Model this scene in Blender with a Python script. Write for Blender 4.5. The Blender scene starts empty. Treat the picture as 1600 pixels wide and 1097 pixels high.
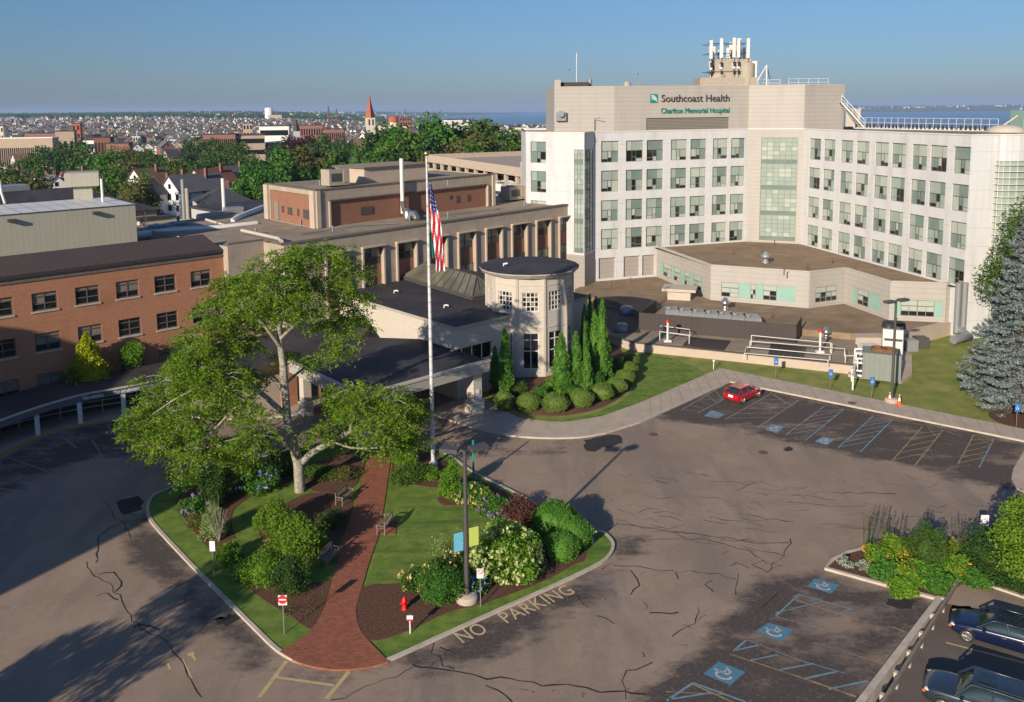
import bpy, math, random
import numpy as np
from mathutils import Vector, Matrix
R = math.radians
SC = bpy.context.scene
COL = SC.collection
# ------------------------------------------------------------ camera
CH, FPX, CYP, PITCH, ROLL = 27.0, 1300.0, 325.0, 6.8, -0.57
cd = bpy.data.cameras.new('camera'); cam = bpy.data.objects.new('camera', cd); COL.objects.link(cam)
cd.sensor_width = 36.0; cd.lens = FPX / 1600 * 36
cd.shift_y = -(548.5 - CYP) / 1600
cd.clip_start = 0.5; cd.clip_end = 80000
CR = Matrix.Rotation(R(90 - PITCH), 4, 'X') @ Matrix.Rotation(R(ROLL), 4, 'Z')
cam.matrix_world = Matrix.Translation((0, 0, CH)) @ CR
SC.camera = cam
# ------------------------------------------------------------ light
SUN_EL, SUN_AZ = 20.5, 209.1           # azimuth clockwise from +Y
w = bpy.data.worlds.new("World"); SC.world = w; w.use_nodes = True
nt = w.node_tree; bg = nt.nodes['Background']
sky = nt.nodes.new('ShaderNodeTexSky'); sky.sky_type = 'NISHITA'; sky.sun_disc = False
sky.sun_elevation = R(SUN_EL); sky.sun_rotation = R(SUN_AZ)
sky.altitude = 50; sky.air_density = 1.0; sky.dust_density = .4; sky.ozone_density = 5.0
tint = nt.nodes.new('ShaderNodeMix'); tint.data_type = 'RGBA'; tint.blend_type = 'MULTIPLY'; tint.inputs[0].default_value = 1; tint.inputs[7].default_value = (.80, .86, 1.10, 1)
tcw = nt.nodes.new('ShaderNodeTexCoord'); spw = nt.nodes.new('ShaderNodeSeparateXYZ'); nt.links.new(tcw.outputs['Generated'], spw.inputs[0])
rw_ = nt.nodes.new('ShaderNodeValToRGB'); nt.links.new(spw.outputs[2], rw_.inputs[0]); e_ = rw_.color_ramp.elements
e_[0].position = 0; e_[0].color = (.46, .51, .66, 1); e_[1].position = .5; e_[1].color = (1.0, 1.05, 1.2, 1); e2_ = e_.new(.13); e2_.color = (.62, .70, .79, 1)  # dims the low sky, keeps the unseen upper sky brighter for added fill
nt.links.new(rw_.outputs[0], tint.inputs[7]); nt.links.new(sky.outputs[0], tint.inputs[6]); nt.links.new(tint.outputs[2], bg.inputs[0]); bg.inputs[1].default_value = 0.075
sl = bpy.data.lights.new('sun', 'SUN'); sl.energy = 4.3; sl.angle = R(0.5); sl.color = (1.0, 0.88, 0.72)
so = bpy.data.objects.new('sun', sl); COL.objects.link(so)
sdir = Vector((math.sin(R(SUN_AZ)) * math.cos(R(SUN_EL)), math.cos(R(SUN_AZ)) * math.cos(R(SUN_EL)), math.sin(R(SUN_EL))))
so.rotation_euler = sdir.to_track_quat('Z', 'Y').to_euler()
SC.view_settings.view_transform = 'Standard'; SC.view_settings.look = 'None'
SC.view_settings.exposure = 0.55; SC.view_settings.gamma = 1.0
SC.render.engine = 'CYCLES'
SC.cycles.volume_bounces = 0; SC.cycles.max_bounces = 6; SC.cycles.transparent_max_bounces = 12
# ------------------------------------------------------------ photo pixel -> world
def ray(px, py):
    return (CR.to_3x3() @ Vector(((px - 800) / FPX, -(py - CYP) / FPX, -1.0)))
def P(px, py, z=0.0):                   # point at height z
    d = ray(px, py); t = (z - CH) / d.z
    return Vector((d.x * t, d.y * t, z))
def PY(px, py, Y):                      # point at depth Y
    d = ray(px, py); t = Y / d.y
    return Vector((d.x * t, Y, CH + d.z * t))
def PL(pts, z=0.0): return [P(a, b, z).to_2d() for a, b in pts]
class Fac:                              # vertical plane through A,B (XY)
    def __init__(s, A, B):
        s.A = Vector((A[0], A[1])); s.B = Vector((B[0], B[1])); s.L = (s.B - s.A).length
        s.d = (s.B - s.A) / s.L; s.n = Vector((s.d.y, -s.d.x))
        if s.n.dot(Vector((0, 0)) - s.A) < 0: s.n = -s.n
    def hit(s, px, py):
        r = ray(px, py); r2 = Vector((r.x, r.y)); t = s.A.dot(s.n) / r2.dot(s.n)
        p = r2 * t; return ((p - s.A).dot(s.d), CH + r.z * t)
    def pt(s, u, z, off=0.0):
        p = s.A + s.d * u + s.n * off; return Vector((p.x, p.y, z))
    def ang(s): return math.atan2(s.d.y, s.d.x)
# ------------------------------------------------------------ materials
MATS = {}
def mat(name, col, rough=.8, metal=0, var=.12, vs=3.0, spec=.3, bump=0, bs=30, col2=None, mixs=None, build=None, cc=0, trans=0, coord='UV'):
    m = bpy.data.materials.new(name); m.use_nodes = True; n = m.node_tree; b = n.nodes['Principled BSDF']
    b.inputs['Roughness'].default_value = rough; b.inputs['Metallic'].default_value = metal
    b.inputs['Specular IOR Level'].default_value = spec; b.inputs['Coat Weight'].default_value = cc
    if trans: b.inputs['Transmission Weight'].default_value = trans
    c = (*col, 1)
    if var or col2:
        tc = n.nodes.new('ShaderNodeTexCoord'); no = n.nodes.new('ShaderNodeTexNoise')
        no.inputs['Scale'].default_value = vs; no.inputs['Detail'].default_value = 6; no.inputs['Roughness'].default_value = .65
        n.links.new(tc.outputs[coord], no.inputs['Vector'])
        mr = n.nodes.new('ShaderNodeMapRange'); mr.inputs['From Min'].default_value = .32; mr.inputs['From Max'].default_value = .68
        n.links.new(no.outputs[0], mr.inputs[0])
        mx = n.nodes.new('ShaderNodeMix'); mx.data_type = 'RGBA'
        n.links.new(mr.outputs[0], mx.inputs[0])
        if col2: a2 = col2
        else: a2 = tuple(min(1, x * (1 + var)) for x in col); c = (*[x * (1 - var) for x in col], 1)
        mx.inputs[6].default_value = c; mx.inputs[7].default_value = (*a2, 1)
        n.links.new(mx.outputs[2], b.inputs['Base Color']); m['mix'] = mx.name
    else: b.inputs['Base Color'].default_value = c
    if bump:
        tc2 = n.nodes.new('ShaderNodeTexCoord'); nb = n.nodes.new('ShaderNodeTexNoise'); nb.inputs['Scale'].default_value = bs; nb.inputs['Detail'].default_value = 4
        n.links.new(tc2.outputs[coord], nb.inputs['Vector'])
        bu = n.nodes.new('ShaderNodeBump'); bu.inputs['Strength'].default_value = bump; bu.inputs['Distance'].default_value = .05
        n.links.new(nb.outputs[0], bu.inputs['Height']); n.links.new(bu.outputs[0], b.inputs['Normal'])
    if build: build(m, n, b)
    MATS[name] = m; return m
def N(n, t, **k):
    x = n.nodes.new(t)
    for a, v in k.items(): setattr(x, a, v)
    return x
def mulcol(n, b, facsock, dark, lo=0, hi=1):
    """multiply current base colour by `dark` where facsock is high"""
    cur = b.inputs['Base Color'].links[0].from_socket if b.inputs['Base Color'].links else None
    mx = N(n, 'ShaderNodeMix', data_type='RGBA', blend_type='MIX')
    if cur: n.links.new(cur, mx.inputs[6])
    else: mx.inputs[6].default_value = b.inputs['Base Color'].default_value
    mx.inputs[7].default_value = (*dark, 1)
    mr = N(n, 'ShaderNodeMapRange'); mr.inputs['From Min'].default_value = lo; mr.inputs['From Max'].default_value = hi
    n.links.new(facsock, mr.inputs[0]); n.links.new(mr.outputs[0], mx.inputs[0]); n.links.new(mx.outputs[2], b.inputs['Base Color'])
def noise(n, scale, detail=5, coord='UV', sx=1, sy=1, rough=.6):
    tc = N(n, 'ShaderNodeTexCoord'); mp = N(n, 'ShaderNodeMapping'); mp.inputs['Scale'].default_value = (sx, sy, 1)
    no = N(n, 'ShaderNodeTexNoise'); no.inputs['Scale'].default_value = scale; no.inputs['Detail'].default_value = detail; no.inputs['Roughness'].default_value = rough
    n.links.new(tc.outputs[coord], mp.inputs[0]); n.links.new(mp.outputs[0], no.inputs['Vector']); return no.outputs[0]
def stripes(period, width, dark, axis='Y'):     # thin joint lines every `period` metres
    def f(m, n, b):
        tc = N(n, 'ShaderNodeTexCoord'); sp = N(n, 'ShaderNodeSeparateXYZ'); n.links.new(tc.outputs['UV'], sp.inputs[0])
        md = N(n, 'ShaderNodeMath', operation='PINGPONG'); md.inputs[1].default_value = period / 2
        n.links.new(sp.outputs[axis], md.inputs[0])
        lt = N(n, 'ShaderNodeMath', operation='LESS_THAN'); lt.inputs[1].default_value = width / 2
        n.links.new(md.outputs[0], lt.inputs[0]); mulcol(n, b, lt.outputs[0], dark)
    return f
def bricks(m, n, b, sc=1.0, mortar=(.30, .24, .2), c1=(.36, .125, .045), c2=(.46, .18, .075), size=.018, bw=.22, bh=.075):
    tc = N(n, 'ShaderNodeTexCoord'); br = N(n, 'ShaderNodeTexBrick')
    br.inputs['Scale'].default_value = 1; br.inputs['Brick Width'].default_value = bw; br.inputs['Row Height'].default_value = bh
    br.inputs['Mortar Size'].default_value = size * .5; br.inputs['Color1'].default_value = (*c1, 1); br.inputs['Color2'].default_value = (*c2, 1); br.inputs['Mortar'].default_value = (*mortar, 1)
    n.links.new(tc.outputs['UV'], br.inputs['Vector']); n.links.new(br.outputs[0], b.inputs['Base Color'])
    mulcol(n, b, noise(n, .35), (c1[0] * .6, c1[1] * .62, c1[2] * .7), .55, 1.1)
mat('asphalt', (.125, .105, .09), .9, var=.14, vs=.35, bump=.25, bs=18, build=lambda m, n, b: (
    mulcol(n, b, noise(n, .09, 7), (.07, .062, .058), .52, .80), mulcol(n, b, noise(n, 1.1, 8, rough=.8), (.085, .076, .07), .55, .85),
    mulcol(n, b, noise(n, 9, 3), (.17, .145, .125), .6, .9)))
mat('asphalt_sealed', (.040, .036, .036), .88, var=.25, vs=.7, bump=.2, build=lambda m, n, b: (
    mulcol(n, b, noise(n, .45, 8, sx=1, sy=.35, rough=.75), (.115, .097, .084), .47, .62), mulcol(n, b, noise(n, 7, 3), (.075, .066, .062), .5, .8)))
mat('asphalt_patch', (.035, .032, .032), .9, var=.3, vs=2)
mat('tar', (.03, .027, .026), .6, var=0)
mat('water_stain', (.04, .034, .03), .5, var=.3, vs=1)
mat('concrete', (.42, .34, .265), .9, var=.13, vs=.8, build=lambda m, n, b: (mulcol(n, b, noise(n, 3, 8), (.30, .24, .185), .55, .9)))
mat('kerb', (.45, .39, .31), .9, var=.2, vs=1.5)
mat('kerb_yellow', (.40, .22, .05), .8, var=.3, vs=2)
mat('brick', (.3, .1, .06), .9, var=0, build=lambda m, n, b: bricks(m, n, b))
mat('brick_pale', (.3, .1, .06), .9, var=0, build=lambda m, n, b: bricks(m, n, b, c1=(.22, .085, .05), c2=(.29, .12, .07), mortar=(.25, .17, .12)))
mat('brick_path', (.3, .1, .06), .9, var=0, build=lambda m, n, b: bricks(m, n, b, c1=(.235, .078, .042), c2=(.34, .12, .065), mortar=(.15, .07, .045), bw=.24, bh=.12, size=.02))
mat('mulch', (.07, .033, .02), .95, col2=(.16, .08, .05), vs=6, bump=1, bs=14)
mat('grass', (.085, .15, .02), .95, col2=(.21, .28, .045), vs=1.2, bump=.9, bs=22, build=lambda m, n, b: (
    mulcol(n, b, noise(n, 14, 4), (.045, .09, .012), .5, .8), mulcol(n, b, noise(n, .22, 6), (.19, .21, .055), .58, .95), mulcol(n, b, noise(n, .9, 3, sx=.15), (.07, .14, .02), .5, .7)))
mat('grass_dry', (.135, .185, .03), .95, col2=(.30, .285, .075), vs=.5, bump=.9, bs=20, build=lambda m, n, b: (
    mulcol(n, b, noise(n, .25, 7), (.34, .27, .13), .54, .80), mulcol(n, b, noise(n, 12, 4), (.08, .12, .02), .52, .8)))
mat('earth', (.09, .10, .04), .95, col2=(.13, .12, .07), vs=.01)
mat('gravel_roof', (.30, .24, .17), .95, var=.2, vs=.5, bump=.4, bs=25, build=lambda m, n, b: (
    mulcol(n, b, noise(n, .12, 6), (.20, .16, .115), .48, .72), mulcol(n, b, noise(n, .7, 5, sx=.3), (.24, .19, .14), .5, .7), mulcol(n, b, noise(n, 16, 3), (.38, .31, .23), .58, .8)))
mat('gravel_roof_brown', (.26, .185, .115), .95, var=.2, vs=.5, bump=.4, bs=25, build=lambda m, n, b: (
    mulcol(n, b, noise(n, .15, 6), (.175, .12, .075), .48, .70), mulcol(n, b, noise(n, .8, 5, sx=.4), (.20, .14, .09), .5, .7), mulcol(n, b, noise(n, 16, 3), (.32, .24, .16), .58, .8)))
mat('dark_roof', (.042, .038, .041), .75, var=.22, vs=.6, build=lambda m, n, b: (mulcol(n, b, noise(n, .2, 6), (.085, .076, .072), .48, .8), stripes(3, .05, (.05, .046, .048), 'X')(m, n, b)))
mat('white_panel', (.555, .545, .535), .55, var=.035, vs=.5, build=lambda m, n, b: (
    mulcol(n, b, noise(n, .6, 6, sx=1, sy=.12), (.44, .425, .41), .48, .8), stripes(2.165, .04, (.37, .36, .345))(m, n, b), stripes(3.0, .03, (.44, .43, .415), 'X')(m, n, b)))
mat('tan_panel', (.385, .355, .315), .55, var=.04, vs=.4, build=lambda m, n, b: (stripes(.62, .05, (.29, .265, .23))(m, n, b), stripes(4.5, .04, (.31, .28, .245), 'X')(m, n, b), mulcol(n, b, noise(n, .5, 6, sx=1, sy=.15), (.33, .30, .265), .5, .8)))
mat('grey_panel', (.33, .29, .255), .6, var=.03, build=stripes(.7, .05, (.24, .21, .18)))
mat('louvre', (.22, .195, .165), .7, var=.05, build=stripes(.22, .09, (.10, .09, .075)))
mat('tan_concrete', (.38, .31, .24), .85, var=.10, vs=.8, build=lambda m, n, b: (mulcol(n, b, noise(n, 1.2, 7, sx=2, sy=.3), (.29, .23, .175), .50, .8)))
mat('tan_concrete_light', (.45, .36, .28), .85, var=.08, vs=.8)
mat('grey_concrete', (.28, .24, .2), .85, var=.08, vs=.8, build=stripes(2.6, .04, (.2, .17, .14), 'X'))
mat('coping', (.14, .115, .095), .8, var=.15, vs=2)
mat('cream_metal', (.40, .38, .30), .55, var=.04, vs=.3, build=lambda m, n, b: (stripes(.5, .05, (.35, .33, .26), 'X')(m, n, b), mulcol(n, b, noise(n, .8, 6, sx=1.5, sy=.08), (.33, .31, .24), .5, .9)))
mat('cream_block', (.50, .445, .37), .8, var=.06, build=lambda m, n, b: (stripes(.4, .03, (.42, .37, .30))(m, n, b), stripes(1.2, .02, (.43, .38, .31), 'X')(m, n, b)))
mat('cream_trim', (.47, .41, .34), .7, var=.07, vs=1.5)
mat('fascia', (.36, .33, .29), .6, var=.06, vs=1)
mat('fascia_slate', (.10, .125, .15), .5, var=.05, vs=1)
mat('brown_metal', (.075, .055, .045), .45, var=.1, vs=.3, spec=.5, build=stripes(.5, .05, (.045, .033, .028), 'X'))
mat('brown_screen', (.055, .042, .038), .55, var=.08, vs=.4, build=stripes(.6, .04, (.035, .028, .025), 'X'))
mat('g_mint', (.275, .335, .285), .12, var=.08, vs=.5, spec=.6)
mat('g_pale', (.37, .41, .345), .14, var=.06, vs=.5, spec=.6)
mat('g_teal', (.155, .21, .185), .08, var=.12, vs=.5, spec=.7)
mat('g_dark', (.012, .014, .015), .06, var=.3, vs=.5, spec=.8)
mat('g_blind', (.22, .19, .14), .15, var=.1, vs=1, spec=.6)
mat('g_curtain', (.22, .34, .29), .08, var=.06, vs=.5, spec=.8, build=lambda m, n, b: (mulcol(n, b, noise(n, 1.5, 4, sx=.2, sy=1.2), (.16, .2, .18), .5, .7)))
mat('spandrel', (.25, .40, .335), .25, var=.05, vs=.5)
mat('frame_brown', (.13, .105, .09), .5, var=0)
mat('frame_dark', (.09, .075, .06), .5, var=0)
mat('frame_grey', (.22, .20, .175), .5, var=0)
mat('frame_white', (.6, .57, .52), .5, var=0)
mat('white_metal', (.62, .60, .56), .45, var=.06, vs=2)
mat('white_pipe', (.66, .64, .60), .4, var=.05, vs=1)
mat('grey_metal', (.28, .29, .29), .4, metal=.3, var=.1, vs=2)
mat('steel', (.55, .53, .5), .28, metal=.9, var=.08, vs=3)
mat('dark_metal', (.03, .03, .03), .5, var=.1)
mat('bronze', (.075, .07, .066), .45, var=.1, vs=3)
mat('unit_beige', (.36, .31, .24), .6, var=.12, vs=2)
mat('unit_green', (.20, .22, .19), .6, var=.06, vs=1, build=stripes(.45, .04, (.15, .165, .145), 'X'))
mat('rust', (.17, .08, .04), .9, var=.3, vs=3)
mat('red_paint', (.60, .015, .015), .45, var=.1, vs=4)
mat('orange_cone', (.80, .13, .02), .5, var=.05)
mat('wood_grey', (.19, .15, .12), .85, var=.25, vs=6)
mat('wood_rail', (.20, .165, .13), .9, var=.25, vs=2)
mat('paint_yellow', (.42, .29, .11), .85, col2=(.13, .10, .075), vs=2.5)
mat('paint_yellow_new', (.55, .41, .20), .85, col2=(.40, .29, .14), vs=1.5)
mat('paint_blue', (.17, .32, .40), .85, col2=(.13, .17, .19), vs=1.6)
mat('paint_pale', (.30, .29, .29), .85, col2=(.14, .125, .12), vs=1.6)
mat('paint_symbol_blue', (.06, .20, .30), .8, col2=(.10, .20, .26), vs=2)
mat('paint_white', (.55, .50, .46), .8, col2=(.35, .3, .3), vs=3)
mat('sign_blue', (.02, .14, .42), .5, var=0)
mat('sign_white', (.72, .70, .68), .5, var=0)
mat('sign_red', (.50, .03, .02), .5, var=0)
mat('sign_teal', (.0, .22, .19), .5, var=0)
mat('letter_dark', (.06, .045, .04), .5, var=0)
mat('letter_teal', (.0, .20, .15), .5, var=0)
mat('banner_blue', (.09, .30, .42), .8, var=.06, vs=4)
mat('banner_lime', (.32, .38, .08), .8, var=.06, vs=4)
mat('pale_text', (.85, .87, .88), .6, var=0)
mat('flag_red', (.55, .02, .03), .8, var=0); mat('flag_white', (.70, .68, .68), .8, var=0); mat('flag_blue', (.03, .05, .22), .8, var=0)
mat('flag_green', (.0, .14, .09), .8, var=.1)
mat('gold', (.6, .4, .12), .3, metal=.9, var=0)
mat('pole_white', (.60, .59, .58), .45, var=.1, vs=3, build=lambda m, n, b: mulcol(n, b, noise(n, 2.5, 6), (.33, .34, .36), .5, .62))
mat('tyre', (.02, .02, .02), .8, var=0); mat('rim', (.45, .44, .42), .3, metal=.8, var=0)
mat('car_red', (.36, .008, .014), .3, var=0, cc=.8, spec=.5); mat('car_navy', (.006, .010, .035), .25, var=0, cc=1, spec=.5)
mat('car_slate', (.03, .042, .055), .28, var=0, cc=1, spec=.5, metal=.3); mat('car_glass', (.02, .035, .035), .05, var=0, spec=.9)
mat('lamp_orange', (.7, .16, .02), .3, var=0); mat('lamp_red', (.5, .01, .01), .25, var=0); mat('lamp_clear', (.55, .57, .58), .15, var=0)
mat('bark_pale', (.42, .39, .30), .95, col2=(.13, .12, .085), vs=5, bump=1, bs=8, coord='Object')
mat('bark_dark', (.09, .07, .05), .95, var=.3, vs=3, coord='Object')
def leafmat(name, c1, c2, c3=None, tr=.25, rough=.6):
    m = bpy.data.materials.new(name); m.use_nodes = True; n = m.node_tree; b = n.nodes['Principled BSDF']
    g = N(n, 'ShaderNodeNewGeometry'); cr = N(n, 'ShaderNodeValToRGB')
    cr.color_ramp.elements[0].color = (*c1, 1); cr.color_ramp.elements[1].color = (*c2, 1)
    if c3: e = cr.color_ramp.elements.new(.93); e.color = (*c2, 1); cr.color_ramp.elements[2].color = (*c3, 1)
    tc = N(n, 'ShaderNodeTexCoord'); no = N(n, 'ShaderNodeTexNoise'); no.inputs['Scale'].default_value = .6; no.inputs['Detail'].default_value = 3
    n.links.new(tc.outputs['Object'], no.inputs[0])
    ad = N(n, 'ShaderNodeMath', operation='MULTIPLY_ADD'); ad.inputs[1].default_value = .55
    n.links.new(g.outputs['Random Per Island'], ad.inputs[0])
    sb = N(n, 'ShaderNodeMath', operation='MULTIPLY_ADD'); sb.inputs[1].default_value = 1.1; sb.inputs[2].default_value = -.32
    n.links.new(no.outputs[0], sb.inputs[0]); n.links.new(sb.outputs[0], ad.inputs[2])
    n.links.new(ad.outputs[0], cr.inputs[0])
    b.inputs['Roughness'].default_value = rough; b.inputs['Specular IOR Level'].default_value = .25
    n.links.new(cr.outputs[0], b.inputs['Base Color'])
    if tr:
        t = N(n, 'ShaderNodeBsdfTranslucent'); n.links.new(cr.outputs[0], t.inputs[0])
        ms = N(n, 'ShaderNodeMixShader'); ms.inputs[0].default_value = tr
        n.links.new(b.outputs[0], ms.inputs[1]); n.links.new(t.outputs[0], ms.inputs[2]); n.links.new(ms.outputs[0], n.nodes['Material Output'].inputs[0])
    MATS[name] = m; return m
leafmat('leaf_locust', (.08, .175, .012), (.27, .41, .03), (.40, .52, .06), .5)
leafmat('leaf_dark', (0.020, 0.053, 0.010), (0.056, 0.119, 0.020), None, .15)
leafmat('leaf_mid', (0.035, 0.088, 0.013), (0.100, 0.169, 0.022), None, .2)
leafmat('leaf_olive', (0.062, 0.081, 0.018), (0.156, 0.150, 0.035), None, .2)
leafmat('leaf_bright', (.07, .18, .012), (.20, .35, .025), None, .3)
leafmat('leaf_lime', (.19, .26, .008), (.48, .50, .018), None, .3)
leafmat('leaf_golden', (.07, .16, .010), (.21, .33, .025), (.34, .43, .05), .3)
leafmat('leaf_green', (0.025, 0.106, 0.013), (0.100, 0.237, 0.025), None, .2)
leafmat('leaf_box', (0.062, 0.119, 0.019), (0.163, 0.237, 0.037), None, .15)
leafmat('leaf_cedar', (0.037, 0.125, 0.015), (0.125, 0.275, 0.027), None, .2)
leafmat('leaf_blue', (.085, .11, .11), (.24, .28, .27), None, .1)
leafmat('leaf_purple', (.07, .025, .02), (.17, .075, .05), None, .15)
leafmat('leaf_red_tree', (.03, .012, .012), (.06, .025, .022), None, .1)
leafmat('leaf_pale', (.13, .20, .05), (.30, .36, .12), None, .25)
leafmat('flower_cream', (.48, .50, .27), (.72, .70, .50), None, .2)
leafmat('flower_green', (.30, .40, .10), (.58, .60, .27), None, .2)
leafmat('flower_yellow', (.55, .42, .10), (.75, .62, .30), None, .2)
leafmat('flower_orange', (.55, .22, .02), (.70, .34, .04), None, .2)
leafmat('flower_violet', (.22, .16, .34), (.45, .35, .50), None, .2)
leafmat('flower_blue', (.14, .19, .42), (.32, .38, .60), None, .2)
leafmat('stalk_purple', (.09, .05, .07), (.20, .10, .14), None, .1)
leafmat('leaf_silver', (.20, .24, .17), (.38, .42, .32), None, .1)
# ------------------------------------------------------------ tags, empties
def tag(o, label=None, cat=None, group=None, kind=None):
    if label: o['label'] = label
    if cat: o['category'] = cat
    if group: o['group'] = group
    if kind: o['kind'] = kind
    return o
def empty(name, loc=(0, 0, 0), rz=0, label=None, cat=None, group=None):
    o = bpy.data.objects.new(name, None); COL.objects.link(o); o.location = loc; o.rotation_euler = (0, 0, rz); o.empty_display_size = .3
    return tag(o, label, cat, group)
# ------------------------------------------------------------ mesh builder
class MB:
    def __init__(s): s.v = []; s.f = []; s.m = []; s.sm = []
    def face(s, pts, mi=0, sm=False):
        k = len(s.v); s.v += [tuple(p) for p in pts]; s.f.append(tuple(range(k, k + len(pts)))); s.m.append(mi); s.sm.append(sm)
    def grid(s, rows, mi=0, sm=True, closed=False):
        k = len(s.v); nr = len(rows); nc = len(rows[0])
        for r in rows: s.v += [tuple(p) for p in r]
        for i in range(nr - 1):
            for j in range(nc if closed else nc - 1):
                j2 = (j + 1) % nc
                s.f.append((k + i * nc + j, k + i * nc + j2, k + (i + 1) * nc + j2, k + (i + 1) * nc + j)); s.m.append(mi); s.sm.append(sm)
    def prism(s, poly, z0, z1, mi=0, top=True, bot=True, skip=(), mtop=None):
        n = len(poly); a = sum(poly[i][0] * poly[(i + 1) % n][1] - poly[(i + 1) % n][0] * poly[i][1] for i in range(n))
        idx = list(range(n))
        for i in idx:
            if i in skip: continue
            p, q = poly[i], poly[(i + 1) % n]
            if a < 0: p, q = q, p
            s.face([(p[0], p[1], z0), (q[0], q[1], z0), (q[0], q[1], z1), (p[0], p[1], z1)], mi)
        pl = poly if a > 0 else poly[::-1]
        if top: s.face([(p[0], p[1], z1) for p in pl], mi if mtop is None else mtop)
        if bot: s.face([(p[0], p[1], z0) for p in pl[::-1]], mi)
    def box(s, c, sz, mi=0, rz=0):          # centre, full size
        x, y, z = [q / 2 for q in sz]; ca, sa = math.cos(rz), math.sin(rz)
        pts = [(c[0] + a * ca - b_ * sa, c[1] + a * sa + b_ * ca) for a, b_ in ((-x, -y), (x, -y), (x, y), (-x, y))]
        s.prism(pts, c[2] - z, c[2] + z, mi)
    def tube(s, pts, rs, n=8, mi=0, cap=True, sm=True):
        pts = [Vector(p) for p in pts]; rs = rs if hasattr(rs, '__len__') else [rs] * len(pts); rows = []
        up = Vector((0, 0, 1))
        for i, p in enumerate(pts):
            d = (pts[min(i + 1, len(pts) - 1)] - pts[max(i - 1, 0)]).normalized()
            a = d.cross(up) if abs(d.z) < .95 else d.cross(Vector((0, 1, 0)))
            if i and a.dot(pa) < 0: a = -a
            a.normalize(); b_ = d.cross(a); pa = a
            rows.append([p + (a * math.cos(t) + b_ * math.sin(t)) * rs[i] for t in [2 * math.pi * k / n for k in range(n)]])
        s.grid(rows, mi, sm, True)
        if cap: s.face(rows[0][::-1], mi); s.face(rows[-1], mi)
    def lathe(s, c, prof, n=16, mi=0, sm=True):       # prof (r,z)
        s.grid([[(c[0] + r * math.cos(2 * math.pi * k / n), c[1] + r * math.sin(2 * math.pi * k / n), c[2] + z) for k in range(n)] for r, z in prof], mi, sm, True)
        r, z = prof[-1]
        if r > .01: s.face([(c[0] + r * math.cos(2 * math.pi * k / n), c[1] + r * math.sin(2 * math.pi * k / n), c[2] + z) for k in range(n)], mi)
    def fbox(s, F, u0, u1, z0, z1, o0, o1, mi=0):     # box on a facade: offsets o0..o1 along the outward normal
        pl = [F.pt(u0, 0, o0), F.pt(u1, 0, o0), F.pt(u1, 0, o1), F.pt(u0, 0, o1)]
        s.prism([(p.x, p.y) for p in pl], z0, z1, mi)
    def fquad(s, F, u0, u1, z0, z1, off, mi=0):
        s.face([F.pt(u0, z0, off), F.pt(u1, z0, off), F.pt(u1, z1, off), F.pt(u0, z1, off)], mi)
    def wall(s, F, u0, u1, z0, z1, rects=(), depth=.25, mi=0, off=0.0):   # wall sheet with real openings
        us = sorted({u0, u1, *[r[0] for r in rects], *[r[1] for r in rects]}); zs = sorted({z0, z1, *[r[2] for r in rects], *[r[3] for r in rects]})
        us = [u for u in us if u0 - 1e-6 <= u <= u1 + 1e-6]; zs = [z for z in zs if z0 - 1e-6 <= z <= z1 + 1e-6]
        for a, b_ in zip(us, us[1:]):
            for c, d in zip(zs, zs[1:]):
                um, zm = (a + b_) / 2, (c + d) / 2
                if any(r[0] < um < r[1] and r[2] < zm < r[3] for r in rects): continue
                s.fquad(F, a, b_, c, d, off, mi)
        for r in rects:
            a, b_, c, d = r[:4]; o, i = off, off - depth
            s.face([F.pt(a, c, o), F.pt(a, c, i), F.pt(a, d, i), F.pt(a, d, o)], mi); s.face([F.pt(b_, c, i), F.pt(b_, c, o), F.pt(b_, d, o), F.pt(b_, d, i)], mi)
            s.face([F.pt(a, c, o), F.pt(b_, c, o), F.pt(b_, c, i), F.pt(a, c, i)], mi); s.face([F.pt(a, d, i), F.pt(b_, d, i), F.pt(b_, d, o), F.pt(a, d, o)], mi)
    def build(s, name, mats, parent=None, kind=None, label=None, cat=None, group=None, org=None, world_uv=True):
        me = bpy.data.meshes.new(name); vs = s.v
        if org is not None: vs = [(a - org[0], b_ - org[1], c - org[2]) for a, b_, c in vs]
        me.from_pydata(vs, [], s.f)
        mats = mats if isinstance(mats, (list, tuple)) else [mats]
        for m in mats: me.materials.append(MATS[m])
        me.polygons.foreach_set('material_index', s.m); me.polygons.foreach_set('use_smooth', s.sm)
        uv = me.uv_layers.new(name='UVMap').data; co = s.v
        for p in me.polygons:
            n = p.normal
            if abs(n.z) > .7:
                for li in p.loop_indices: v = co[me.loops[li].vertex_index]; uv[li].uv = (v[0], v[1])
            else:
                l = math.hypot(n.x, n.y) or 1; tx, ty = -n.y / l, n.x / l
                for li in p.loop_indices: v = co[me.loops[li].vertex_index]; uv[li].uv = (v[0] * tx + v[1] * ty, v[2])
        me.update()
        o = bpy.data.objects.new(name, me); COL.objects.link(o)
        if parent is not None: o.parent = parent
        if org is not None: o.location = org
        return tag(o, label, cat, group, kind)
def sheet(name, pts, z, m, **k):
    from mathutils.geometry import tessellate_polygon
    b = MB(); vs = [Vector((p[0], p[1], z)) for p in pts]
    for t in tessellate_polygon([vs]):
        q = [vs[i] for i in t]
        if (q[1] - q[0]).cross(q[2] - q[0]).z < 0: q = q[::-1]
        b.face(q)
    return b.build(name, m, **k)
def slab(name, pts, z0, z1, m, **k):
    from mathutils.geometry import tessellate_polygon
    b = MB(); vs = [Vector((p[0], p[1], z1)) for p in pts]
    for t in tessellate_polygon([vs]):
        q = [vs[i] for i in t]
        if (q[1] - q[0]).cross(q[2] - q[0]).z < 0: q = q[::-1]
        b.face(q)
    b.prism(pts, z0, z1, top=False, bot=False)
    return b.build(name, m, **k)
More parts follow.
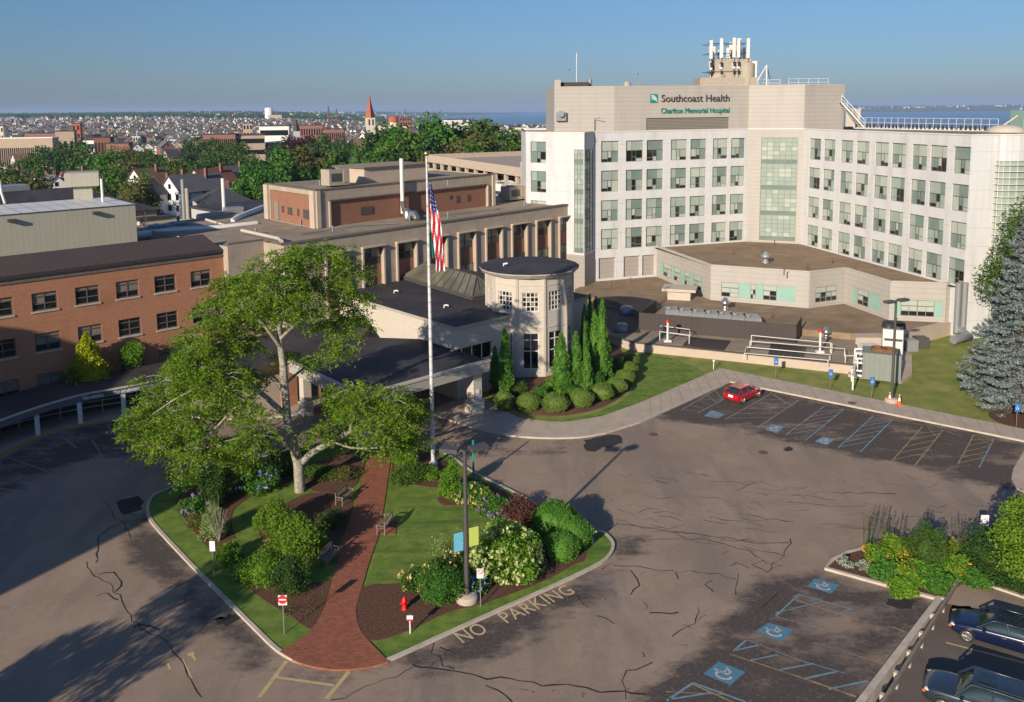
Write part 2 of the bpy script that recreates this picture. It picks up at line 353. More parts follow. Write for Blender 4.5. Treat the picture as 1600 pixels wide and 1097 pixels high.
def smooth_pts(pts, closed=False, k=6):
    pts = [Vector(p) for p in pts]; out = []; n = len(pts)
    for i in range(n if closed else n - 1):
        p0 = pts[(i - 1) % n] if closed or i else pts[0]; p1 = pts[i]; p2 = pts[(i + 1) % n]; p3 = pts[(i + 2) % n] if closed or i + 2 < n else pts[-1]
        for j in range(k):
            t = j / k; out.append(.5 * ((2 * p1) + (p2 - p0) * t + (2 * p0 - 5 * p1 + 4 * p2 - p3) * t * t + (3 * p1 - p0 - 3 * p2 + p3) * t ** 3))
    if not closed: out.append(pts[-1])
    return out
def ribbon(b, pts, wid, z, mi=0, z1=None):     # flat strip (or a kerb box when z1 is given)
    pts = [Vector((p[0], p[1])) for p in pts]; L = []; Rr = []
    for i, p in enumerate(pts):
        d = (pts[min(i + 1, len(pts) - 1)] - pts[max(i - 1, 0)])
        d = d.normalized() if d.length > 1e-6 else Vector((1, 0)); n = Vector((-d.y, d.x))
        ww = (wid[i] if hasattr(wid, '__len__') else wid) / 2; L.append(p + n * ww); Rr.append(p - n * ww)
    for i in range(len(pts) - 1):
        a, c, d, e = Rr[i], Rr[i + 1], L[i + 1], L[i]
        zt = z1 if z1 is not None else z
        b.face([(a.x, a.y, zt), (c.x, c.y, zt), (d.x, d.y, zt), (e.x, e.y, zt)], mi)
        if z1 is not None:
            b.face([(a.x, a.y, z), (c.x, c.y, z), (c.x, c.y, z1), (a.x, a.y, z1)], mi); b.face([(d.x, d.y, z), (e.x, e.y, z), (e.x, e.y, z1), (d.x, d.y, z1)], mi)
    if z1 is not None:
        for a, e in ((Rr[0], L[0]), (Rr[-1], L[-1])): b.face([(a.x, a.y, z), (e.x, e.y, z), (e.x, e.y, z1), (a.x, a.y, z1)], mi)
# ------------------------------------------------------------ leaf clouds (numpy)
def leafmesh(name, C, size, mats, parent=None, mi=None, rng=None, flat=.5, aspect=1.9, nrm=None, org=None, **k):
    """C (N,3) leaf centres -> N diamond leaves"""
    rng = rng or np.random.default_rng(1); n = len(C)
    d = rng.normal(size=(n, 3)); d[:, 2] *= flat; d /= np.linalg.norm(d, axis=1)[:, None]
    e = rng.normal(size=(n, 3)); e[:, 2] *= flat
    if nrm is not None:      # lay leaves tangent to nrm
        e = np.cross(nrm + .5 * rng.normal(size=(n, 3)), d)
    e -= d * (d * e).sum(1)[:, None]; e /= (np.linalg.norm(e, axis=1)[:, None] + 1e-9)
    s = size * rng.uniform(.6, 1.3, n)[:, None]; a = d * s * .5; b = e * s * .5 / aspect
    V = np.stack([C - a, C - b, C + a, C + b], 1).reshape(-1, 3)
    if org is not None: V = V - np.array(org)
    me = bpy.data.meshes.new(name); me.vertices.add(4 * n); me.vertices.foreach_set('co', V.astype(np.float32).ravel())
    me.loops.add(4 * n); me.loops.foreach_set('vertex_index', np.arange(4 * n, dtype=np.int32))
    me.polygons.add(n); me.polygons.foreach_set('loop_start', np.arange(0, 4 * n, 4, dtype=np.int32))
    try: me.polygons.foreach_set('loop_total', np.full(n, 4, dtype=np.int32))
    except Exception: pass
    mats = mats if isinstance(mats, (list, tuple)) else [mats]
    for m in mats: me.materials.append(MATS[m])
    if mi is not None: me.polygons.foreach_set('material_index', np.asarray(mi, dtype=np.int32))
    me.update(); me.validate()
    o = bpy.data.objects.new(name, me); COL.objects.link(o)
    if parent is not None: o.parent = parent
    if org is not None: o.location = org
    return tag(o, **k)
def ell_pts(rng, c, r, n, inner=.7, lumps=0, lumpr=.3, top=-1.0):
    """points in an ellipsoid shell, gathered into lumps"""
    c = np.array(c); r = np.array(r)
    if lumps:
        u = rng.normal(size=(lumps, 3)); u /= np.linalg.norm(u, axis=1)[:, None]; u[:, 2] = np.maximum(u[:, 2], top)
        u *= rng.uniform(inner, .95, lumps)[:, None]; k = rng.integers(0, lumps, n)
        v = rng.normal(size=(n, 3)); v /= np.linalg.norm(v, axis=1)[:, None]; v *= (rng.uniform(0, 1, n) ** .4)[:, None] * lumpr
        return c + (u[k] + v) * r
    u = rng.normal(size=(n, 3)); u /= np.linalg.norm(u, axis=1)[:, None]; u[:, 2] = np.maximum(u[:, 2], top)
    return c + u * (rng.uniform(inner, 1.03, n))[:, None] * r
# ============================================================ GROUND
rng0 = random.Random(7)
def fbm(x, y, s):
    v = 0; a = 1
    for k in range(4):
        v += a * math.sin(x / s * 1.7 + 3.1 * k + math.sin(y / s * 1.3 + k)) * math.cos(y / s * 1.9 - 1.7 * k); a *= .5; s *= .48
    return v
def sstep(a, b, x):
    t = max(0, min(1, (x - a) / (b - a))); return t * t * (3 - 2 * t)
def terr(x, y):
    r = math.hypot(x, y)
    z = -1.2 - 11 * sstep(125, 330, r) + 1.5 * sstep(300, 700, r) * fbm(x, y, 320)
    az = x / max(y, 1)                         # bearing: left is the hill town, right goes down to the bay
    hill = sstep(.02, -.30, az)
    z += hill * (6 * sstep(700, 1900, r) + 12 * sstep(2200, 3600, r) + 10 * sstep(4200, 6500, r) + 4 * fbm(x, y, 900) * sstep(1500, 3000, r))
    z += (1 - hill) * (-33 * sstep(1200, 2700, r) - 26 * sstep(2800, 3400, r))
    # far shores
    f = (1 - hill) * sstep(9000, 10800, r) * (62 + 14 * fbm(x, y, 1500)) * (.35 + .65 * sstep(.1, .42, az))
    return z + f
b = MB()
rs = [-60, 0, 60, 100, 125, 150, 180, 215, 260, 310, 370, 440, 520, 620, 740, 900, 1080, 1300, 1560, 1850, 2200, 2500, 2700, 2900, 3100, 3400, 3700, 4100, 4600, 5200, 5800, 6500, 7400, 8400, 9200, 9800, 10400, 11000, 12000, 13500, 16000, 19000]
rows = []
for yy in rs:
    hw = 150 + abs(yy) * 1.15
    rows.append([(-hw + 2 * hw * i / 110, yy, terr(-hw + 2 * hw * i / 110, yy)) for i in range(111)])
b.grid(rows, 0, True); o = b.build('terrain', 'earth', kind='structure')
# water
mat('bay_water', (.012, .05, .11), .25, var=.15, vs=.001, spec=.5)
sheet('bay_water', [(-6000, 2400), (24000, 2400), (24000, 18800), (-9000, 18800)], -46, 'bay_water', kind='structure')
# --- asphalt sheet with sealed zones -------------------------------------------------
def seg_d(p, a, b_):
    ab = b_ - a; t = max(0, min(1, (p - a).dot(ab) / max(ab.length_squared, 1e-9))); return (p - a - ab * t).length
def poly_sd(p, poly):
    ins = False; n = len(poly); dm = 1e9
    for i in range(n):
        a, c = poly[i], poly[(i + 1) % n]; dm = min(dm, seg_d(p, a, c))
        if (a.y > p.y) != (c.y > p.y) and p.x < (c.x - a.x) * (p.y - a.y) / (c.y - a.y) + a.x: ins = not ins
    return -dm if ins else dm
SEAL = [([(1010, 640), (1140, 596), (1610, 694), (1590, 770), (1500, 748), (1350, 716), (1150, 672), (1040, 656)], 1.0),
        ([(1180, 905), (1295, 892), (1465, 940), (1345, 1110), (1000, 1110), (1090, 1010)], .95),
        ([(-40, 735), (100, 672), (230, 652), (262, 715), (150, 712), (60, 745), (-40, 800)], .9),
        ([(232, 800), (300, 868), (437, 1022), (385, 1045), (310, 975), (225, 890), (180, 830)], .95),
        ([(607, 1036), (760, 968), (920, 893), (955, 915), (810, 1000), (640, 1068)], .9),
        ([(437, 1022), (520, 1050), (607, 1036), (640, 1055), (540, 1075), (430, 1050)], .6),
        ([(690, 660), (760, 682), (850, 692), (990, 672), (960, 690), (860, 712), (720, 720)], .45),
        ([(960, 830), (975, 870), (930, 900), (1010, 880), (1010, 840)], .5),
        ([(-60, 820), (70, 800), (110, 900), (110, 1110), (-60, 1110)], .14),
        ([(1290, 885), (1340, 855), (1440, 850), (1400, 835), (1290, 845), (1200, 880)], .4)]
SEALW = [([Vector(q) for q in PL(pp)], s) for pp, s in SEAL]
KA, KB = P(1462, 938).to_2d(), P(1340, 1097).to_2d()       # edge of the upper lot
kd = (KB - KA).normalized(); kn = Vector((-kd.y, kd.x));
if kn.x < 0: kn = -kn
xs = np.arange(-75, 70.1, .6); ys = np.arange(14, 96.1, .6)
vid = {}; b = MB(); SV = []
def inlot(x, y):
    p = Vector((x, y)); d = (p - KA).dot(kn); along = (p - KA).dot(kd)
    return d if along > 0 else -1
for j, y in enumerate(ys):
    for i, x in enumerate(xs):
        d = inlot(x, y); p = Vector((x, y))
        if 0 < d < .9: p = p - kn * d
        vid[i, j] = (len(b.v), d); b.v.append((p.x, p.y, 0.0)); v = 0
        for poly, s in SEALW:
            sd = poly_sd(p, poly); v = max(v, s * sstep(1.6, -1.2, sd))
        SV.append(v)
for j in range(len(ys) - 1):
    for i in range(len(xs) - 1):
        q = [vid[i, j], vid[i + 1, j], vid[i + 1, j + 1], vid[i, j + 1]]
        if all(k[1] > 0 for k in q) or any(k[1] >= .9 for k in q): continue
        b.f.append(tuple(k[0] for k in q)); b.m.append(0); b.sm.append(False)
def asphalt2(m, n, b_):
    at = N(n, 'ShaderNodeAttribute', attribute_name='seal'); no = noise(n, .55, 9, sx=.6, rough=.75)
    a = N(n, 'ShaderNodeMath', operation='MULTIPLY_ADD'); a.inputs[1].default_value = 2.6; a.inputs[2].default_value = -1.2; n.links.new(no, a.inputs[0])
    n2 = noise(n, .16, 6, sx=.5, rough=.7); a2 = N(n, 'ShaderNodeMath', operation='MULTIPLY_ADD'); a2.inputs[1].default_value = 2.6; n.links.new(n2, a2.inputs[0]); a2.inputs[2].default_value = -1.42
    c0 = N(n, 'ShaderNodeMath', operation='ADD'); n.links.new(a.outputs[0], c0.inputs[0]); n.links.new(a2.outputs[0], c0.inputs[1])
    c = N(n, 'ShaderNodeMath', operation='ADD'); n.links.new(at.outputs['Fac'], c.inputs[0]); n.links.new(c0.outputs[0], c.inputs[1])
    c3 = N(n, 'ShaderNodeMath', operation='MULTIPLY'); mm = N(n, 'ShaderNodeMapRange'); mm.inputs['From Max'].default_value = .22; n.links.new(at.outputs['Fac'], mm.inputs[0]); n.links.new(c.outputs[0], c3.inputs[0]); n.links.new(mm.outputs[0], c3.inputs[1])
    mulcol(n, b_, c3.outputs[0], (.07, .055, .048), .32, .92)
m = mat('asphalt_lot', (.295, .22, .158), .9, var=.12, vs=.3, bump=.25, bs=18, build=lambda m, n, b_: (
    mulcol(n, b_, noise(n, .09, 7), (.205, .152, .106), .46, .78), mulcol(n, b_, noise(n, .8, 9, rough=.85), (.19, .142, .11), .52, .82), mulcol(n, b_, noise(n, .14, 5, sx=2.2, sy=.5), (.22, .168, .132), .5, .62),
    asphalt2(m, n, b_), mulcol(n, b_, noise(n, 5, 6, rough=.9), (.33, .265, .215), .52, .8), mulcol(n, b_, noise(n, 3.2, 8, rough=.95), (.13, .10, .08), .54, .78)))
o = b.build('asphalt_lot', 'asphalt_lot', kind='structure')
at = o.data.attributes.new('seal', 'FLOAT', 'POINT'); at.data.foreach_set('value', SV)
sheet('lower_asphalt_lot', [(10, 8), (130, 8), (130, 70), (24, 70)], -.6, 'asphalt', kind='structure')
sheet('outer_pavement', [(-160, 14), (-70, 14), (-70, 96), (-160, 96)], -.02, 'asphalt', kind='structure')
# kerb of the upper lot and retaining face
b = MB(); KT = KA - kd * .3; ribbon(b, [KT + kn * .15, KB + kd * 8 + kn * .15], .32, -.62, z1=.16); b.build('lot_edge_kerb', 'kerb', kind='structure')
# lawn behind the sidewalk
LAWN = PL([(700, 640), (820, 662), (880, 664), (940, 655), (1000, 633), (1125.6, 577), (1600, 672.5), (1900, 735), (2300, 700), (1750, 480), (1300, 480), (985, 530), (860, 560), (740, 600)])
slab('lawn', LAWN, -.02, .09, 'grass_dry', kind='structure')
WALK_OUT = [(681, 640), (735, 618), (770, 632), (792, 645), (820, 656), (880, 661), (940, 652.5), (1000, 631), (1125.6, 577), (1600, 672.5), (1900, 735)]
WALK_IN = [(681, 650), (720, 663), (761, 675), (805, 682.5), (852, 685.5), (905, 684.5), (945, 678), (1000, 661), (1140.6, 597.5), (1600, 690.5), (1900, 752)]
wo = smooth_pts(PL(WALK_OUT[:7]), k=5) + PL(WALK_OUT[7:]); wi = smooth_pts(PL(WALK_IN[:7]), k=5) + PL(WALK_IN[7:])
b = MB(); b.prism([(p.x, p.y) for p in wo] + [(p.x, p.y) for p in wi[::-1]], -.02, .13, top=False, bot=False); 
o = slab('sidewalk', wo + wi[::-1], -.02, .13, 'concrete', kind='structure')
b = MB(); ribbon(b, wi, .16, -.01, z1=.142); b.build('sidewalk_kerb', 'kerb', kind='structure')
mat('joint', (.19, .15, .115), .9, var=.1)
b = MB()                                                    # joints in the sidewalk
A, B_, C_, D_ = P(1125.6, 577).to_2d(), P(1900, 735).to_2d(), P(1140.6, 597.5).to_2d(), P(1900, 752).to_2d()
for k in range(1, 30):
    p = A.lerp(B_, k / 30); q = C_.lerp(D_, k / 30); ribbon(b, [p, q], .035, .134)
A, B_, C_, D_ = P(1125.6, 577).to_2d(), P(1000, 631).to_2d(), P(1140.6, 597.5).to_2d(), P(1000, 661).to_2d()
for k in range(0, 9): ribbon(b, [A.lerp(B_, k / 9), C_.lerp(D_, k / 9)], .035, .134)
b.build('sidewalk_joint', 'joint', kind='structure')
# left sidewalk in front of the covered walkway, entrance plaza
LW = [(-120, 800), (-40, 735), (0, 712), (50, 689), (100, 672), (150, 661), (200, 654), (260, 650), (330, 655), (400, 655), (446, 651), (470, 648)]
lw = smooth_pts(PL(LW), k=4)
slab('entrance_sidewalk', lw + PL([(520, 628), (560, 610), (640, 590), (640, 560), (400, 560), (200, 600), (60, 620), (-200, 660)]), -.02, .13, 'concrete', kind='structure')
b = MB(); ribbon(b, lw[:28], .18, -.01, z1=.145); b.build('yellow_kerb', 'kerb_yellow', kind='structure')
b = MB(); ribbon(b, lw[27:], .18, -.01, z1=.145); b.build('entrance_kerb', 'kerb', kind='structure')
slab('corner_pavement', PL([(1604, 700), (1583, 735), (1580, 750), (1587, 764), (1612, 776), (1900, 800), (1900, 745)]), -.02, .14, 'concrete', kind='structure')
# ------------------------------------------------------------ garden island
ISL = PL([(232, 790), (231, 800), (240, 820), (300, 885), (360, 945), (400, 985), (435, 1018), (470, 1036), (520, 1046), (570, 1043), (607, 1033), (680, 1000), (760, 964), (850, 924), (920, 891), (948, 874), (958, 856), (953, 843), (938, 832), (919, 837), (895, 822), (817, 778), (737, 738), (700, 712), (640, 694), (560, 686), (450, 705), (330, 740), (262, 766), (240, 776)])
isl = smooth_pts(ISL, True, 4)
slab('island_grass', isl, -.02, .10, 'grass', kind='structure')
b = MB(); ribbon(b, isl + [isl[0]], .2, -.01, z1=.135); b.build('island_kerb', 'kerb', kind='structure')
MUL = [[(273, 785), (296, 820), (325, 857), (367, 898), (408, 935), (450, 960), (483, 983), (497, 975), (512, 930), (522, 906), (480, 912), (440, 905), (400, 890), (378, 865), (366, 835), (362, 805), (375, 788), (410, 768), (460, 750), (470, 735), (420, 728), (360, 745), (300, 765)],
       [(402, 822), (410, 845), (435, 867), (470, 880), (512, 872), (533, 845), (550, 800), (545, 775), (500, 770), (470, 775), (440, 790), (410, 805)],
       [(568, 917), (625, 912), (660, 900), (760, 880), (860, 850), (905, 835), (915, 872), (895, 883), (850, 908), (760, 942), (700, 957), (640, 985), (590, 1001), (572, 997), (562, 983), (556, 955)],
       [(683, 780), (690, 773), (700, 745), (745, 750), (800, 775), (870, 810), (905, 835), (880, 850), (830, 828), (800, 815), (760, 802), (720, 790), (693, 790)],
       [(612, 750), (640, 757), (690, 762), (705, 742), (690, 716), (650, 704), (620, 706)],
       [(470, 735), (520, 715), (570, 705), (566, 735), (548, 765), (500, 770), (478, 760)]]
for k_, q in enumerate(MUL): slab('mulch_bed', smooth_pts(PL(q, .1), True, 3), .05, .122 + .004 * k_, 'mulch', kind='structure')
pl = smooth_pts(PL([(578, 692), (570, 735), (555, 785), (535, 850), (520, 905), (510, 940), (497, 970), (478, 993), (437, 1019)], .1), k=4)
pm = smooth_pts(PL([(437, 1019), (470, 1037), (520, 1047), (570, 1044), (607, 1034)], .1), k=4)
pr = smooth_pts(PL([(607, 1034), (580, 1006), (563, 985), (556, 955), (566, 917), (580, 870), (593, 832), (600, 790), (606, 750), (613, 697)], .1), k=4)
slab('brick_path', pl + pm[1:] + pr[1:], .05, .145, 'brick_path', kind='structure')
slab('bench_pad', PL([(592, 812), (588, 834), (618, 836), (620, 816)], .1), .05, .14, 'brick_path', kind='structure')
# rotunda bed
rbp = smooth_pts(PL([(765, 600), (770, 625), (800, 642), (850, 652), (900, 650), (950, 636), (985, 612), (993, 590), (985, 565), (960, 535), (930, 520), (800, 560)]), True, 4); rc_ = Vector((2.5, 84))
b = MB(); b.grid([[(*(rc_ + (p - rc_) * t), z) for p in rbp] for t, z in ((1, .02), (.98, .115), (.8, .45), (.6, .85), (.35, .95))], 0, True, True); b.build('rotunda_bed', 'mulch', kind='structure')
sheet('rotunda_lawn_strip', smooth_pts(PL([(838, 655), (880, 662), (940, 653), (1000, 632), (1100, 590), (1060, 565), (1000, 552), (985, 575), (993, 600), (965, 632), (910, 652), (860, 657)]), True, 4), .118 - .02, 'grass', kind='structure')
# planter with daylilies (right)
PLT = [(1290, 890), (1302, 877), (1325, 865), (1353, 858), (1440, 852), (1600, 850), (1800, 860), (1800, 985), (1650, 950), (1600, 934), (1535, 912), (1500, 915), (1478, 930), (1463, 937), (1370, 912)]
pp = PL(PLT); slab('planter_bed', pp, -.65, .10, 'mulch', kind='structure')
b = MB(); ribbon(b, PL([(1463, 937), (1370, 912), (1290, 890), (1302, 877), (1325, 865), (1353, 858), (1420, 850)]), .22, -.01, z1=.15); ribbon(b, PL([(1535, 912), (1600, 934), (1650, 950), (1800, 985)], 0), .22, -.62, z1=.11); b.build('planter_kerb', 'kerb', kind='structure')
# ------------------------------------------------------------ painted lines
def line(b, a, c, wd=.10, z=.004, mi=0): ribbon(b, [P(*a).to_2d(), P(*c).to_2d()], wd, z, mi)
def lz(a, c, t): return (a[0] + (c[0] - a[0]) * t, a[1] + (c[1] - a[1]) * t)
b = MB(); blu, yel, pal = 0, 1, 2
def ladder(r0, r1, n, t0=.08, t1=.92, m0=0, m1=0, mh=0, sl=.25):
    line(b, *r0, mi=m0); line(b, *r1, mi=m1)
    for k in range(n):
        t = t0 + (t1 - t0) * k / max(1, n - 1); line(b, lz(*r0, max(0, t - sl * .3)), lz(*r1, min(1, t + sl)), .08, .008, mh)
o1000 = lambda x, y: (1000 + x / 2.667, 560 + y / 2.667)
ladder((o1000(175, 213), o1000(345, 115)), (o1000(240, 228), o1000(350, 170)), 5, 0, .85, 2, 2, 2, .1)
ladder((o1000(355, 255), o1000(545, 148)), (o1000(490, 288), o1000(660, 175)), 5, .12, .85, 2, 2, 2)
ladder((o1000(605, 320), o1000(770, 198)), (o1000(688, 342), o1000(850, 212)), 6, .1, .85, 2, 0, 2)
ladder((o1000(825, 373), o1000(972, 240)), (o1000(918, 390), o1000(1050, 258)), 6, .1, .9, 0, 0, 0)
ladder((o1000(1052, 425), o1000(1178, 283)), (o1000(1145, 447), o1000(1262, 300)), 5, .1, .85, 1, 1, 1)
ladder((o1000(1325, 440), o1000(1390, 320)), (o1000(1413, 455), o1000(1475, 335)), 5, .1, .9, 1, 0, 1)
for q in [((540, 140), (610, 190)), ((610, 155), (760, 190)), ((760, 190), (850, 212)), ((850, 212), (1000, 240)), ((930, 222), (972, 240)), ((1050, 258), (1180, 278)), ((1262, 300), (1330, 320)), ((1385, 318), (1475, 335)), ((1475, 335), (1560, 352))]:
    line(b, o1000(*q[0]), o1000(*q[1]), .08, .006, 1 if q[0][0] % 20 else 2)
for q in [((1385, 318), (1460, 360)), ((1200, 290), (1240, 330)), ((560, 150), (625, 195))]: line(b, o1000(*q[0]), o1000(*q[1]), .07, .01, 1)
# lower-right stalls
for a, c, wd, mi in [((1240, 937), (1342, 969), .09, 1), ((1395, 980), (1419, 990), .1, 1), ((1362, 1032), (1383, 1038), .12, 1), ((1325, 1020), (1362, 1032), .07, 1), ((1248, 929), (1335, 953), .08, 0), ((1248, 929), (1212, 963), .09, 0), ((1285, 940), (1212, 958), .07, 0), ((1329, 952), (1305, 961), .07, 0), ((1212, 963), (1290, 985), .06, 2),
                     ((1167, 1000), (1145, 1018), .1, 0), ((1167, 1000), (1250, 1032), .06, 2), ((1250, 1032), (1320, 1052), .06, 0), ((1190, 1007), (1150, 1016), .09, 0), ((1216, 1023), (1168, 1033), .09, 0), ((1272, 1037), (1217, 1047), .09, 0), ((1310, 1049), (1255, 1061), .11, 0), ((1355, 1064), (1295, 1077), .11, 0),
                     ((1140, 1022), (1255, 1060), .09, 1), ((1255, 1060), (1338, 1089), .12, 1), ((1083, 1067), (1042, 1095), .12, 0), ((1083, 1067), (1165, 1097), .11, 0), ((1080, 1068), (1150, 1100), .1, 1), ((1115, 1082), (1045, 1093), .1, 0), ((1040, 1081), (1130, 1085), .06, 1)]: line(b, a, c, wd, .006 + .001 * mi + .002 * (wd > .08), mi)
# yellow box before the brick path, left stalls, arrows
for a, c, wd in [((448, 1033), (405, 1090), .22), ((546, 1049), (510, 1092), .22), ((430, 1058), (522, 1071), .16), ((293, 1024), (304, 1020), .25), ((299, 1022), (306, 1032), .15), ((262, 1036), (266, 1046), .12), ((286, 1030), (300, 1060), .08)]: line(b, a, c, wd, .005 + wd * .02, 3)
for a, c in [((93.5, 679), (119.6, 700)), ((167, 663.5), (198, 703)), ((6.5, 713), (76, 737)), ((-20, 762), (50, 768)), ((-20, 874), (25, 867)), ((-20, 912), (35, 902)), ((-20, 958), (45, 942)), ((-20, 1001), (30, 990)), ((-20, 1060), (30, 1047)), ((144, 688), (160, 714))]: line(b, a, c, .09, .005, 2)
b.build('stall_marking', ['paint_blue', 'paint_yellow', 'paint_pale', 'paint_yellow_new'], kind='structure')
# wheelchair symbols
def wc_symbol(quad, mat_bg, faded):
    q = [P(*c).to_2d() for c in quad]
    def bl(u, v): return (q[0] * (1 - u) + q[1] * u) * (1 - v) + (q[3] * (1 - u) + q[2] * u) * v
    b = MB(); ps = [bl(0, 0), bl(1, 0), bl(1, 1), bl(0, 1)]; b.face([(p.x, p.y, .007) for p in ps], 0)
    arc = [bl(.36 + .20 * math.cos(t), .55 + .26 * math.sin(t)) for t in [math.radians(-50 - 27 * k) for k in range(10)]]; ribbon(b, arc, .12, .012, 1)
    for l in [[(.50, .28), (.50, .62), (.68, .64), (.78, .40)], [(.50, .45), (.64, .46)], [(.78, .40), (.86, .44)]]: ribbon(b, [bl(*k) for k in l], .12, .012, 1)
    c = [bl(.50 + .05 * math.cos(t), .18 + .07 * math.sin(t)) for t in [math.tau * k / 10 for k in range(10)]]
    if sum(c[i].x * c[(i + 1) % 10].y - c[(i + 1) % 10].x * c[i].y for i in range(10)) < 0: c = c[::-1]
    b.face([(p.x, p.y, .012) for p in c], 1)
    b.build('wheelchair_symbol', [mat_bg, 'paint_pale' if faded else 'paint_white'], kind='structure')
wc_symbol([(1099, 1053), (1123, 1034), (1165, 1050), (1141, 1071)], 'paint_symbol_blue', 0)
wc_symbol([(1181, 986), (1201, 973), (1240, 984), (1220, 1003)], 'paint_symbol_blue', 0)
wc_symbol([(1262, 916), (1273, 904), (1312, 914), (1298, 928)], 'paint_symbol_blue', 0)
wc_symbol([(1195, 671), (1206, 663), (1226, 667), (1213, 677)], 'paint_blue', 0)
wc_symbol([(1273, 690), (1286, 682), (1304, 687), (1292, 696)], 'paint_blue', 0)
wc_symbol([(1100, 650), (1112, 641), (1133, 647), (1122, 654)], 'paint_blue', 1)
# cracks and tar seams
def crack(b, pts, wd=.05, jit=.35, seed=1):
    r = random.Random(seed); w = [P(*p).to_2d() for p in pts]; out = []
    for a, c in zip(w, w[1:]):
        n = max(2, int((c - a).length / .5)); out += [a.lerp(c, k / n) + Vector((r.uniform(-jit, jit), r.uniform(-jit, jit))) * .55 for k in range(n)]
    out.append(w[-1]); ribbon(b, out, [wd * r.uniform(.5, 1.5) for _ in out], .009)
b = MB()
CR_ = [[(640, 1040), (690, 1045), (760, 1060), (900, 1075), (1010, 1085)], [(520, 1097), (600, 1060), (700, 1030)], [(673, 1008), (690, 1040), (710, 1045)], [(690, 1012), (712, 1022)], [(980, 1090), (975, 1050), (1020, 1035)],
       [(965, 820), (1050, 830), (1180, 846)], [(945, 830), (965, 818)], [(960, 882), (1000, 885), (1050, 893), (1120, 895), (1150, 905)], [(960, 882), (940, 890)], [(985, 890), (1000, 905), (985, 930)], [(1055, 895), (1060, 905)], [(1235, 842), (1225, 870), (1195, 895)], [(1160, 845), (1200, 850), (1232, 848)],
       [(890, 935), (905, 930), (920, 950)], [(1095, 950), (1085, 975), (1050, 995)], [(1010, 955), (1060, 957)], [(1155, 895), (1150, 930)], [(865, 800), (875, 790)], [(1024, 750), (1045, 756)], [(1095, 740), (1110, 745)], [(1165, 805), (1200, 812), (1240, 815)], [(1235, 785), (1290, 790)], [(1105, 808), (1160, 815)],
       [(130, 880), (150, 900), (165, 905), (185, 930), (192, 950), (215, 975), (222, 985)], [(150, 900), (180, 895), (192, 910), (180, 925)], [(222, 985), (245, 995), (262, 1000), (278, 1030), (300, 1065), (315, 1090)], [(150, 930), (170, 928), (185, 938)], [(148, 880), (155, 860), (150, 845), (170, 825), (200, 815)], [(165, 780), (175, 800), (195, 820), (205, 843)], [(165, 805), (190, 800), (210, 805)], [(210, 980), (225, 975), (250, 985)],
       [(1200, 880), (1165, 855), (1230, 870)], [(1000, 800), (1020, 795)], [(1300, 770), (1400, 772)], [(1200, 775), (1150, 765), (1180, 755)], [(1010, 845), (1100, 842), (1180, 862)], [(760, 1075), (800, 1097)], [(930, 960), (960, 975)], [(1420, 850), (1460, 838), (1490, 832)], [(1220, 925), (1190, 950)], [(1176, 884), (1190, 876), (1220, 884), (1204, 895), (1176, 884)], [(1170, 886), (1150, 880), (1140, 884)], [(1110, 905), (1100, 915), (1115, 925)], [(1020, 745), (1060, 752)], [(870, 880), (900, 900)]]
for i, c in enumerate(CR_): crack(b, c, .05 if i % 3 else .075, .3, i)
r_ = random.Random(5)
for i in range(70):
    x, y = r_.uniform(960, 1520), r_.uniform(735, 850); x2 = x + r_.uniform(15, 60); crack(b, [(x, y), ((x + x2) / 2, y + r_.uniform(-3, 6)), (x2, y + r_.uniform(-2, 10))], r_.uniform(.02, .045), .2, 100 + i)
for i in range(26):
    x, y = r_.uniform(620, 1150), r_.uniform(860, 1090)
    if P(x, y).y > 38.5 and x < 900 and y < 960: continue
    crack(b, [(x, y), (x + r_.uniform(-10, 20), y + r_.uniform(-10, 10))], .03, .25, 300 + i)
b.build('tar_crack', 'tar', kind='structure')
rj = random.Random(8); b = MB()
for q in [[(920, 686), (950, 680), (975, 683), (968, 695), (945, 700), (925, 705), (915, 697)], [(185, 785), (215, 776), (225, 790), (200, 805), (186, 800)], [(355, 962), (372, 964), (366, 970), (345, 972), (340, 966)], [(1385, 937), (1415, 935), (1428, 942), (1405, 948), (1385, 945)], [(1225, 700), (1232, 697), (1238, 701), (1230, 705)]]:
    p = PL(q); 
    if sum(p[i].x * p[(i + 1) % len(p)].y - p[(i + 1) % len(p)].x * p[i].y for i in range(len(p))) < 0: p = p[::-1]
    b.face([(v.x, v.y, .006) for v in [w_ + Vector((rj.uniform(-.28, .28), rj.uniform(-.28, .28))) * min(1, len(q) / 5) for w_ in smooth_pts(p, True, 3)]])
b.build('asphalt_patch', 'asphalt_patch', kind='structure')
def disc(name, c, r, z, m, **k):
    b = MB(); p = P(*c); b.face([(p.x + r * math.cos(math.tau * i / 20), p.y + r * math.sin(math.tau * i / 20), z) for i in range(20)]); return b.build(name, m, **k)
for i, c in enumerate([(1192, 707), (1021, 679), (1331, 632)]): disc('manhole_cover', c, .38, .017 if i < 2 else .15, 'rust', label=['rusty round manhole cover in the asphalt below the second wheelchair symbol', 'small dark round manhole cover in the asphalt near the curved sidewalk', 'brown round manhole cover set in the back sidewalk'][i], cat='manhole cover')
b = MB(); c = P(360, 969); b.box((c.x, c.y, .014), (.9, .6, .02), 0, .9); b.build('storm_drain', 'dark_metal', label='dark storm drain grate at the kerb of the garden island', cat='drain')
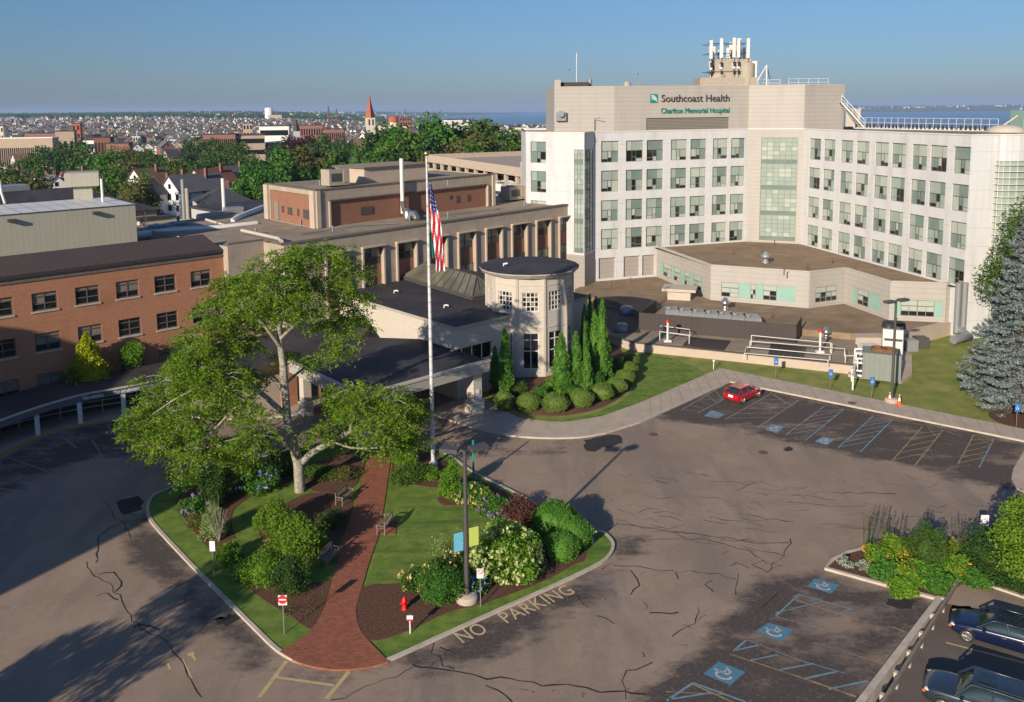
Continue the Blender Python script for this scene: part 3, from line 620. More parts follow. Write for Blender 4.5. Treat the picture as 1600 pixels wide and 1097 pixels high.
# lettering on the asphalt
def text_mesh(name, s, size, m, parent=None, ext=.0, align='LEFT', spacing=1.0, wx=1.0):
    c = bpy.data.curves.new(name, 'FONT'); c.body = s; c.size = size; c.extrude = ext; c.align_x = align; c.space_character = spacing; c.resolution_u = 3
    t = bpy.data.objects.new(name, c); COL.objects.link(t); bpy.context.view_layer.update()
    me = bpy.data.meshes.new_from_object(t.evaluated_get(bpy.context.evaluated_depsgraph_get())); bpy.data.objects.remove(t)
    me.name = name; me.materials.clear(); me.materials.append(MATS[m])
    if wx != 1: me.transform(Matrix.Scale(wx, 4, (1, 0, 0)))
    o = bpy.data.objects.new(name, me); COL.objects.link(o)
    if parent is not None: o.parent = parent
    return o
def ground_text(s, a, c, hpx, z, m, name='painted_lettering', wx=1, **k):
    A, B2 = P(*a), P(*c); d = (B2 - A); L = d.length; o = text_mesh(name, s, hpx, m, spacing=1.06)
    w_ = o.dimensions.x; o.data.transform(Matrix.Scale(L / max(w_, .01), 4, (1, 0, 0)))
    o.location = (A.x, A.y, z); o.rotation_euler = (0, 0, math.atan2(d.y, d.x)); tag(o, **k); return o
mat('paint_letter', (.60, .44, .26), .85, col2=(.50, .36, .20), vs=2)
ground_text('NO', (722, 1006), (762, 988), 1.45, .008, 'paint_letter', kind='structure')
ground_text('PARKING', (791, 975), (898, 927), 1.45, .008, 'paint_letter', kind='structure')
# ============================================================ BUILDINGS
XY = lambda v: (v[0], v[1])
def pane_window(F, r, depth, parent, panes, gm, fm='frame_grey', bar=.06, sill=None, label=None, name='window', off=0.0):
    """panes: (a,b,c,d,matindex) fractions of the opening; > frame, sill"""
    u0, u1, z0, z1 = r[:4]; W, H = u1 - u0, z1 - z0; c = F.pt((u0 + u1) / 2, z0, off - depth)
    b = MB()
    for a, b2, c2, d2, mi in panes: b.fquad(F, u0 + a * W, u0 + b2 * W, z0 + c2 * H, z0 + d2 * H, off - depth + .02, mi)
    o = b.build(name, gm, parent, label=label, org=c)
    f = MB(); done = set(); o0, o1 = off - depth + .022, off - depth + .07
    def bar_(a, b2, c2, d2): f.fbox(F, a, b2, c2, d2, o0, o1)
    for a, b2, c2, d2, mi in panes:
        for x, lo, hi in ((a, c2, d2), (b2, c2, d2)):
            k = ('v', round(x, 3), round(lo, 3), round(hi, 3))
            if k in done: continue
            done.add(k); uu = min(max(u0 + x * W, u0 + bar / 2), u1 - bar / 2); bar_(uu - bar / 2, uu + bar / 2, z0 + lo * H + bar / 2, z0 + hi * H - bar / 2)
        for y, lo, hi in ((c2, a, b2), (d2, a, b2)):
            k = ('h', round(y, 3), round(lo, 3), round(hi, 3))
            if k in done: continue
            done.add(k); zz = min(max(z0 + y * H, z0 + bar / 2), z1 - bar / 2); f.fbox(F, u0 + lo * W, u0 + hi * W, zz - bar / 2, zz + bar / 2, o0, o1 + .008)
    fo = f.build('frame', fm, None, org=c); fo.parent = o; fo.location = (0, 0, 0)
    if sill:
        s = MB(); s.fbox(F, u0 - .1, u1 + .1, z0 - .16, z0 - .004, off - depth, off + .08); so_ = s.build('sill', sill, None, org=c); so_.parent = o; so_.location = (0, 0, 0)
    return o
rw = random.Random(3)
def hosp_panes(flip, small=False):
    g = lambda *w: rw.choices([0, 1, 2, 3], w)[0]
    P_ = [(0, .64, .53, 1, rw.choice([1, 1, 2, 0])), (.64, 1, .53, 1, g(4, 4, 2, 0)), (0, .40, .16, .53, g(4, 3, 2, 1)), (0, .40, 0, .16, g(3, 1, 1, 4)), (.40, .62, .22, .53, g(2, 3, 1, 3)), (.40, .62, 0, .22, g(1, 1, 1, 5)), (.62, 1, 0, .53, g(3, 2, 3, .6))]
    if flip: P_ = [(1 - b2, 1 - a, c, d, m) for a, b2, c, d, m in P_]
    return P_
GM = ['g_mint', 'g_pale', 'g_teal', 'g_dark']
# ------------------------------------------------------------ hospital
HZ = 23.5; TZ = 30.1; BZ = 1.6
A = P(928, 440, BZ).to_2d(); Bp = P(1165, 376.5, 6.1).to_2d(); Cp = P(1250.3, 380.5, 6.1).to_2d(); Dp = P(1505, 449.5, 6.1).to_2d()
Ep = PY(1559, 208, Dp.y + .3).to_2d()
H = empty('hospital_building', (30, 125, 0), label='white six storey hospital with tan central tower and rows of mint green windows', cat='hospital building'); H.location = (0, 0, 0)
FL, FB, FR = Fac(A, Bp), Fac(Bp, Cp), Fac(Cp, Dp)
K1 = PY(913, 400, A.y - 3.4).to_2d(); K2 = PY(866, 400, A.y - .6).to_2d(); K3 = PY(823, 400, A.y + 2.5).to_2d()
F1, F2, F3 = Fac(K1, A), Fac(K2, K1), Fac(K3, K2)
lw_px = [(939.5, 966.8), (978.3, 1005), (1010.6, 1036.5), (1048.3, 1073.4), (1079, 1103.5), (1114, 1137), (1142.4, 1165.6)]
rows_ = [(19.1, 22.2), (14.8, 17.9), (10.45, 13.55), (6.25, 9.3)]
lr = []
for a, c in lw_px:
    u0, u1 = FL.hit(a, 235)[0], FL.hit(c, 235)[0]
    if u1 > FL.L - .5: u1 = FL.L - .5
    for z0, z1 in rows_: lr.append((u0, u1, z0, z1))
gp = [(935.5, 961.5), (974.5, 999.5), (1003.5, 1023)]
gr = [(FL.hit(a, 420)[0], FL.hit(c, 420)[0], 1.9, 5.0) for a, c in gp]
b = MB(); b.wall(FL, 0, FL.L, BZ - .3, HZ, lr + gr, .32, 0)
b.wall(FR, 0, FR.L, 4.0, HZ, [], .3) if False else None
rp = [(1264.7, 1282.5), (1287, 1305), (1313.5, 1333), (1338, 1358.3), (1367.3, 1388.7), (1393.4, 1416), (1425.4, 1449), (1454, 1480.5), (1490.6, 1517.4)]
rr = []
for a, c in rp:
    u0, u1 = FR.hit(a, 230)[0], FR.hit(c, 230)[0]
    for z0, z1 in rows_: rr.append((u0, u1, z0, z1))
b.wall(FR, 0, FR.L, -.1, HZ, rr, .32)
FE = Fac(Dp, Ep); b.wall(FE, 0, FE.L, -.1, HZ)
b.wall(F2, 0, F2.L, -.1, HZ, [(F2.hit(897, 300)[0], F2.L - .12, 6.4, 21.2)], .1); b.wall(F1, 0, F1.L, -.1, HZ, [(.12, F1.L - .4, 6.4, 21.2)], .1)
for F_q in (F1, F2): b.fbox(F_q, .05, F_q.L - .05, 0, 6.1, .01, .05, 1)  # grey panels at the bay foot; their tone also paints in the shade
w3 = [(F3.hit(829, 235)[0], F3.hit(853, 235)[0], z0, z1) for z0, z1 in rows_]
b.wall(F3, 0, F3.L, -.1, HZ, w3, .3)
# rounded corner on the right: white band above, glass below
arc = [Ep + Vector((6.2 - 6.2 * math.cos(t) , 2.2 - 2.2 * math.cos(t) - 3.5 * math.sin(t) * .6)) for t in [math.radians(12 * k) for k in range(0, 12)]]
for p, q in zip(arc, arc[1:]):
    F = Fac(p, q); b.wall(F, 0, F.L, 20.6, HZ); b.wall(F, 0, F.L, -.1, 1.2)
back = [(arc[-1].x + 3, arc[-1].y + 20), (56, 140), (30, 150), (2, 150), (K3.x - .5, K3.y + 14)]
allp = [K3, K2, K1, A, Bp, Cp, Dp, Ep] + arc[1:]; pts = [XY(p) for p in allp] + back
n = len(allp)
for i in range(n - 1, len(pts)):
    p, q = pts[i], pts[(i + 1) % len(pts)]; b.face([(p[0], p[1], -.1), (q[0], q[1], -.1), (q[0], q[1], HZ), (p[0], p[1], HZ)])
b.build('wall', ['white_panel', 'grey_panel'], H)
b = MB()                                                     # roof + parapet cap
b.face([(p[0], p[1], HZ - .35) for p in pts], 0); ob = b.build('roof', 'gravel_roof', H)
b = MB()
for p, q in zip(allp, allp[1:]):
    F = Fac(p, q); b.fbox(F, -.02, F.L + .02, HZ - .02, HZ + .14, -.4, .07)
b.build('parapet_cap', 'frame_white', H)
b = MB()
for r in gr: b.fquad(FL, r[0], r[1], r[2], r[3], -.30)
b.build('infill_panel', 'grey_panel', H)
for i, r in enumerate(lr): pane_window(FL, r, .28, H, hosp_panes((i // 4) % 2 == 1), GM)
for i, r in enumerate(rr): pane_window(FR, r, .28, H, hosp_panes((i // 4) % 2 == 0), GM)
for i, r in enumerate(w3): pane_window(F3, r, .26, H, hosp_panes(True), GM)
def curtain(F, u0, u1, z0, z1, nu, dz, m, parent, name, depth=.08, vb='frame_grey', hz=None, off=0):
    b = MB(); nz = max(1, round((z1 - z0) / dz)); mm = [m, 'g_pale', 'g_teal']
    for i in range(nu):
        for k in range(nz):
            b.fquad(F, u0 + (u1 - u0) * i / nu, u0 + (u1 - u0) * (i + 1) / nu, z0 + (z1 - z0) * k / nz, z0 + (z1 - z0) * (k + 1) / nz, off - depth, 2 if (k % 6 == 0) else (rw.choice([0, 0, 0, 1, 0])))
    o = b.build(name, mm, parent); f = MB()
    for i in range(nu + 1): u = min(max(u0 + (u1 - u0) * i / nu, u0 + .03), u1 - .03); f.fbox(F, u - .03, u + .03, z0, z1, off - depth + .002, off - depth + .06)
    for k in range(nz + 1): z = min(max(z0 + (z1 - z0) * k / nz, z0 + .03), z1 - .03); f.fbox(F, u0, u1, z - .025, z + .025, off - depth + .004, off - depth + .05)
    f.build('mullion', vb, o); return o
curtain(F2, F2.hit(897, 300)[0], F2.L - .12, 6.4, 21.2, 3, .72, 'g_mint', H, 'glass_wall'); curtain(F1, .12, F1.L - .4, 6.4, 21.2, 3, .72, 'g_teal', H, 'glass_wall')
for i, (p, q) in enumerate(zip(arc, arc[1:])):
    F = Fac(p, q)
    if i == 0: gw = MB(); gl = MB()
    gw.wall(F, 0, F.L, 1.2, 20.6, off=-.15)
    for k in range(27): gl.fbox(F, -.02, F.L + .02, 1.4 + k * .72, 1.47 + k * .72, -.14, .16)
    gl.fbox(F, -.03, .03, 1.2, 20.6, -.14, -.05)
o = gw.build('glass_wall', 'g_mint', H); gl.build('louvre', 'frame_white', o)
# tower
Tl = PY(866, 137, A.y + 4.4).to_2d(); Tm = PY(960, 137, A.y + 4.0).to_2d(); Tr = Bp + Vector((.25, .9)); G = Vector((50.9, Cp.y + 2.3))
tow = [XY(Tl), XY(Tm), XY(Tr), XY(Bp), XY(Cp), XY(G), (50, 143), (6, 143)]
b = MB(); FM = Fac(Tm, Tr); FS = Fac(Tl, Tm); FG = Fac(Cp, G)
louv = (FM.hit(1010, 190)[0], FM.hit(1139, 190)[0], HZ + .1, 25.4)
b.wall(FS, 0, FS.L, HZ - .5, TZ); b.wall(FM, 0, FM.L, HZ - .5, TZ, [louv], .2)
bay = (FB.hit(1190, 214)[0], FB.hit(1247.5, 214)[0], 6.35, 22.2)
b.wall(FB, 0, FB.L, 5.6, TZ, [bay], .15); b.wall(FG, 0, FG.L, HZ - .5, TZ)
tp = tow
for i in (2, 5, 6, 7):
    p, q = tp[i], tp[(i + 1) % 8]; b.face([(p[0], p[1], HZ - .5), (q[0], q[1], HZ - .5), (q[0], q[1], TZ), (p[0], p[1], TZ)])
b.build('tower_wall', 'tan_panel', H)
b = MB(); b.face([(p[0], p[1], TZ - .2) for p in tow]); b.build('tower_roof', 'gravel_roof', H)
b = MB(); b.fquad(FM, *louv, -.19); b.build('louvre', 'louvre', H)
b = MB()
for F in (FS, FM, FB, FG): b.fbox(F, 0, F.L, TZ - .01, TZ + .1, -.25, .05)
b.build('coping', 'cream_trim', H)
curtain(FB, *bay, 6, .66, 'g_mint', H, 'bay_window', .13)
# sign
def wall_text(F, s, p0, p1, size, m, name, parent, off=.12, ext=.05, wx=None, label=None):
    u0, z = F.hit(*p0); u1 = F.hit(*p1)[0]; o = text_mesh(name, s, size, m, parent, ext)
    o.data.transform(Matrix.Scale((u1 - u0) / max(o.dimensions.x, .01), 4, (1, 0, 0)))
    p = F.pt(u0, z, off); o.matrix_local = Matrix.Translation(p) @ Matrix.Rotation(F.ang(), 4, 'Z') @ Matrix.Rotation(R(90), 4, 'X')
    if label: o['label'] = label
    return o
wall_text(FM, 'Southcoast Health', (1032.5, 159.3), (1138.5, 159), 1.55, 'letter_dark', 'sign_lettering', H, label='dark serif sign lettering high on the tan tower')
wall_text(FM, 'Charlton Memorial Hospital', (1032, 177), (1138.5, 176), 1.12, 'letter_teal', 'sign_lettering', H, label='teal sign lettering under the dark letters')
# serifs give the upper line its book face
u0, z0 = FM.hit(1015.7, 160.3); u1, z1 = FM.hit(1027, 147)
b = MB(); b.fbox(FM, u0, u1, z0, z1, .05, .14, 0)
lg = b.build('logo_panel', 'sign_teal', H)
b = MB()
for k in range(4):
    t0 = .12 + k * .16; pts_ = [(u0 + (u1 - u0) * (.08 + .75 * s + .04 * k), z0 + (z1 - z0) * (.92 - t0 * .9 - .55 * s * s + .25 * s)) for s in [j / 7 for j in range(8)]]
    for (a, c), (d, e) in zip(pts_, pts_[1:]): b.face([FM.pt(a, c - .05, .146 + k * .003), FM.pt(d, e - .05, .146 + k * .003), FM.pt(d, e + .04, .146 + k * .003), FM.pt(a, c + .04, .146 + k * .003)])
b.build('logo_wave', 'sign_white', lg)
# rooftop railings, mast frame, stair
def rail(name, pts, h=1.05, mats='white_metal', parent=None, post=1.8, r=.035, mid=True, **k):
    b = MB(); pts = [Vector(p) for p in pts]
    for a, c in zip(pts, pts[1:]):
        n = max(1, round((c - a).length / post))
        for i in range(n + 1):
            p = a.lerp(c, i / n); b.tube([p, p + Vector((0, 0, h))], r, 6)
        for hh in ((h, h * .55) if mid else (h,)): b.tube([a + Vector((0, 0, hh)), c + Vector((0, 0, hh))], r, 6)
    return b.build(name, mats, parent, **k)
rail('railing', [PY(1184, 136, 129) + Vector((0, 0, .0)), PY(1219, 136, 128)], 1.1, parent=H)
rail('railing', [PY(1232, 136, 129), PY(1294, 135.5, 129.5)], 1.25, parent=H)
b = MB(); a = PY(1198, 135, 128); t_ = PY(1198, 102, 128)
b.tube([a, t_], .12, 8); b.tube([t_, PY(1183, 127, 127.5)], .09, 8); b.tube([t_, PY(1203, 124, 130)], .08, 8); b.build('davit_frame', 'white_metal', H)
mast = [PY(901, 128, 127), PY(901, 83, 127)]
b = MB(); b.tube(mast, .07, 6); b.build('whip_antenna', 'white_metal', label='tall white whip antenna on the left end of the tower roof', cat='antenna')
b = MB(); b.tube([PY(922, 136, 127), PY(921, 85, 127)], [.09, .04], 6); b.tube([PY(922, 136, 127), PY(922, 124, 127)], .3, 8); b.build('lattice_antenna', 'grey_metal', label='grey antenna with a white housing right of the dark roof screen', cat='antenna')
b = MB(); b.tube([PY(888, 128, 127), PY(888, 110, 127)], .05, 6); q = PY(888, 108, 127); b.lathe(q, [(0, -.25), (.22, -.1), (.22, .1), (0, .25)], 10); b.build('weather_sensor', 'grey_metal', label='small weather sensor on a short mast above the dark roof screen', cat='sensor')
b = MB(); b.tube([PY(1000, 136, 127), PY(1000, 110, 127)], .05, 6); b.tube([PY(993, 136, 127), PY(1000, 125, 127), PY(1007, 136, 127)], .05, 6); q = PY(995, 115, 127); b.lathe(q, [(0, -.2), (.25, 0), (0, .25)], 10); b.tube([PY(1000, 118, 127), q], .04, 6); b.build('roof_tripod', 'grey_metal', label='grey tripod mast standing alone above the big lettering', cat='mast')
b = MB(); b.lathe(PY(980, 133, 128), [(.55, -.3), (.6, .1), (.4, .5), (0, .65)], 12); b.build('roof_vent', 'unit_beige', label='small domed vent on the tower roof left of the tripod mast', cat='vent')
b = MB(); sc = [PY(877, 136, 126), PY(920, 136, 126)]; F = Fac(sc[0].to_2d(), sc[1].to_2d()); b.fbox(F, 0, F.L, TZ, TZ + .75, -3, 0); b.build('roof_screen', 'brown_screen', H)
b = MB(); F = Fac(PY(866, 130, 125).to_2d(), PY(876, 130, 125).to_2d()); b.fbox(F, 0, F.L, TZ, TZ + 1.1, -3, 0); b.build('roof_pier', 'tan_panel', H)
b = MB(); q = PY(876, 182, 125.6); b.box((q.x, q.y - .6, q.z), (1.5, 1.6, 1.3)); b.tube([PY(876, 178, 125), PY(876, 178, 125) + Vector((0, -1.2, 0))], .5, 10); b.build('exhaust_hood', 'grey_metal', H)
b = MB(); b.tube([PY(929, 204, 124.2), PY(929, 186, 124.2), PY(938, 184, 123)], .05, 6); b.build('arm_light', 'bronze', H)
# antenna array on its own drum
AN = empty('antenna_array', PY(1140, 135, 132), label='cluster of pale panel antennas on dark frames around a tan block on the tower', cat='antenna array')
o_ = AN.location
def loc(p): return Vector(p) - o_
b = MB(); q = loc(PY(1133, 135, 132)); b.box((q.x, q.y, .6), (9.0, 5, 1.4)); q = loc(PY(1140, 120, 132)); b.box((q.x, q.y, 2.6), (5.6, 4, 3.0)); b.lathe((loc(PY(1122, 135, 130.5)).x, -1.2, 0), [(1.3, 0), (1.3, 1.6), (1.1, 1.9)], 14); b.lathe((loc(PY(1122, 135, 130.5)).x + 4.4, -1.4, 0), [(1.2, 0), (1.2, 3.4), (.8, 3.6)], 14); b.build('equipment_block', 'unit_beige', AN)
b = MB(); q = loc(PY(1173, 135, 131)); b.box((q.x, q.y, 1.9), (1.4, 1.4, 3.8)); b.build('cable_cabinet', 'white_metal', AN)
b = MB()
for y0 in (1.6, 4.4, 5.9): b.tube([(loc(PY(1105, 100, 130)).x, -2.0, y0 + .6), (loc(PY(1172, 100, 130)).x, -2.0, y0 + .6)], .06, 6); b.tube([(loc(PY(1105, 100, 130)).x, 1.2, y0 + .6), (loc(PY(1172, 100, 130)).x, 1.2, y0 + .6)], .06, 6)
b.build('frame', 'dark_metal', AN)
for k_, (px, top, bot, yy) in enumerate([(1111, 63, 92, -2.1), (1118, 70, 84, 1.2), (1127, 60, 91, -2.1), (1133, 76, 92, 1.6), (1136, 65, 85, 1.2), (1143, 66, 78, -1.6), (1147, 59, 90, -2.1), (1154, 60, 90, -2.1), (1157, 60, 91, -1.6), (1162, 64, 86, 1.2), (1165, 66, 84, 1.6), (1169, 60, 91, -2.1), (1115, 80, 95, -1.2), (1124, 70, 86, 1.6), (1140, 74, 90, -1.0), (1151, 68, 88, 1.7), (1172, 72, 90, 1.0), (1160, 76, 92, -1.0)]):
    t_, q = loc(PY(px, top, 130)), loc(PY(px, bot, 130)); b = MB(); b.box((t_.x, yy, (t_.z + q.z) / 2), (.27, .18, t_.z - q.z), 0); b.build('panel_antenna', ['white_metal', 'unit_beige', 'fascia'][k_ % 3], AN)
    b = MB(); b.tube([(t_.x + .16, yy + .15, .6), (t_.x + .16, yy + .15, t_.z - .3)], .09, 6); b.box((t_.x + .1, yy, q.z - 1.0), (.4, .35, .7)); b.box((t_.x + .1, yy - .1, q.z - 2.2), (.3, .3, .5)); b.build('antenna_mount', 'dark_metal', AN)
    t_, q = loc(PY(px, top, 130)), loc(PY(px, bot, 130)); b = MB(); b.box((t_.x, yy, (t_.z + q.z) / 2), (.48, .22, t_.z - q.z), 0); b.tube([(t_.x + .05, yy + .2, q.z - 3.6), (t_.x + .05, yy + .2, t_.z - .4)], .07, 6); b.box((t_.x, yy, q.z - 1.3), (.42, .3, .8)); b.build('panel_antenna', 'white_metal' if px != 1156 else 'unit_beige', AN)
# roof terrace of the right wing: railing, stair, dark screen
b = MB(); FRr = Fac(PY(1325, 200, 128).to_2d(), PY(1560, 205, 104).to_2d())
for k in range(36): b.fbox(FRr, FRr.L * k / 36 + .04, FRr.L * (k + .55) / 36, HZ + .15, HZ + .75, -.05, 0)
b.build('screen_slat', 'brown_screen', H)
rail('railing', [FRr.pt(0, HZ + .1, .1), FRr.pt(FRr.L, HZ + .1, .1)], 1.55, parent=H, post=1.2, r=.03)
b = MB(); s0 = PY(1315, 160, 127); s1 = PY(1350, 199, 124)
for dy in (0, 1.3): b.tube([s0 + Vector((0, dy, 0)), s1 + Vector((0, dy, 0))], .12, 6); b.tube([s0 + Vector((0, dy, 1.1)), s1 + Vector((0, dy, 1.1))], .05, 6); b.tube([s0 + Vector((0, dy, .55)), s1 + Vector((0, dy, .55))], .04, 6)
for k in range(15): p = s0.lerp(s1, k / 14); b.box((p.x, p.y + .65, p.z), (.35, 1.3, .05))
for k in range(5):
    p = s0.lerp(s1, k / 4); [b.tube([p + Vector((0, dy, 0)), p + Vector((0, dy, 1.1))], .04, 6) for dy in (0, 1.3)]
b.build('roof_stair', 'white_metal', H); b = MB(); q = PY(1333, 178, 127); b.box((q.x, q.y, q.z - .6), (2.2, .2, 2.6)); b.build('stair_panel', 'cream_trim', H)
# white hoods on the curved corner
b = MB(); q = PY(1585, 190, 104); b.lathe((q.x - 1, q.y, HZ), [(2.2, 0), (2.1, .4), (1.3, .8), (0, .95)], 16); b.tube([PY(1562, 200, 104), PY(1590, 181, 104)], .12, 8); b.build('roof_hood', 'cream_trim', H)
q = PY(1592, 185, 112); b = MB(); b.box((q.x + 1.5, q.y, HZ + 1.2), (3.5, 3, 2.9)); b.build('stair_house', 'spandrel', H)
# ------------------------------------------------------------ low ring building in front of the hospital
RG = empty('low_wing', (0, 0, 0), label='low faceted tan panelled wing with a strip of teal windows under the white hospital wings', cat='building')
rb = [P(1022, 430.5, BZ), P(1110, 468.6, BZ), P(1263.5, 481.7, BZ), P(1319, 474.5, BZ), P(1388.7, 500, BZ), P(1476, 504, BZ), P(1505, 499, BZ)]
rb = [v.to_2d() for v in rb]; RT = 6.25
strips = {0: [(1029, 1098)], 1: [(1127, 1243.5)], 2: [(1274.6, 1308.5)], 3: [(1331, 1376)], 4: [(1395, 1475)]}
b = MB(); bc = MB()
pat = {0: [(0, .10, 1), (.10, .30, 0), (.30, .36, 1), (.36, .50, 0), (.50, .60, 1), (.60, .70, 0), (.70, .80, 1), (.80, .96, 0), (.96, 1, 1)],
       1: [(0, .24, 0), (.24, .40, 1), (.40, .47, 0), (.47, .57, 1), (.57, .75, 0), (.75, 1, 1)], 2: [(0, .5, 0), (.5, 1, 0)], 3: [(0, .2, 1), (.2, .58, 0), (.58, 1, 1)], 4: [(0, .16, 1), (.16, .50, 0), (.50, .84, 0), (.84, 1, 1)]}
for i in range(6):
    F = Fac(rb[i], rb[i + 1]); st = []
    for a, c in strips.get(i, []):
        u0, u1 = max(.4, F.hit(a, 450)[0]), min(F.L - .3, F.hit(c, 450)[0]); st.append((u0, u1, 2.2, 4.15))
    b.wall(F, 0, F.L, BZ - .1, RT, st, .18); bc.fbox(F, 0, F.L, RT - .01, RT + .1, -.3, .04)
    for u0, u1, z0, z1 in st:
        for a, c, kind in pat[i]:
            ua, uc = u0 + (u1 - u0) * a, u0 + (u1 - u0) * c
            if kind: q = MB(); q.fquad(F, ua, uc, z0, z1, -.10); q.build('spandrel_panel', 'spandrel', RG)
            else: pane_window(F, (ua, uc, z0, z1), .14, RG, [(0, 1, .62, 1, 1), (0, .5, .3, .62, 0 if i in (0, 2) else 1), (.5, 1, .3, .62, rw.choice([1, 3])), (0, .5, 0, .3, 3), (.5, 1, 0, .3, rw.choice([1, 3]))], GM, bar=.06)
b.build('wall', 'tan_panel', RG); bc.build('coping', 'cream_trim', RG)
rp_ = [XY(v) for v in rb] + [XY(Dp - Vector((.1, -.4))), XY(Cp + Vector((0, .3))), XY(Bp + Vector((0, .3)))]
uu = FL.hit(1022, 400)[0]; rp_.append(XY(FL.pt(uu, 0, -.1)))
sheet('roof', rp_, 6.02, 'gravel_roof_brown', parent=RG)
b = MB(); p = P(1494, 506, BZ).to_2d()
for dx in (0, .75): b.tube([(p.x + dx - .6, p.y - 1.2, .9), (p.x + dx - .6, p.y - 1.2, RT + .5)], .33, 12)
b.tube([(p.x - .2, p.y - 1.2, 1.2), (p.x + .1, p.y - 2.6, .8), (p.x - 2.2, p.y - 3.6, .7)], .5, 10); b.build('exhaust_duct', 'grey_metal', label='pair of tall grey exhaust ducts against the right end of the low tan wing', cat='duct')
def mushroom(px, py, z, s=1.0, m='steel', label='', name='roof_vent'):
    q = P(px, py, z); b = MB(); b.lathe((0, 0, 0), [(.45 * s, 0), (.45 * s, .25 * s), (.3 * s, .3 * s), (.3 * s, .7 * s), (.62 * s, .75 * s), (.62 * s, 1.05 * s), (.35 * s, 1.25 * s), (.3 * s, 1.5 * s), (0, 1.6 * s)], 14); o = b.build(name, m, label=label, cat='roof vent'); o.location = q; return o
mushroom(1196, 411, 6.05, 1.0, 'grey_metal', 'grey capped vent on the upper brown gravel roof inside the low tan wing')
mushroom(1133, 484, 1.6, 1.0, 'steel', 'shiny steel vent on the brown gravel roof behind the row of grey units')
mushroom(1291, 528, .95, .8, 'steel', 'steel capped vent on the front gravel roof by the right wall')
# brown roof below and gravel roof in front
slab('lower_roof', [XY(v) for v in PL([(898, 452), (925, 440), (1040, 400), (1500, 470), (1512, 498), (1503, 498), (1391, 521), (1328, 521), (1250, 514), (1125, 500), (1000, 488), (960, 470), (905, 463)], BZ)], .7, BZ, 'gravel_roof_brown', label='brown gravel covered low roof spreading in front of the tan panelled wing', cat='roof')
gfr = [XY(v) for v in PL([(903, 500), (950, 524), (992, 537), (1110, 549), (1320, 571), (1337, 573), (1340, 521), (1250, 512), (1000, 485), (960, 470), (903, 455)], .88)]
gf = slab('gravel_roof', gfr, -.05, .88, 'gravel_roof', label='front gravel roof edged by a low tan concrete wall above the lawn', cat='roof')
b = MB(); wl = PL([(950, 525), (992, 537.5), (1110, 549), (1320, 571), (1337, 573)], .88); ribbon(b, wl, .35, -.06, z1=1.0); b.build('edge_wall', 'tan_concrete_light', gf); 
b = MB(); ribbon(b, wl, .5, 1.001, z1=1.06); b.build('coping', 'coping', gf)
slab('membrane_patch', [XY(v) for v in PL([(945, 478), (1000, 488), (1000, 520), (960, 520), (935, 500)], .9)], .85, .93, 'dark_roof', parent=gf)
for q in [[(1078, 527), (1142, 533), (1130, 549), (1066, 541)], [(1205, 537), (1260, 543), (1255, 561), (1200, 555)]]: slab('walk_pad', [XY(v) for v in PL(q, .9)], .85, .95, 'brown_screen', parent=gf)
slab('side_wall', [XY(v) for v in PL([(1337, 521), (1391, 521), (1503, 497), (1503, 500), (1391, 528), (1337, 528)], 1.6)], -.05, 1.62, 'tan_concrete_light', parent=gf)
b = MB(); s0, s1 = P(998, 515, .9).to_2d(), P(1242, 536, .9).to_2d(); F = Fac(s0, s1); b.fbox(F, 0, F.L, .9, 2.95, -.12, 0)
s2 = P(1250, 514, BZ).to_2d(); F2_ = Fac(s1, s2 + (s2 - s1) * .1); b.fbox(F2_, 0, F2_.L, .9, 2.95, .0, .12); s3 = P(1024, 486, BZ).to_2d(); F3_ = Fac(s0, s3); b.fbox(F3_, 0, F3_.L, .9, 2.95, 0, .12)
b.build('equipment_screen', 'brown_screen', label='long dark brown metal screen hiding the grey units on the gravel roof', cat='screen')
for i in range(7):
    p = P(1054 + i * 21, 508 + i * 2.2, 1.0); b = MB(); b.box((0, 0, .85), (1.9, 2.2, 1.7)); b.box((0, 0, 1.76), (1.7, 2.0, .1)); b.tube([(-.4, 0, 1.8), (-.4, 0, 1.95)], .35, 10); o = b.build('condenser_unit', 'grey_metal', label='grey metal condenser unit in the row behind the brown screen', cat='condenser', group='condenser units behind the brown screen'); o.location = (p.x, p.y + 1.6, .9 if i < 9 else 0); o.rotation_euler = (0, 0, -.08)
b = MB(); q = P(1062, 466, BZ); b.box((q.x, q.y, BZ + .6), (3.0, 2.4, 1.2), 0, -.3); b.box((q.x, q.y, BZ + 1.35), (4.4, 3.2, .35), 0, -.3); b.build('roof_hatch_house', 'cream_trim', label='cream roof hatch house with a wide flat cap on the brown gravel roof', cat='hatch')
for px, py, z, lb in [(979, 489, .92, 'pale rounded roof unit at the back of the black roof patch'), (972, 517, .92, 'pale square roof unit at the front of the black roof patch')]:
    q = P(px, py, z); b = MB(); b.lathe((0, 0, 0), [(.9, 0), (.95, .5), (.7, .85), (0, .95)], 4 if py > 500 else 12); o = b.build('roof_unit', 'grey_metal', label=lb, cat='roof unit'); o.location = q; o.rotation_euler = (0, 0, .6)
def frame_rail(pts, z, label, posts=True, m='white_metal', r=.045):
    b = MB(); w_ = [P(a, c, z) for a, c in pts]
    b.tube(w_, r, 6, 0)
    for p in w_:
        if posts: b.tube([(p.x, p.y, .9), p], .05, 6)
    return b.build('pipe_rail', m, label=label, cat='pipe')
frame_rail([(1032, 509), (1078, 515), (1077, 524), (1031, 518), (1032, 509)], 1.9, 'small white pipe rail around the red capped vent on the left of the gravel roof')
frame_rail([(1174, 524), (1298, 536), (1300, 537)], 2.0, 'upper white pipe running over the right end of the gravel roof')
frame_rail([(1172, 533), (1320, 545), (1321, 556), (1335, 556)], 1.7, 'middle white pipe bending toward the white chiller')
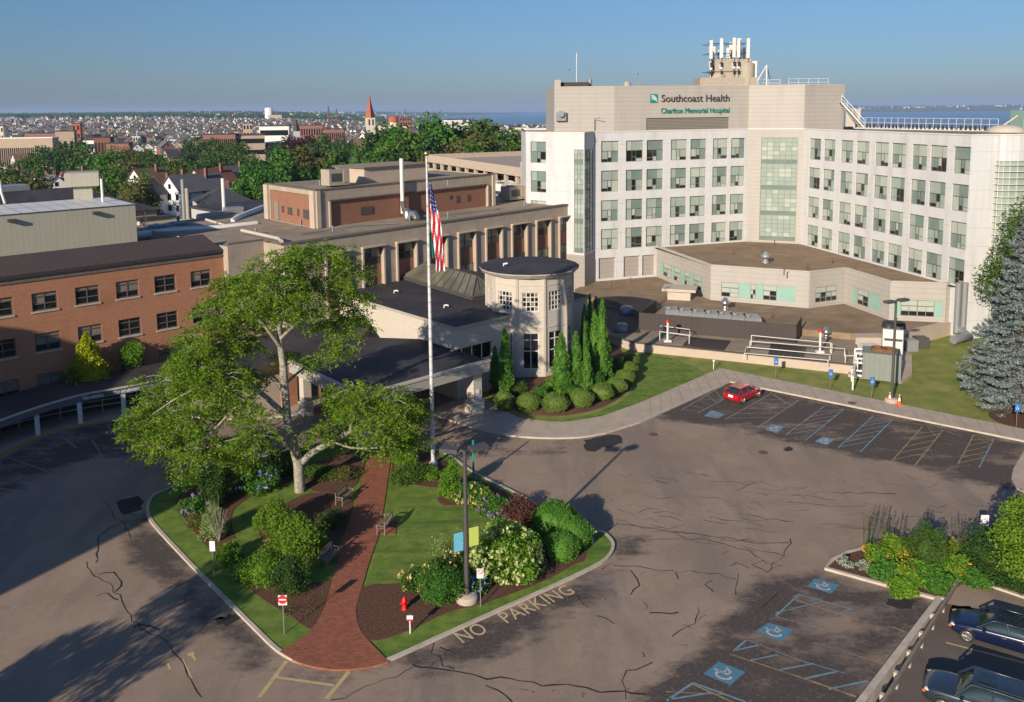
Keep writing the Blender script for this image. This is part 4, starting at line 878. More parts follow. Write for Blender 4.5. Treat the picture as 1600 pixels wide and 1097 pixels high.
frame_rail([(1166, 542), (1297, 554), (1294, 563), (1163, 552), (1166, 542)], 1.5, 'lowest white pipe loop just inside the low tan wall')
for px, py, lb in [(1043, 534, 'white vent pipe with a red cap left of the dark walk pad'), (1281, 551, 'white vent pipe with a red cap between the white pipe rails')]:
    q = P(px, py, .9); b = MB(); b.tube([(0, 0, 0), (0, 0, 2.3)], .12, 8); b.lathe((0, 0, 2.2), [(.1, 0), (.28, .1), (.28, .25), (0, .35)], 10, 1); b.box((0, 0, .1), (.8, .5, .2), 0); o = b.build('vent_pipe', ['white_pipe', 'sign_red'], label=lb, cat='vent pipe'); o.location = q
r_ = random.Random(9)
for i in range(14):
    px, py = [(1000, 433), (955, 448), (985, 442), (1080, 494), (1155, 497), (1205, 498), (1225, 430), (1260, 420), (1300, 412), (1145, 398), (1210, 383), (1190, 395), (1335, 425), (1400, 508)][i]; zz = 6.02 if py < 431 and px > 1100 or i in (9, 10, 11) else BZ
    q = P(px, py, zz); b = MB(); b.tube([(0, 0, 0), (0, 0, .7), (.15, 0, .8)], .08, 6); o = b.build('vent_stub', 'rust', label='short dark vent stub standing on the brown gravel roof', cat='vent stub', group='vent stubs on the brown gravel roofs'); o.location = q
# ------------------------------------------------------------ chillers and pad beside the lawn
pad = slab('equipment_pad', [XY(v) for v in PL([(1325, 590), (1408, 601), (1425, 590), (1425, 560), (1400, 545), (1337, 535)], 0)], -.02, .35, 'concrete', label='concrete pad under the chillers beside the lawn', cat='pad')
F = Fac(P(1347, 592, .35).to_2d(), P(1407, 598, .35).to_2d()); b = MB(); b.fbox(F, 0, F.L, .35, 3.0, -2.6, 0); u_ = b.build('cabinet', 'unit_green', None)
CHL = empty('grey_chiller', (0, 0, 0), label='grey green chiller cabinet with two brown fan openings next to the lamp post', cat='chiller'); u_.parent = CHL
for t in (.42, .68):
    c = F.pt(F.L * t, 0, -1.3); b = MB(); b.lathe((c.x, c.y, 3.0), [(.7, .0), (.75, .3), (.6, .3), (.55, .05), (0, .05)], 16); b.build('fan_ring', 'rust', CHL)
F = Fac(P(1378, 558, .35).to_2d(), P(1411, 561, .35).to_2d()); CH2 = empty('white_chiller', (0, 0, 0), label='white chiller with two black fan stacks behind the grey green cabinet', cat='chiller')
b = MB(); b.fbox(F, 0, F.L, .35, 3.4, -2.2, 0); b.build('cabinet', 'white_metal', CH2); b = MB(); b.fbox(F, .15, F.L - .15, 2.2, 2.45, 0, .05); b.build('vent_slot', 'bronze', CH2)
for t in (.3, .75):
    c = F.pt(F.L * t, 0, -1.1); b = MB(); b.lathe((c.x, c.y, 3.4), [(.75, 0), (.65, .6), (.5, .6), (0, .4)], 16); b.build('fan_stack', 'dark_metal', CH2)
b = MB(); q = P(1358, 566, .35); b.box((q.x, q.y, 1.3), (1.7, 1.4, 1.9)); b.build('pump_box', 'white_metal', label='small white louvred pump box left of the white chiller', cat='pump box')
b = MB()
for k, (px0, py0, px1, py1, z) in enumerate([(1332, 585, 1347, 588, .7), (1331, 578, 1347, 580, 1.2), (1336, 566, 1350, 568, 1.6), (1338, 552, 1375, 556, 2.2), (1336, 545, 1372, 548, 2.0), (1331, 588, 1337, 545, .8), (1333, 590, 1339, 548, 1.5), (1340, 560, 1352, 561, 2.0)]):
    b.tube([P(px0, py0, z), P(px1, py1, z)], .11, 8); p = P(px0, py0, z); b.tube([(p.x, p.y, .3), p], .09, 8)
b.build('chiller_pipework', 'white_pipe', label='tangle of white insulated pipes at the left end of the concrete pad', cat='pipework')
for px, py, lb in [(1421, 547, 'grey condenser cube right of the white chiller'), (1438, 543, 'dark condenser cube nearest the exhaust ducts')]:
    q = P(px, py, .1); b = MB(); b.box((0, 0, .6), (1.4, 1.2, 1.2)); b.box((0, 0, 1.22), (1.2, 1.0, .06)); o = b.build('condenser_cube', 'grey_metal' if px < 1430 else 'bronze', label=lb, cat='condenser'); o.location = q
# ------------------------------------------------------------ middle tan building
MZ = 13.2
mA, mB = P(560, 366.7, MZ).to_2d(), P(905, 318, MZ).to_2d(); md_ = (mB - mA).normalized()
FMm = Fac(mA, mB); uL = FMm.hit(440, 380)[0]
MD = empty('tan_building', (0, 0, 0), label='long tan concrete building with brick panels and a brick penthouse on its roof', cat='building')
FM2 = Fac(FMm.pt(uL, 0).to_2d(), mB); L = FM2.L
wl_ = [568.8, 620.7, 669, 715, 758, 799, 838, 874]; wr_ = [598.5, 649, 696, 739.5, 781, 821, 858, 893]
wu = [(FM2.hit(a, 400)[0], FM2.hit(c, 400)[0]) for a, c in zip(wl_, wr_)]; per = (wu[7][0] - wu[1][0]) / 6
base_u = wu[1][0]; ww_ = sum(c - a for a, c in wu[1:]) / 7
wu = [(base_u + per * k, base_u + per * k + ww_) for k in range(-3, 7)]; wu = [w_ for w_ in wu if w_[0] > .8]
zt = FM2.hit(635, 378)[1]; zb = FM2.hit(635, 405)[1]; zbb = zb - (zt - zb) * .95; pz = zt - zbb - 0
rects = []
for a, c in wu: rects += [(a, c, zb, zt), (a, c, zb - 4.0 + .0, zb - 4.0 + (zt - zb)), (a, c, 0.8, 2.6)]
zt2 = zb - 4.0 + (zt - zb)
b = MB(); b.wall(FM2, 0, L, 0, MZ, [(a, c, 0.3, zt) for a, c in wu], .45)
bkv = Vector((-md_.y, md_.x)); 
Lc, Rc = FM2.pt(0, 0).to_2d(), mB
FCx = Fac(Lc + bkv * 3.6 - md_ * 30, Lc + bkv * 3.6); lx = FCx.pt(FCx.hit(356, 395)[0], 0).to_2d()
foot = [XY(Lc), XY(Rc), XY(Rc + bkv * 30), XY(lx + bkv * 24), XY(lx), XY(Lc + bkv * 3.6)]
b.prism(foot, 0, MZ, top=False, bot=False, skip=(0,))
b.build('wall', 'tan_concrete', MD)
fl = [(p[0], p[1], MZ - .25) for p in foot]; sheet('roof', foot, MZ - .15, 'gravel_roof', parent=MD)
b = MB(); b.fbox(FM2, -.1, L + .1, MZ, MZ + .16, -.7, .12); F = Fac(foot[4], foot[5]); b.fbox(F, 0, F.L, MZ + .16, MZ + .3, -.5, .1); b.build('coping', 'coping', MD)
b = MB()
for a, c in wu: b.fquad(FM2, a, c, .3, zb, -.30)
b.build('brick_panel', 'brick_pale', MD)
for k, (a, c) in enumerate(wu):
    for lo, hi, row in ((zb, zt, 0), (zb - 4.0, zt2, 1)):
        if row == 1 and k < 4: continue
        pane_window(FM2, (a, c, lo, hi), .38 if row == 0 else .27, MD, [(0, .5, .42, 1, rw.choice([4, 4, 3])), (.5, 1, .42, 1, rw.choice([4, 4, 3])), (0, .5, 0, .42, rw.choice([3, 4, 3])), (.5, 1, 0, .42, 3)], GM + ['g_blind'], 'frame_dark', .09)
b = MB()
for a, c in wu:
    for u in (a - .11, c + .11): b.fbox(FM2, u - .11, u + .11, 0, zt + .05, .0, .26)
    b.fbox(FM2, a - .28, c + .28, zt + .06, zt + .2, 0, .5)
b.build('fin', 'tan_concrete_light', MD)
b = MB(); b.fbox(FM2, 0, .9, 0, MZ - .02, .01, .35); b.fbox(FM2, L - .9, L, 0, MZ - .02, .01, .12); b.build('pier', 'tan_concrete_light', MD)
b = MB(); q = P(437, 375, MZ).to_2d(); b.tube([P(378, 360, MZ + .3), P(436, 373, MZ + .3), P(440, 377, MZ + .3)], .22, 6); b.build('white_flashing', 'cream_trim', MD)
# penthouse
PH = 17.6
q0, qR, qL = P(495, 356, MZ).to_2d(), P(773, 319.8, MZ).to_2d(), P(416.5, 340, MZ).to_2d()
FPf, FPl = Fac(q0, qR), Fac(qL, q0)
b = MB(); pan = (2.0, FPf.L - 1.6, MZ, 16.2); b.wall(FPf, 0, FPf.L, MZ - .2, PH, [(pan[0], pan[1], MZ - .1, 16.2)], .22)
b.wall(FPl, 0, FPl.L, MZ - .2, PH, [(1.3, FPl.L - 1.3, MZ - .1, PH - .6)], .22)
q3 = qR + (qL - q0); b.prism([XY(q0), XY(qR), XY(q3), XY(qL)], MZ - .2, PH, top=False, bot=False, skip=(0, 3)); b.build('penthouse_wall', 'tan_concrete', MD)
b = MB(); b.fquad(FPf, pan[0], pan[1], MZ - .1, 16.2, -.21); b.fquad(FPl, 1.3, FPl.L - 1.3, MZ - .1, PH - .6, -.21); b.build('penthouse_brick', 'brick_pale', MD)
sheet('penthouse_roof', [XY(q0), XY(qR), XY(q3), XY(qL)], PH - .12, 'gravel_roof', parent=MD)
b = MB(); b.fbox(FPf, -.1, FPf.L + .1, PH, PH + .14, -.5, .1); b.fbox(FPl, 0, FPl.L - .55, PH, PH + .14, -.5, .1); b.fbox(FPf, 1.8, FPf.L - 1.4, 16.2, 16.35, 0, .12); b.build('penthouse_coping', 'coping', MD)
b = MB()
for u in (.0, ): b.fbox(FPf, u, u + .55, MZ - .1, PH - .01, .0, .2); b.fbox(FPl, FPl.L - 1.1, FPl.L, MZ - .1, PH - .01, .002, .3); b.fbox(FPl, 0, 1.1, MZ - .1, PH - .01, .002, .3); b.fbox(FPf, FPf.L - .55, FPf.L, MZ - .1, PH - .01, 0, .2); b.fbox(FPf, 1.75, 1.98, MZ - .1, 16.19, 0, .2); b.fbox(FPf, pan[1] + .02, pan[1] + .25, MZ - .1, 16.19, 0, .2)
b.build('pier', 'tan_concrete_light', MD)
b = MB()
for px, py, w_, h_ in [(574, 329, 1.9, .95), (705, 308, .35, .5), (716, 311, .55, .9), (733, 309, .5, .9)]:
    u, z = FPf.hit(px, py); b.fbox(FPf, u - w_ / 2, u + w_ / 2, z - h_ / 2, z + h_ / 2, -.2, -.12)
for px, py, w_, h_ in [(440, 327, .5, .8), (451, 330, 1.1, .9), (464, 332, .4, .9), (476, 335, 1.3, 1.1)]:
    u, z = FPl.hit(px, py); b.fbox(FPl, u - w_ / 2, u + w_ / 2, z - h_ / 2, z + h_ / 2, -.2, -.12)
b.build('vent_grille', 'bronze', MD)
b = MB(); u, z = FPl.hit(430.5, 327); b.fbox(FPl, u - .55, u + .55, MZ, MZ + 2.3, -.2, -.1); b.build('door', 'frame_grey', MD)
u0, u1 = P(569.7, 285.4, PH).to_2d(), P(666.8, 277, PH).to_2d(); ul = u0 + bkv * 6.6; b = MB(); b.prism([XY(u0), XY(u1), XY(u1 + bkv * 6.6), XY(ul)], PH - .2, 19.4, mi=0); b.prism([XY(u0 - md_ * .3 - bkv * .3), XY(u1 + md_ * .3 - bkv * .3), XY(u1 + bkv * 6.9 + md_ * .3), XY(ul + bkv * .3 - md_ * .3)], 19.42, 19.6, mi=1, mtop=2); b.build('stair_house', ['tan_concrete_light', 'coping', 'gravel_roof'], MD)
def ac_unit(name, px, py, z, s, m, label, rz=.78, cat='air conditioner'):
    q = P(px, py, z); E = empty(name, (q.x, q.y, z), rz, label, cat); b = MB(); b.box((0, 0, s[2] * .55), (s[0], s[1], s[2])); b.box((s[0] * .36, 0, s[2] * .6), (s[0] * .3, s[1] * 1.08, s[2] * .8)); b.build('cabinet', m, E)
    b = MB(); b.box((-s[0] * .15, -s[1] * .5 - .02, s[2] * .55), (s[0] * .5, .06, s[2] * .5)); b.build('grille', 'bronze', E); b = MB(); b.lathe((-s[0] * .2, 0, s[2] * 1.05), [(s[1] * .3, 0), (s[1] * .3, .12), (0, .12)], 12); b.build('fan', 'dark_metal', E); return E
ac_unit('rooftop_unit', 524, 290, PH, (2.9, 1.9, 2.0), 'unit_beige', 'beige air handler on the penthouse roof beside the stair house')
ac_unit('rooftop_unit', 802, 312, MZ, (3.4, 2.0, 2.0), 'unit_beige', 'beige rusty rooftop unit at the right end of the tan building roof')
ac_unit('rooftop_unit', 786, 303, MZ, (2.6, 2.0, 1.7), 'white_metal', 'white rooftop unit between the penthouse and the parking deck')
b = MB(); qd = P(829, 308, MZ).to_2d(); b.box((qd.x, qd.y, MZ + .8), (3.6, 3, 1.7), 0, .2); b.build('roof_plenum', 'grey_metal', label='pale grey metal plenum box against the white hospital wing', cat='plenum')
b = MB(); s0 = P(626, 347, MZ); u, z = FPf.hit(626, 340); w_ = FPf.pt(u, 0, .45)
b.tube([(w_.x, w_.y, MZ + .5), (w_.x, w_.y, 20.8)], .26, 10); b.build('flue_pipe', 'white_pipe', label='tall white flue pipe against the brick penthouse wall', cat='pipe')
b = MB(); b.tube([(w_.x, w_.y, 15.2), (w_.x + .3, w_.y - 1, 14.3), (w_.x + .9, w_.y - 2, 13.9), (w_.x + 1.8, w_.y - 2.5, 13.9), (w_.x + 2.2, w_.y - 3, 13.3)], [.28, .32, .45, .5, .4], 10); b.lathe((w_.x + .9, w_.y - 2.1, 13.3), [(.6, 0), (.6, .9), (.2, 1.3), (0, 1.3)], 12); b.build('blower_duct', 'steel', label='shiny bent steel duct and blower at the foot of the white flue', cat='duct')
# recessed connecting wall between brick building and tan building
FC = Fac(foot[4], foot[5])
b = MB(); b.fbox(FC, 1.2, FC.L - .01, .0, MZ - 3.2, .05, .4); b.build('lower_panel', 'tan_concrete', MD)
# ------------------------------------------------------------ brick building
bA, bB = PY(0, 450, 71.5).to_2d(), PY(351, 397, 85.3).to_2d(); FBk = Fac(bA - (bB - bA) * .35, bB)
BR = empty('brick_building', (0, 0, 0), label='three storey red brick building with dark windows and a brown metal roof screen', cat='building')
ez = FBk.hit(175, 423)[1]; hz = lambda x, y: FBk.hit(x, y)
cols = [(49.6, 86.5), (114.6, 151), (177.8, 213.5), (239.5, 273.5), (300, 333)]
cu = [(hz(a, 470)[0], hz(c, 465)[0]) for a, c in cols]; pr_ = (cu[-1][0] - cu[0][0]) / 4; wd_ = sum(c - a for a, c in cu) / 5
cu = [(cu[0][0] + pr_ * k, cu[0][0] + pr_ * k + wd_) for k in range(-3, 5)]; cu = [c for c in cu if c[0] > .5]
r1 = (hz(52, 487.5)[1], hz(52, 459)[1]); r2 = (hz(56, 551)[1], hz(56, 522.5)[1]); pitch = r1[0] - r2[0]; r3 = (r2[0] - pitch, r2[1] - pitch)
rects = [(a, c, z0, z1) for a, c in cu for z0, z1 in (r1, r2, r3)]
b = MB(); b.wall(FBk, 0, FBk.L, 0, ez, rects, .22); bk2 = Vector((-FBk.d.y, FBk.d.x))
a0, a1 = FBk.pt(0, 0).to_2d(), FBk.pt(FBk.L, 0).to_2d(); fo_ = [XY(a0), XY(a1), XY(a1 + bk2 * 24), XY(a0 + bk2 * 24)]
b.prism(fo_, 0, ez, top=False, bot=False, skip=(0,)); b.build('wall', 'brick', BR)
sheet('roof', fo_, ez - .05, 'gravel_roof', parent=BR)
for i, r in enumerate(rects):
    t = rw.random(); m1 = 4 if t < .45 else 3
    pane_window(FBk, r, .17, BR, [(0, .5, .38, .78, m1), (.5, 1, .38, .78, m1 if rw.random() < .7 else 3), (0, .5, .78, 1, 4 if t < .7 else 3), (.5, 1, .78, 1, 4 if t < .7 else 3), (0, .5, 0, .38, 3), (.5, 1, 0, .38, 3)], GM + ['g_blind'], 'frame_brown', .09, sill='kerb')
b = MB(); b.fbox(FBk, 0, FBk.L, ez, ez + .22, -.5, .10); b.build('eave', 'coping', BR)
st = Fac(FBk.pt(0, 0, -2.4).to_2d(), FBk.pt(FBk.L, 0, -2.4).to_2d()); ztop = st.hit(150, 384.5)[1]; uT = st.hit(317, 366)[0]; uB = FBk.L - .3
b = MB(); z0 = ez + .75
b.face([FBk.pt(0, z0, .15), FBk.pt(uB, z0, .15), FBk.pt(uT, ztop, -2.4), FBk.pt(0, ztop, -2.4)]); b.face([FBk.pt(0, z0, .05), FBk.pt(0, ztop, -2.5), FBk.pt(uT, ztop, -2.5), FBk.pt(uB, z0, .05)])
b.face([FBk.pt(uB, z0, .15), FBk.pt(uB, z0, .05), FBk.pt(uT, ztop, -2.5), FBk.pt(uT, ztop, -2.4)]); b.face([FBk.pt(0, ztop, -2.4), FBk.pt(uT, ztop, -2.4), FBk.pt(uT, ztop, -2.5), FBk.pt(0, ztop, -2.5)])
scn = b.build('roof_screen', 'brown_metal', BR); b = MB(); b.fbox(FBk, 0, uB, z0 - .28, z0 - .01, .0, .17)
k = 1.0
while k < uB: b.fbox(FBk, k, k + .18, ez + .24, z0 - .27, -.1, .1); k += 2.2
b.build('screen_rail', 'brown_screen', scn)
# cream metal penthouse
c0 = PY(211, 318.7, 88).to_2d(); cl = c0 - FBk.d * 44; bz0, bz1 = ez - .2, 27 - (318.7 - 175.9) * 88 / 1300
b = MB(); poly = [XY(cl), XY(c0), XY(c0 + bk2 * 9), XY(cl + bk2 * 9)]; b.prism(poly, bz0, bz1); b.build('penthouse_wall', 'cream_metal', BR)
mat('metal_roof', (.50, .47, .43), .45, var=.08, vs=.4, build=lambda m, n, b_: stripes(1.6, .07, (.22, .2, .18), 'X')(m, n, b_))
Fp = Fac(cl, c0); b = MB()
b.face([Fp.pt(0, bz1 + .02, .15), Fp.pt(Fp.L, bz1 + .02, .15), Fp.pt(Fp.L, bz1 + .12, -9.1), Fp.pt(0, bz1 + .12, -9.1)])
pr2 = b.build('penthouse_roof', 'white_metal', BR); b = MB()
k = .3
while k < Fp.L: b.face([Fp.pt(k, bz1 + .03, .16), Fp.pt(k + .09, bz1 + .03, .16), Fp.pt(k + .09, bz1 + .14, -9), Fp.pt(k, bz1 + .14, -9)]); k += 1.5
b.face([Fp.pt(0, bz1 + .085, -4.4), Fp.pt(Fp.L, bz1 + .085, -4.4), Fp.pt(Fp.L, bz1 + .086, -4.5), Fp.pt(0, bz1 + .086, -4.5)]); b.build('roof_seam', 'grey_metal', pr2)
for px, py in [(17, 345), (149, 333)]:
    u, z = Fp.hit(px, py); b = MB(); b.fbox(Fp, u - .35, u + .35, z - .08, z + .18, 0, .5); b.build('wall_light', 'bronze', BR)
q = PY(131, 311, 93.5); b = MB(); b.box((q.x, q.y, bz1 + .9), (1.9, 1.6, 1.9), 0, .78 - .35); b.box((q.x - .2, q.y + .4, bz1 + 2.3), (3.4, 3.6, 1.5), 0, .78 - .35); b.build('cream_stack', 'cream_metal', label='cream box shaped air stack on a narrow neck above the long cream penthouse', cat='air stack')
b = MB(); q = PY(161, 318, 90); b.tube([q, q + Vector((0, 0, 2.7))], .15, 8); b.build('vent_pipe', 'white_pipe', label='white vent pipe near the right end of the cream penthouse roof', cat='pipe')
b = MB(); q = PY(8, 318, 90); b.tube([q, q + Vector((-.3, 0, 1.2)), q + Vector((-.4, 0, 2.6))], .15, 8); b.build('vent_pipe', 'white_pipe', label='crooked white vent pipe at the left edge of the photo on the cream penthouse', cat='pipe')
# ducts on the link roof
mat('membrane_blue', (.16, .22, .26), .7, var=.3, vs=1)
DZ = ez + .5
b = MB(); b.tube([P(212, 368, DZ), P(270, 361, DZ + .4), P(340, 357, DZ + .4), P(401, 350, DZ + .4)], [.45, .42, .42, .40], 12); b.build('long_duct', 'white_pipe', label='long white round duct lying across the roof between brick and tan buildings', cat='duct')
b = MB(); b.tube([P(362, 347, DZ + .4), P(372, 340, DZ + .6), P(410, 325, DZ + .8), P(432, 319, DZ + .8)], .42, 12); b.build('branch_duct', 'white_pipe', label='white duct climbing from the long duct toward the brick penthouse', cat='duct')
b = MB(); b.tube([P(310, 340, DZ + .5), P(355, 334, DZ + .5)], .5, 12); q = P(365, 337, DZ); b.box((q.x, q.y, DZ + .5), (2.4, 1.6, 1.4), 0, .6); b.build('rear_duct', 'grey_metal', label='grey duct with a square plenum behind the long white duct', cat='duct')
b = MB(); b.tube([P(322, 343, DZ + .7), P(378, 360, DZ + .1)], .16, 8); b.build('cross_pipe', 'cream_trim', label='thin cream pipe crossing under the long white duct', cat='pipe')
b = MB()
for k in range(6):
    px = 222 + k * 12; q = P(px, 368 - k * 1.5, ez + .2); b.box((q.x, q.y, ez + .35 + .15 * (k % 3)), (1.7, 1.5, .6 + .3 * (k % 3)), 0, .5 + k)
b.tube([P(218, 345, DZ + 1.5), P(240, 366, DZ)], .07, 6); b.build('roof_equipment', 'membrane_blue', label='group of shaded blue grey boxes at the end of the cream penthouse', cat='equipment')
rail('ladder_rail', [P(214, 362, ez + .2), P(226, 357, ez + .2), P(230, 362, ez + .2)], 2.2, 'frame_dark', label='dark ladder rail beside the right corner of the cream penthouse', cat='railing')
for px, py, h_, m, lb in [(289, 350, 6.0, 'grey_metal', 'tall grey flue left of the white flue on the link roof'), (351, 339, 5.5, 'white_pipe', 'tall white flue on the link roof in front of the dark hip roof'), (295, 350, 4.8, 'unit_beige', 'tan flue right beside the tall grey flue')]:
    q = P(px, py, ez); b = MB(); b.tube([(0, 0, 0), (0, 0, h_)], .27, 10); b.box((0, 0, .3), (1, 1, .8)); o = b.build('roof_flue', m, label=lb, cat='flue'); o.location = q
# ------------------------------------------------------------ lobby, rotunda, canopy, walkway
LZ = 7.1; LB = empty('lobby_building', (0, 0, 0), label='low cream block lobby with a black flat roof and a glass ridge skylight', cat='building')
Nn = P(713, 510, LZ).to_2d(); Nr = P(918, 462, LZ).to_2d(); fdir = (Nr - Nn).normalized(); bdir = Vector((-fdir.y, fdir.x))
Lb = Nn + bdir * 22; poly = [XY(Nn), XY(Nr), XY(Nr + bdir * 22), XY(Lb)]
b = MB(); FF, FLf = Fac(Nn, Nr), Fac(Lb, Nn)
lwz = [(FF.hit(733, 540)[0] - 2.0, FF.hit(733, 540)[0] + 2.9, 3.3, 4.9)]
b.wall(FF, 0, FF.L, 0, LZ - .3, lwz, .25); b.wall(FLf, 0, FLf.L, 0, LZ - .3); b.prism(poly, 0, LZ - .3, top=False, bot=False, skip=(0, 3)); b.build('wall', 'cream_block', LB)
b = MB(); e = .25; pe = [XY(Nn - fdir * e - bdir * e), XY(Nr + fdir * e - bdir * e), XY(Nr + fdir * e + bdir * 22), XY(Lb - fdir * e)]; b.prism(pe, LZ - .3, LZ, mi=0, mtop=1); b.build('roof', ['fascia', 'dark_roof'], LB)
pane_window(FF, lwz[0], .22, LB, [(k / 4, (k + 1) / 4, 0, 1, 3) for k in range(4)], GM, 'frame_white', .08)
# skylight: hipped glass ridge
sk = [P(628, 436, LZ), P(738, 469, LZ), P(764, 460, LZ)]; s0, s1 = sk[0].to_2d(), sk[1].to_2d(); sd_ = (s1 - s0).normalized(); sb = Vector((-sd_.y, sd_.x)); 
if sb.y < 0: sb = -sb
sw = (sk[2].to_2d() - s1).length * 1.3; SL = (s1 - s0).length; rz_ = LZ + 2.0
r0, r1_ = s0 + sd_ * 2 + sb * sw / 2, s1 - sd_ * 2 + sb * sw / 2; s2_, s3_ = s1 + sb * sw, s0 + sb * sw; v3 = lambda p, z: (p.x, p.y, z)
b = MB(); zb_ = LZ + .3; b.face([v3(s0, zb_), v3(s1, zb_), v3(r1_, rz_), v3(r0, rz_)]); b.face([v3(s1, zb_), v3(s2_, zb_), v3(r1_, rz_)]); b.face([v3(s2_, zb_), v3(s3_, zb_), v3(r0, rz_), v3(r1_, rz_)]); b.face([v3(s3_, zb_), v3(s0, zb_), v3(r0, rz_)])
mat('skylight_glass', (.20, .18, .12), .04, var=.4, vs=.5, spec=1.0, metal=.35)
skg = b.build('skylight', 'skylight_glass', LB); b = MB()
for k in range(11):
    t = k / 10; a = s0.lerp(s1, t); c = r0.lerp(r1_, t); c2 = s3_.lerp(s2_, t); b.tube([v3(a, zb_ + .03), v3(c, rz_ + .04)], .07, 4); b.tube([v3(c2, zb_ + .03), v3(c, rz_ + .04)], .07, 4)
for k in range(1, 4): t = k / 4; b.tube([v3(s1.lerp(s2_, t), zb_ + .03), v3(r1_, rz_ + .04)], .06, 4); b.tube([v3(s0.lerp(s3_, t), zb_ + .03), v3(r0, rz_ + .04)], .06, 4)
for a, c in ((s0, s1), (s1, s2_), (s2_, s3_), (s3_, s0)): b.tube([v3(a, zb_), v3(c, zb_)], .14, 4)
b.tube([v3(r0, rz_ + .04), v3(r1_, rz_ + .04)], .08, 4); b.build('glazing_bar', 'bronze', skg)
b = MB(); b.prism([XY(s0), XY(s1), XY(s2_), XY(s3_)], LZ - .02, zb_ - .05); b.build('kerb_frame', 'bronze', skg)
for i, (px, py) in enumerate([(616, 458), (694, 481), (597, 590)][:2]):
    q = P(px, py, LZ); b = MB(); b.tube([(0, 0, 0), (0, 0, .25), (.25, 0, .3), (.45, 0, .2)], .09, 6); o = b.build('roof_drain', 'white_pipe', label=['small bent white vent near the glass skylight on the black lobby roof', 'small bent white vent near the front corner of the black lobby roof'][i], cat='vent'); o.location = q
# rotunda
RTc = Vector((1.7, 83.2)); rr_ = 4.4; RO = empty('rotunda', (RTc.x, RTc.y, 0), label='ten sided cream block rotunda with a wide round black roof and tall windows', cat='rotunda')
vt = [RTc + Vector((rr_ * math.cos(R(-90 - 18 + 36 * k)), rr_ * math.sin(R(-90 - 18 + 36 * k)))) for k in range(10)]
bw_ = MB(); bt = MB(); org = (RTc.x, RTc.y, 0)
for k in range(10):
    F = Fac(vt[k], vt[(k + 1) % 10]); n_out = (vt[k] + vt[(k + 1) % 10]) / 2 - RTc
    if F.n.dot(n_out) < 0: F.n = -F.n
    c_ = F.L / 2; rc = [(c_ - .80, c_ + .80, 7.4, 9.3), (c_ - .80, c_ + .80, 1.6, 5.3)] if k in (0, 1, 2, 3, 8, 9) else []
    bw_.wall(F, 0, F.L, 0, 10.75, rc, .22)
    bt.fbox(F, -.1, .16, 0, 10.7, 0, .09); bt.fbox(F, F.L - .16, F.L + .1, 0, 10.7, 0, .09); bt.fbox(F, .161, F.L - .161, 5.75, 5.85, 0, .06); bt.fbox(F, .161, F.L - .161, 9.9, 10.0, 0, .05)
    bt.fbox(F, -.05, F.L + .05, .8, 1.35, .0915, .14)
    for j, r in enumerate(rc):
        if j == 0: pn = [(a / 4, (a + 1) / 4, q_ / 4, (q_ + 1) / 4, 3 if (a + q_) % 3 else 4) for a in range(4) for q_ in range(4)]
        else: pn = [(0, .5, .8, 1, 3), (.5, 1, .8, 1, 3), (0, .5, .5, .8, 3), (.5, 1, .5, .8, 3), (0, .5, 0, .5, 3), (.5, 1, 0, .5, 3)]
        w_ = pane_window(F, r, .18, None, pn, GM + ['g_blind'], 'frame_white', .075 if j == 0 else .1); w_.parent = RO; w_.location = Vector(w_.location) - Vector(org)
bw_.build('wall', 'cream_block', RO, org=org).location = (0, 0, 0); bt.build('trim', 'cream_trim', RO, org=org).location = (0, 0, 0)
b = MB(); b.lathe((0, 0, 0), [(rr_ * .98, 10.7), (4.7, 10.73), (4.98, 11.05), (5.08, 11.07), (5.08, 11.2)], 20, 0, False); b.build('eave', 'fascia', RO)
b = MB(); b.lathe((0, 0, 0), [(5.06, 11.12), (5.06, 11.22), (4.98, 11.23), (3.4, 11.36), (.2, 11.5)], 20, 0, False); b.build('roof', 'dark_roof', RO)
b = MB(); b.tube([(-2.6, -1.2, 11.3), (-2.6, -1.2, 11.6), (-2.2, -1.2, 11.65)], .1, 6); b.build('vent', 'white_pipe', RO)
# porte-cochere
CZ = 4.8; CN = empty('entrance_canopy', (0, 0, 0), label='drive-through entrance canopy with a black flat roof, pale fascia and square pillars', cat='canopy')
cA, cB, cC = P(765, 564, CZ).to_2d(), P(565, 620, CZ).to_2d(), P(451, 566, CZ).to_2d(); cx_ = (cA - cB).normalized(); cy_ = (cC - cB).normalized()
cD = cA + (cC - cB) * 1.0
poly = [XY(cB), XY(cA), XY(cA + cy_ * 3.9), XY(Nn), XY(Nn + bdir * 5.5), XY(cC + cx_ * 9.5 + cy_ * 2), XY(cC)]
b = MB(); b.prism(poly, CZ - .9, CZ, mi=0, mtop=1); b.build('roof', ['fascia', 'dark_roof'], CN)
F = Fac(cB, cA); F_ = Fac(cC, cB); b = MB(); b.fbox(F, -.1, F.L + .1, CZ - .02, CZ + .14, -.3, .1); b.fbox(F_, 0, F_.L - .31, CZ - .02, CZ + .139, -.3, .1); b.build('roof_edge', 'cream_trim', CN)
ink = lambda p: (p - (cA + cB + cC + cD) / 4)
for p, s in [(cA + (-cx_ + cy_) * 1.0, 1), (cB + (cx_ + cy_) * 1.0, 1), (cC + (cx_ - cy_) * 1.0, .8)]:
    E = MB(); rz2 = math.atan2(cx_.y, cx_.x); E.box((p.x, p.y, 2.4), (.95 * s, .95 * s, 3.0), 0, rz2); E.box((p.x, p.y, .6), (1.25 * s, 1.25 * s, 1.2), 0, rz2); E.box((p.x, p.y, 3.75), (1.1 * s, 1.1 * s, .28), 0, rz2); E.build('pillar', 'cream_block', CN)
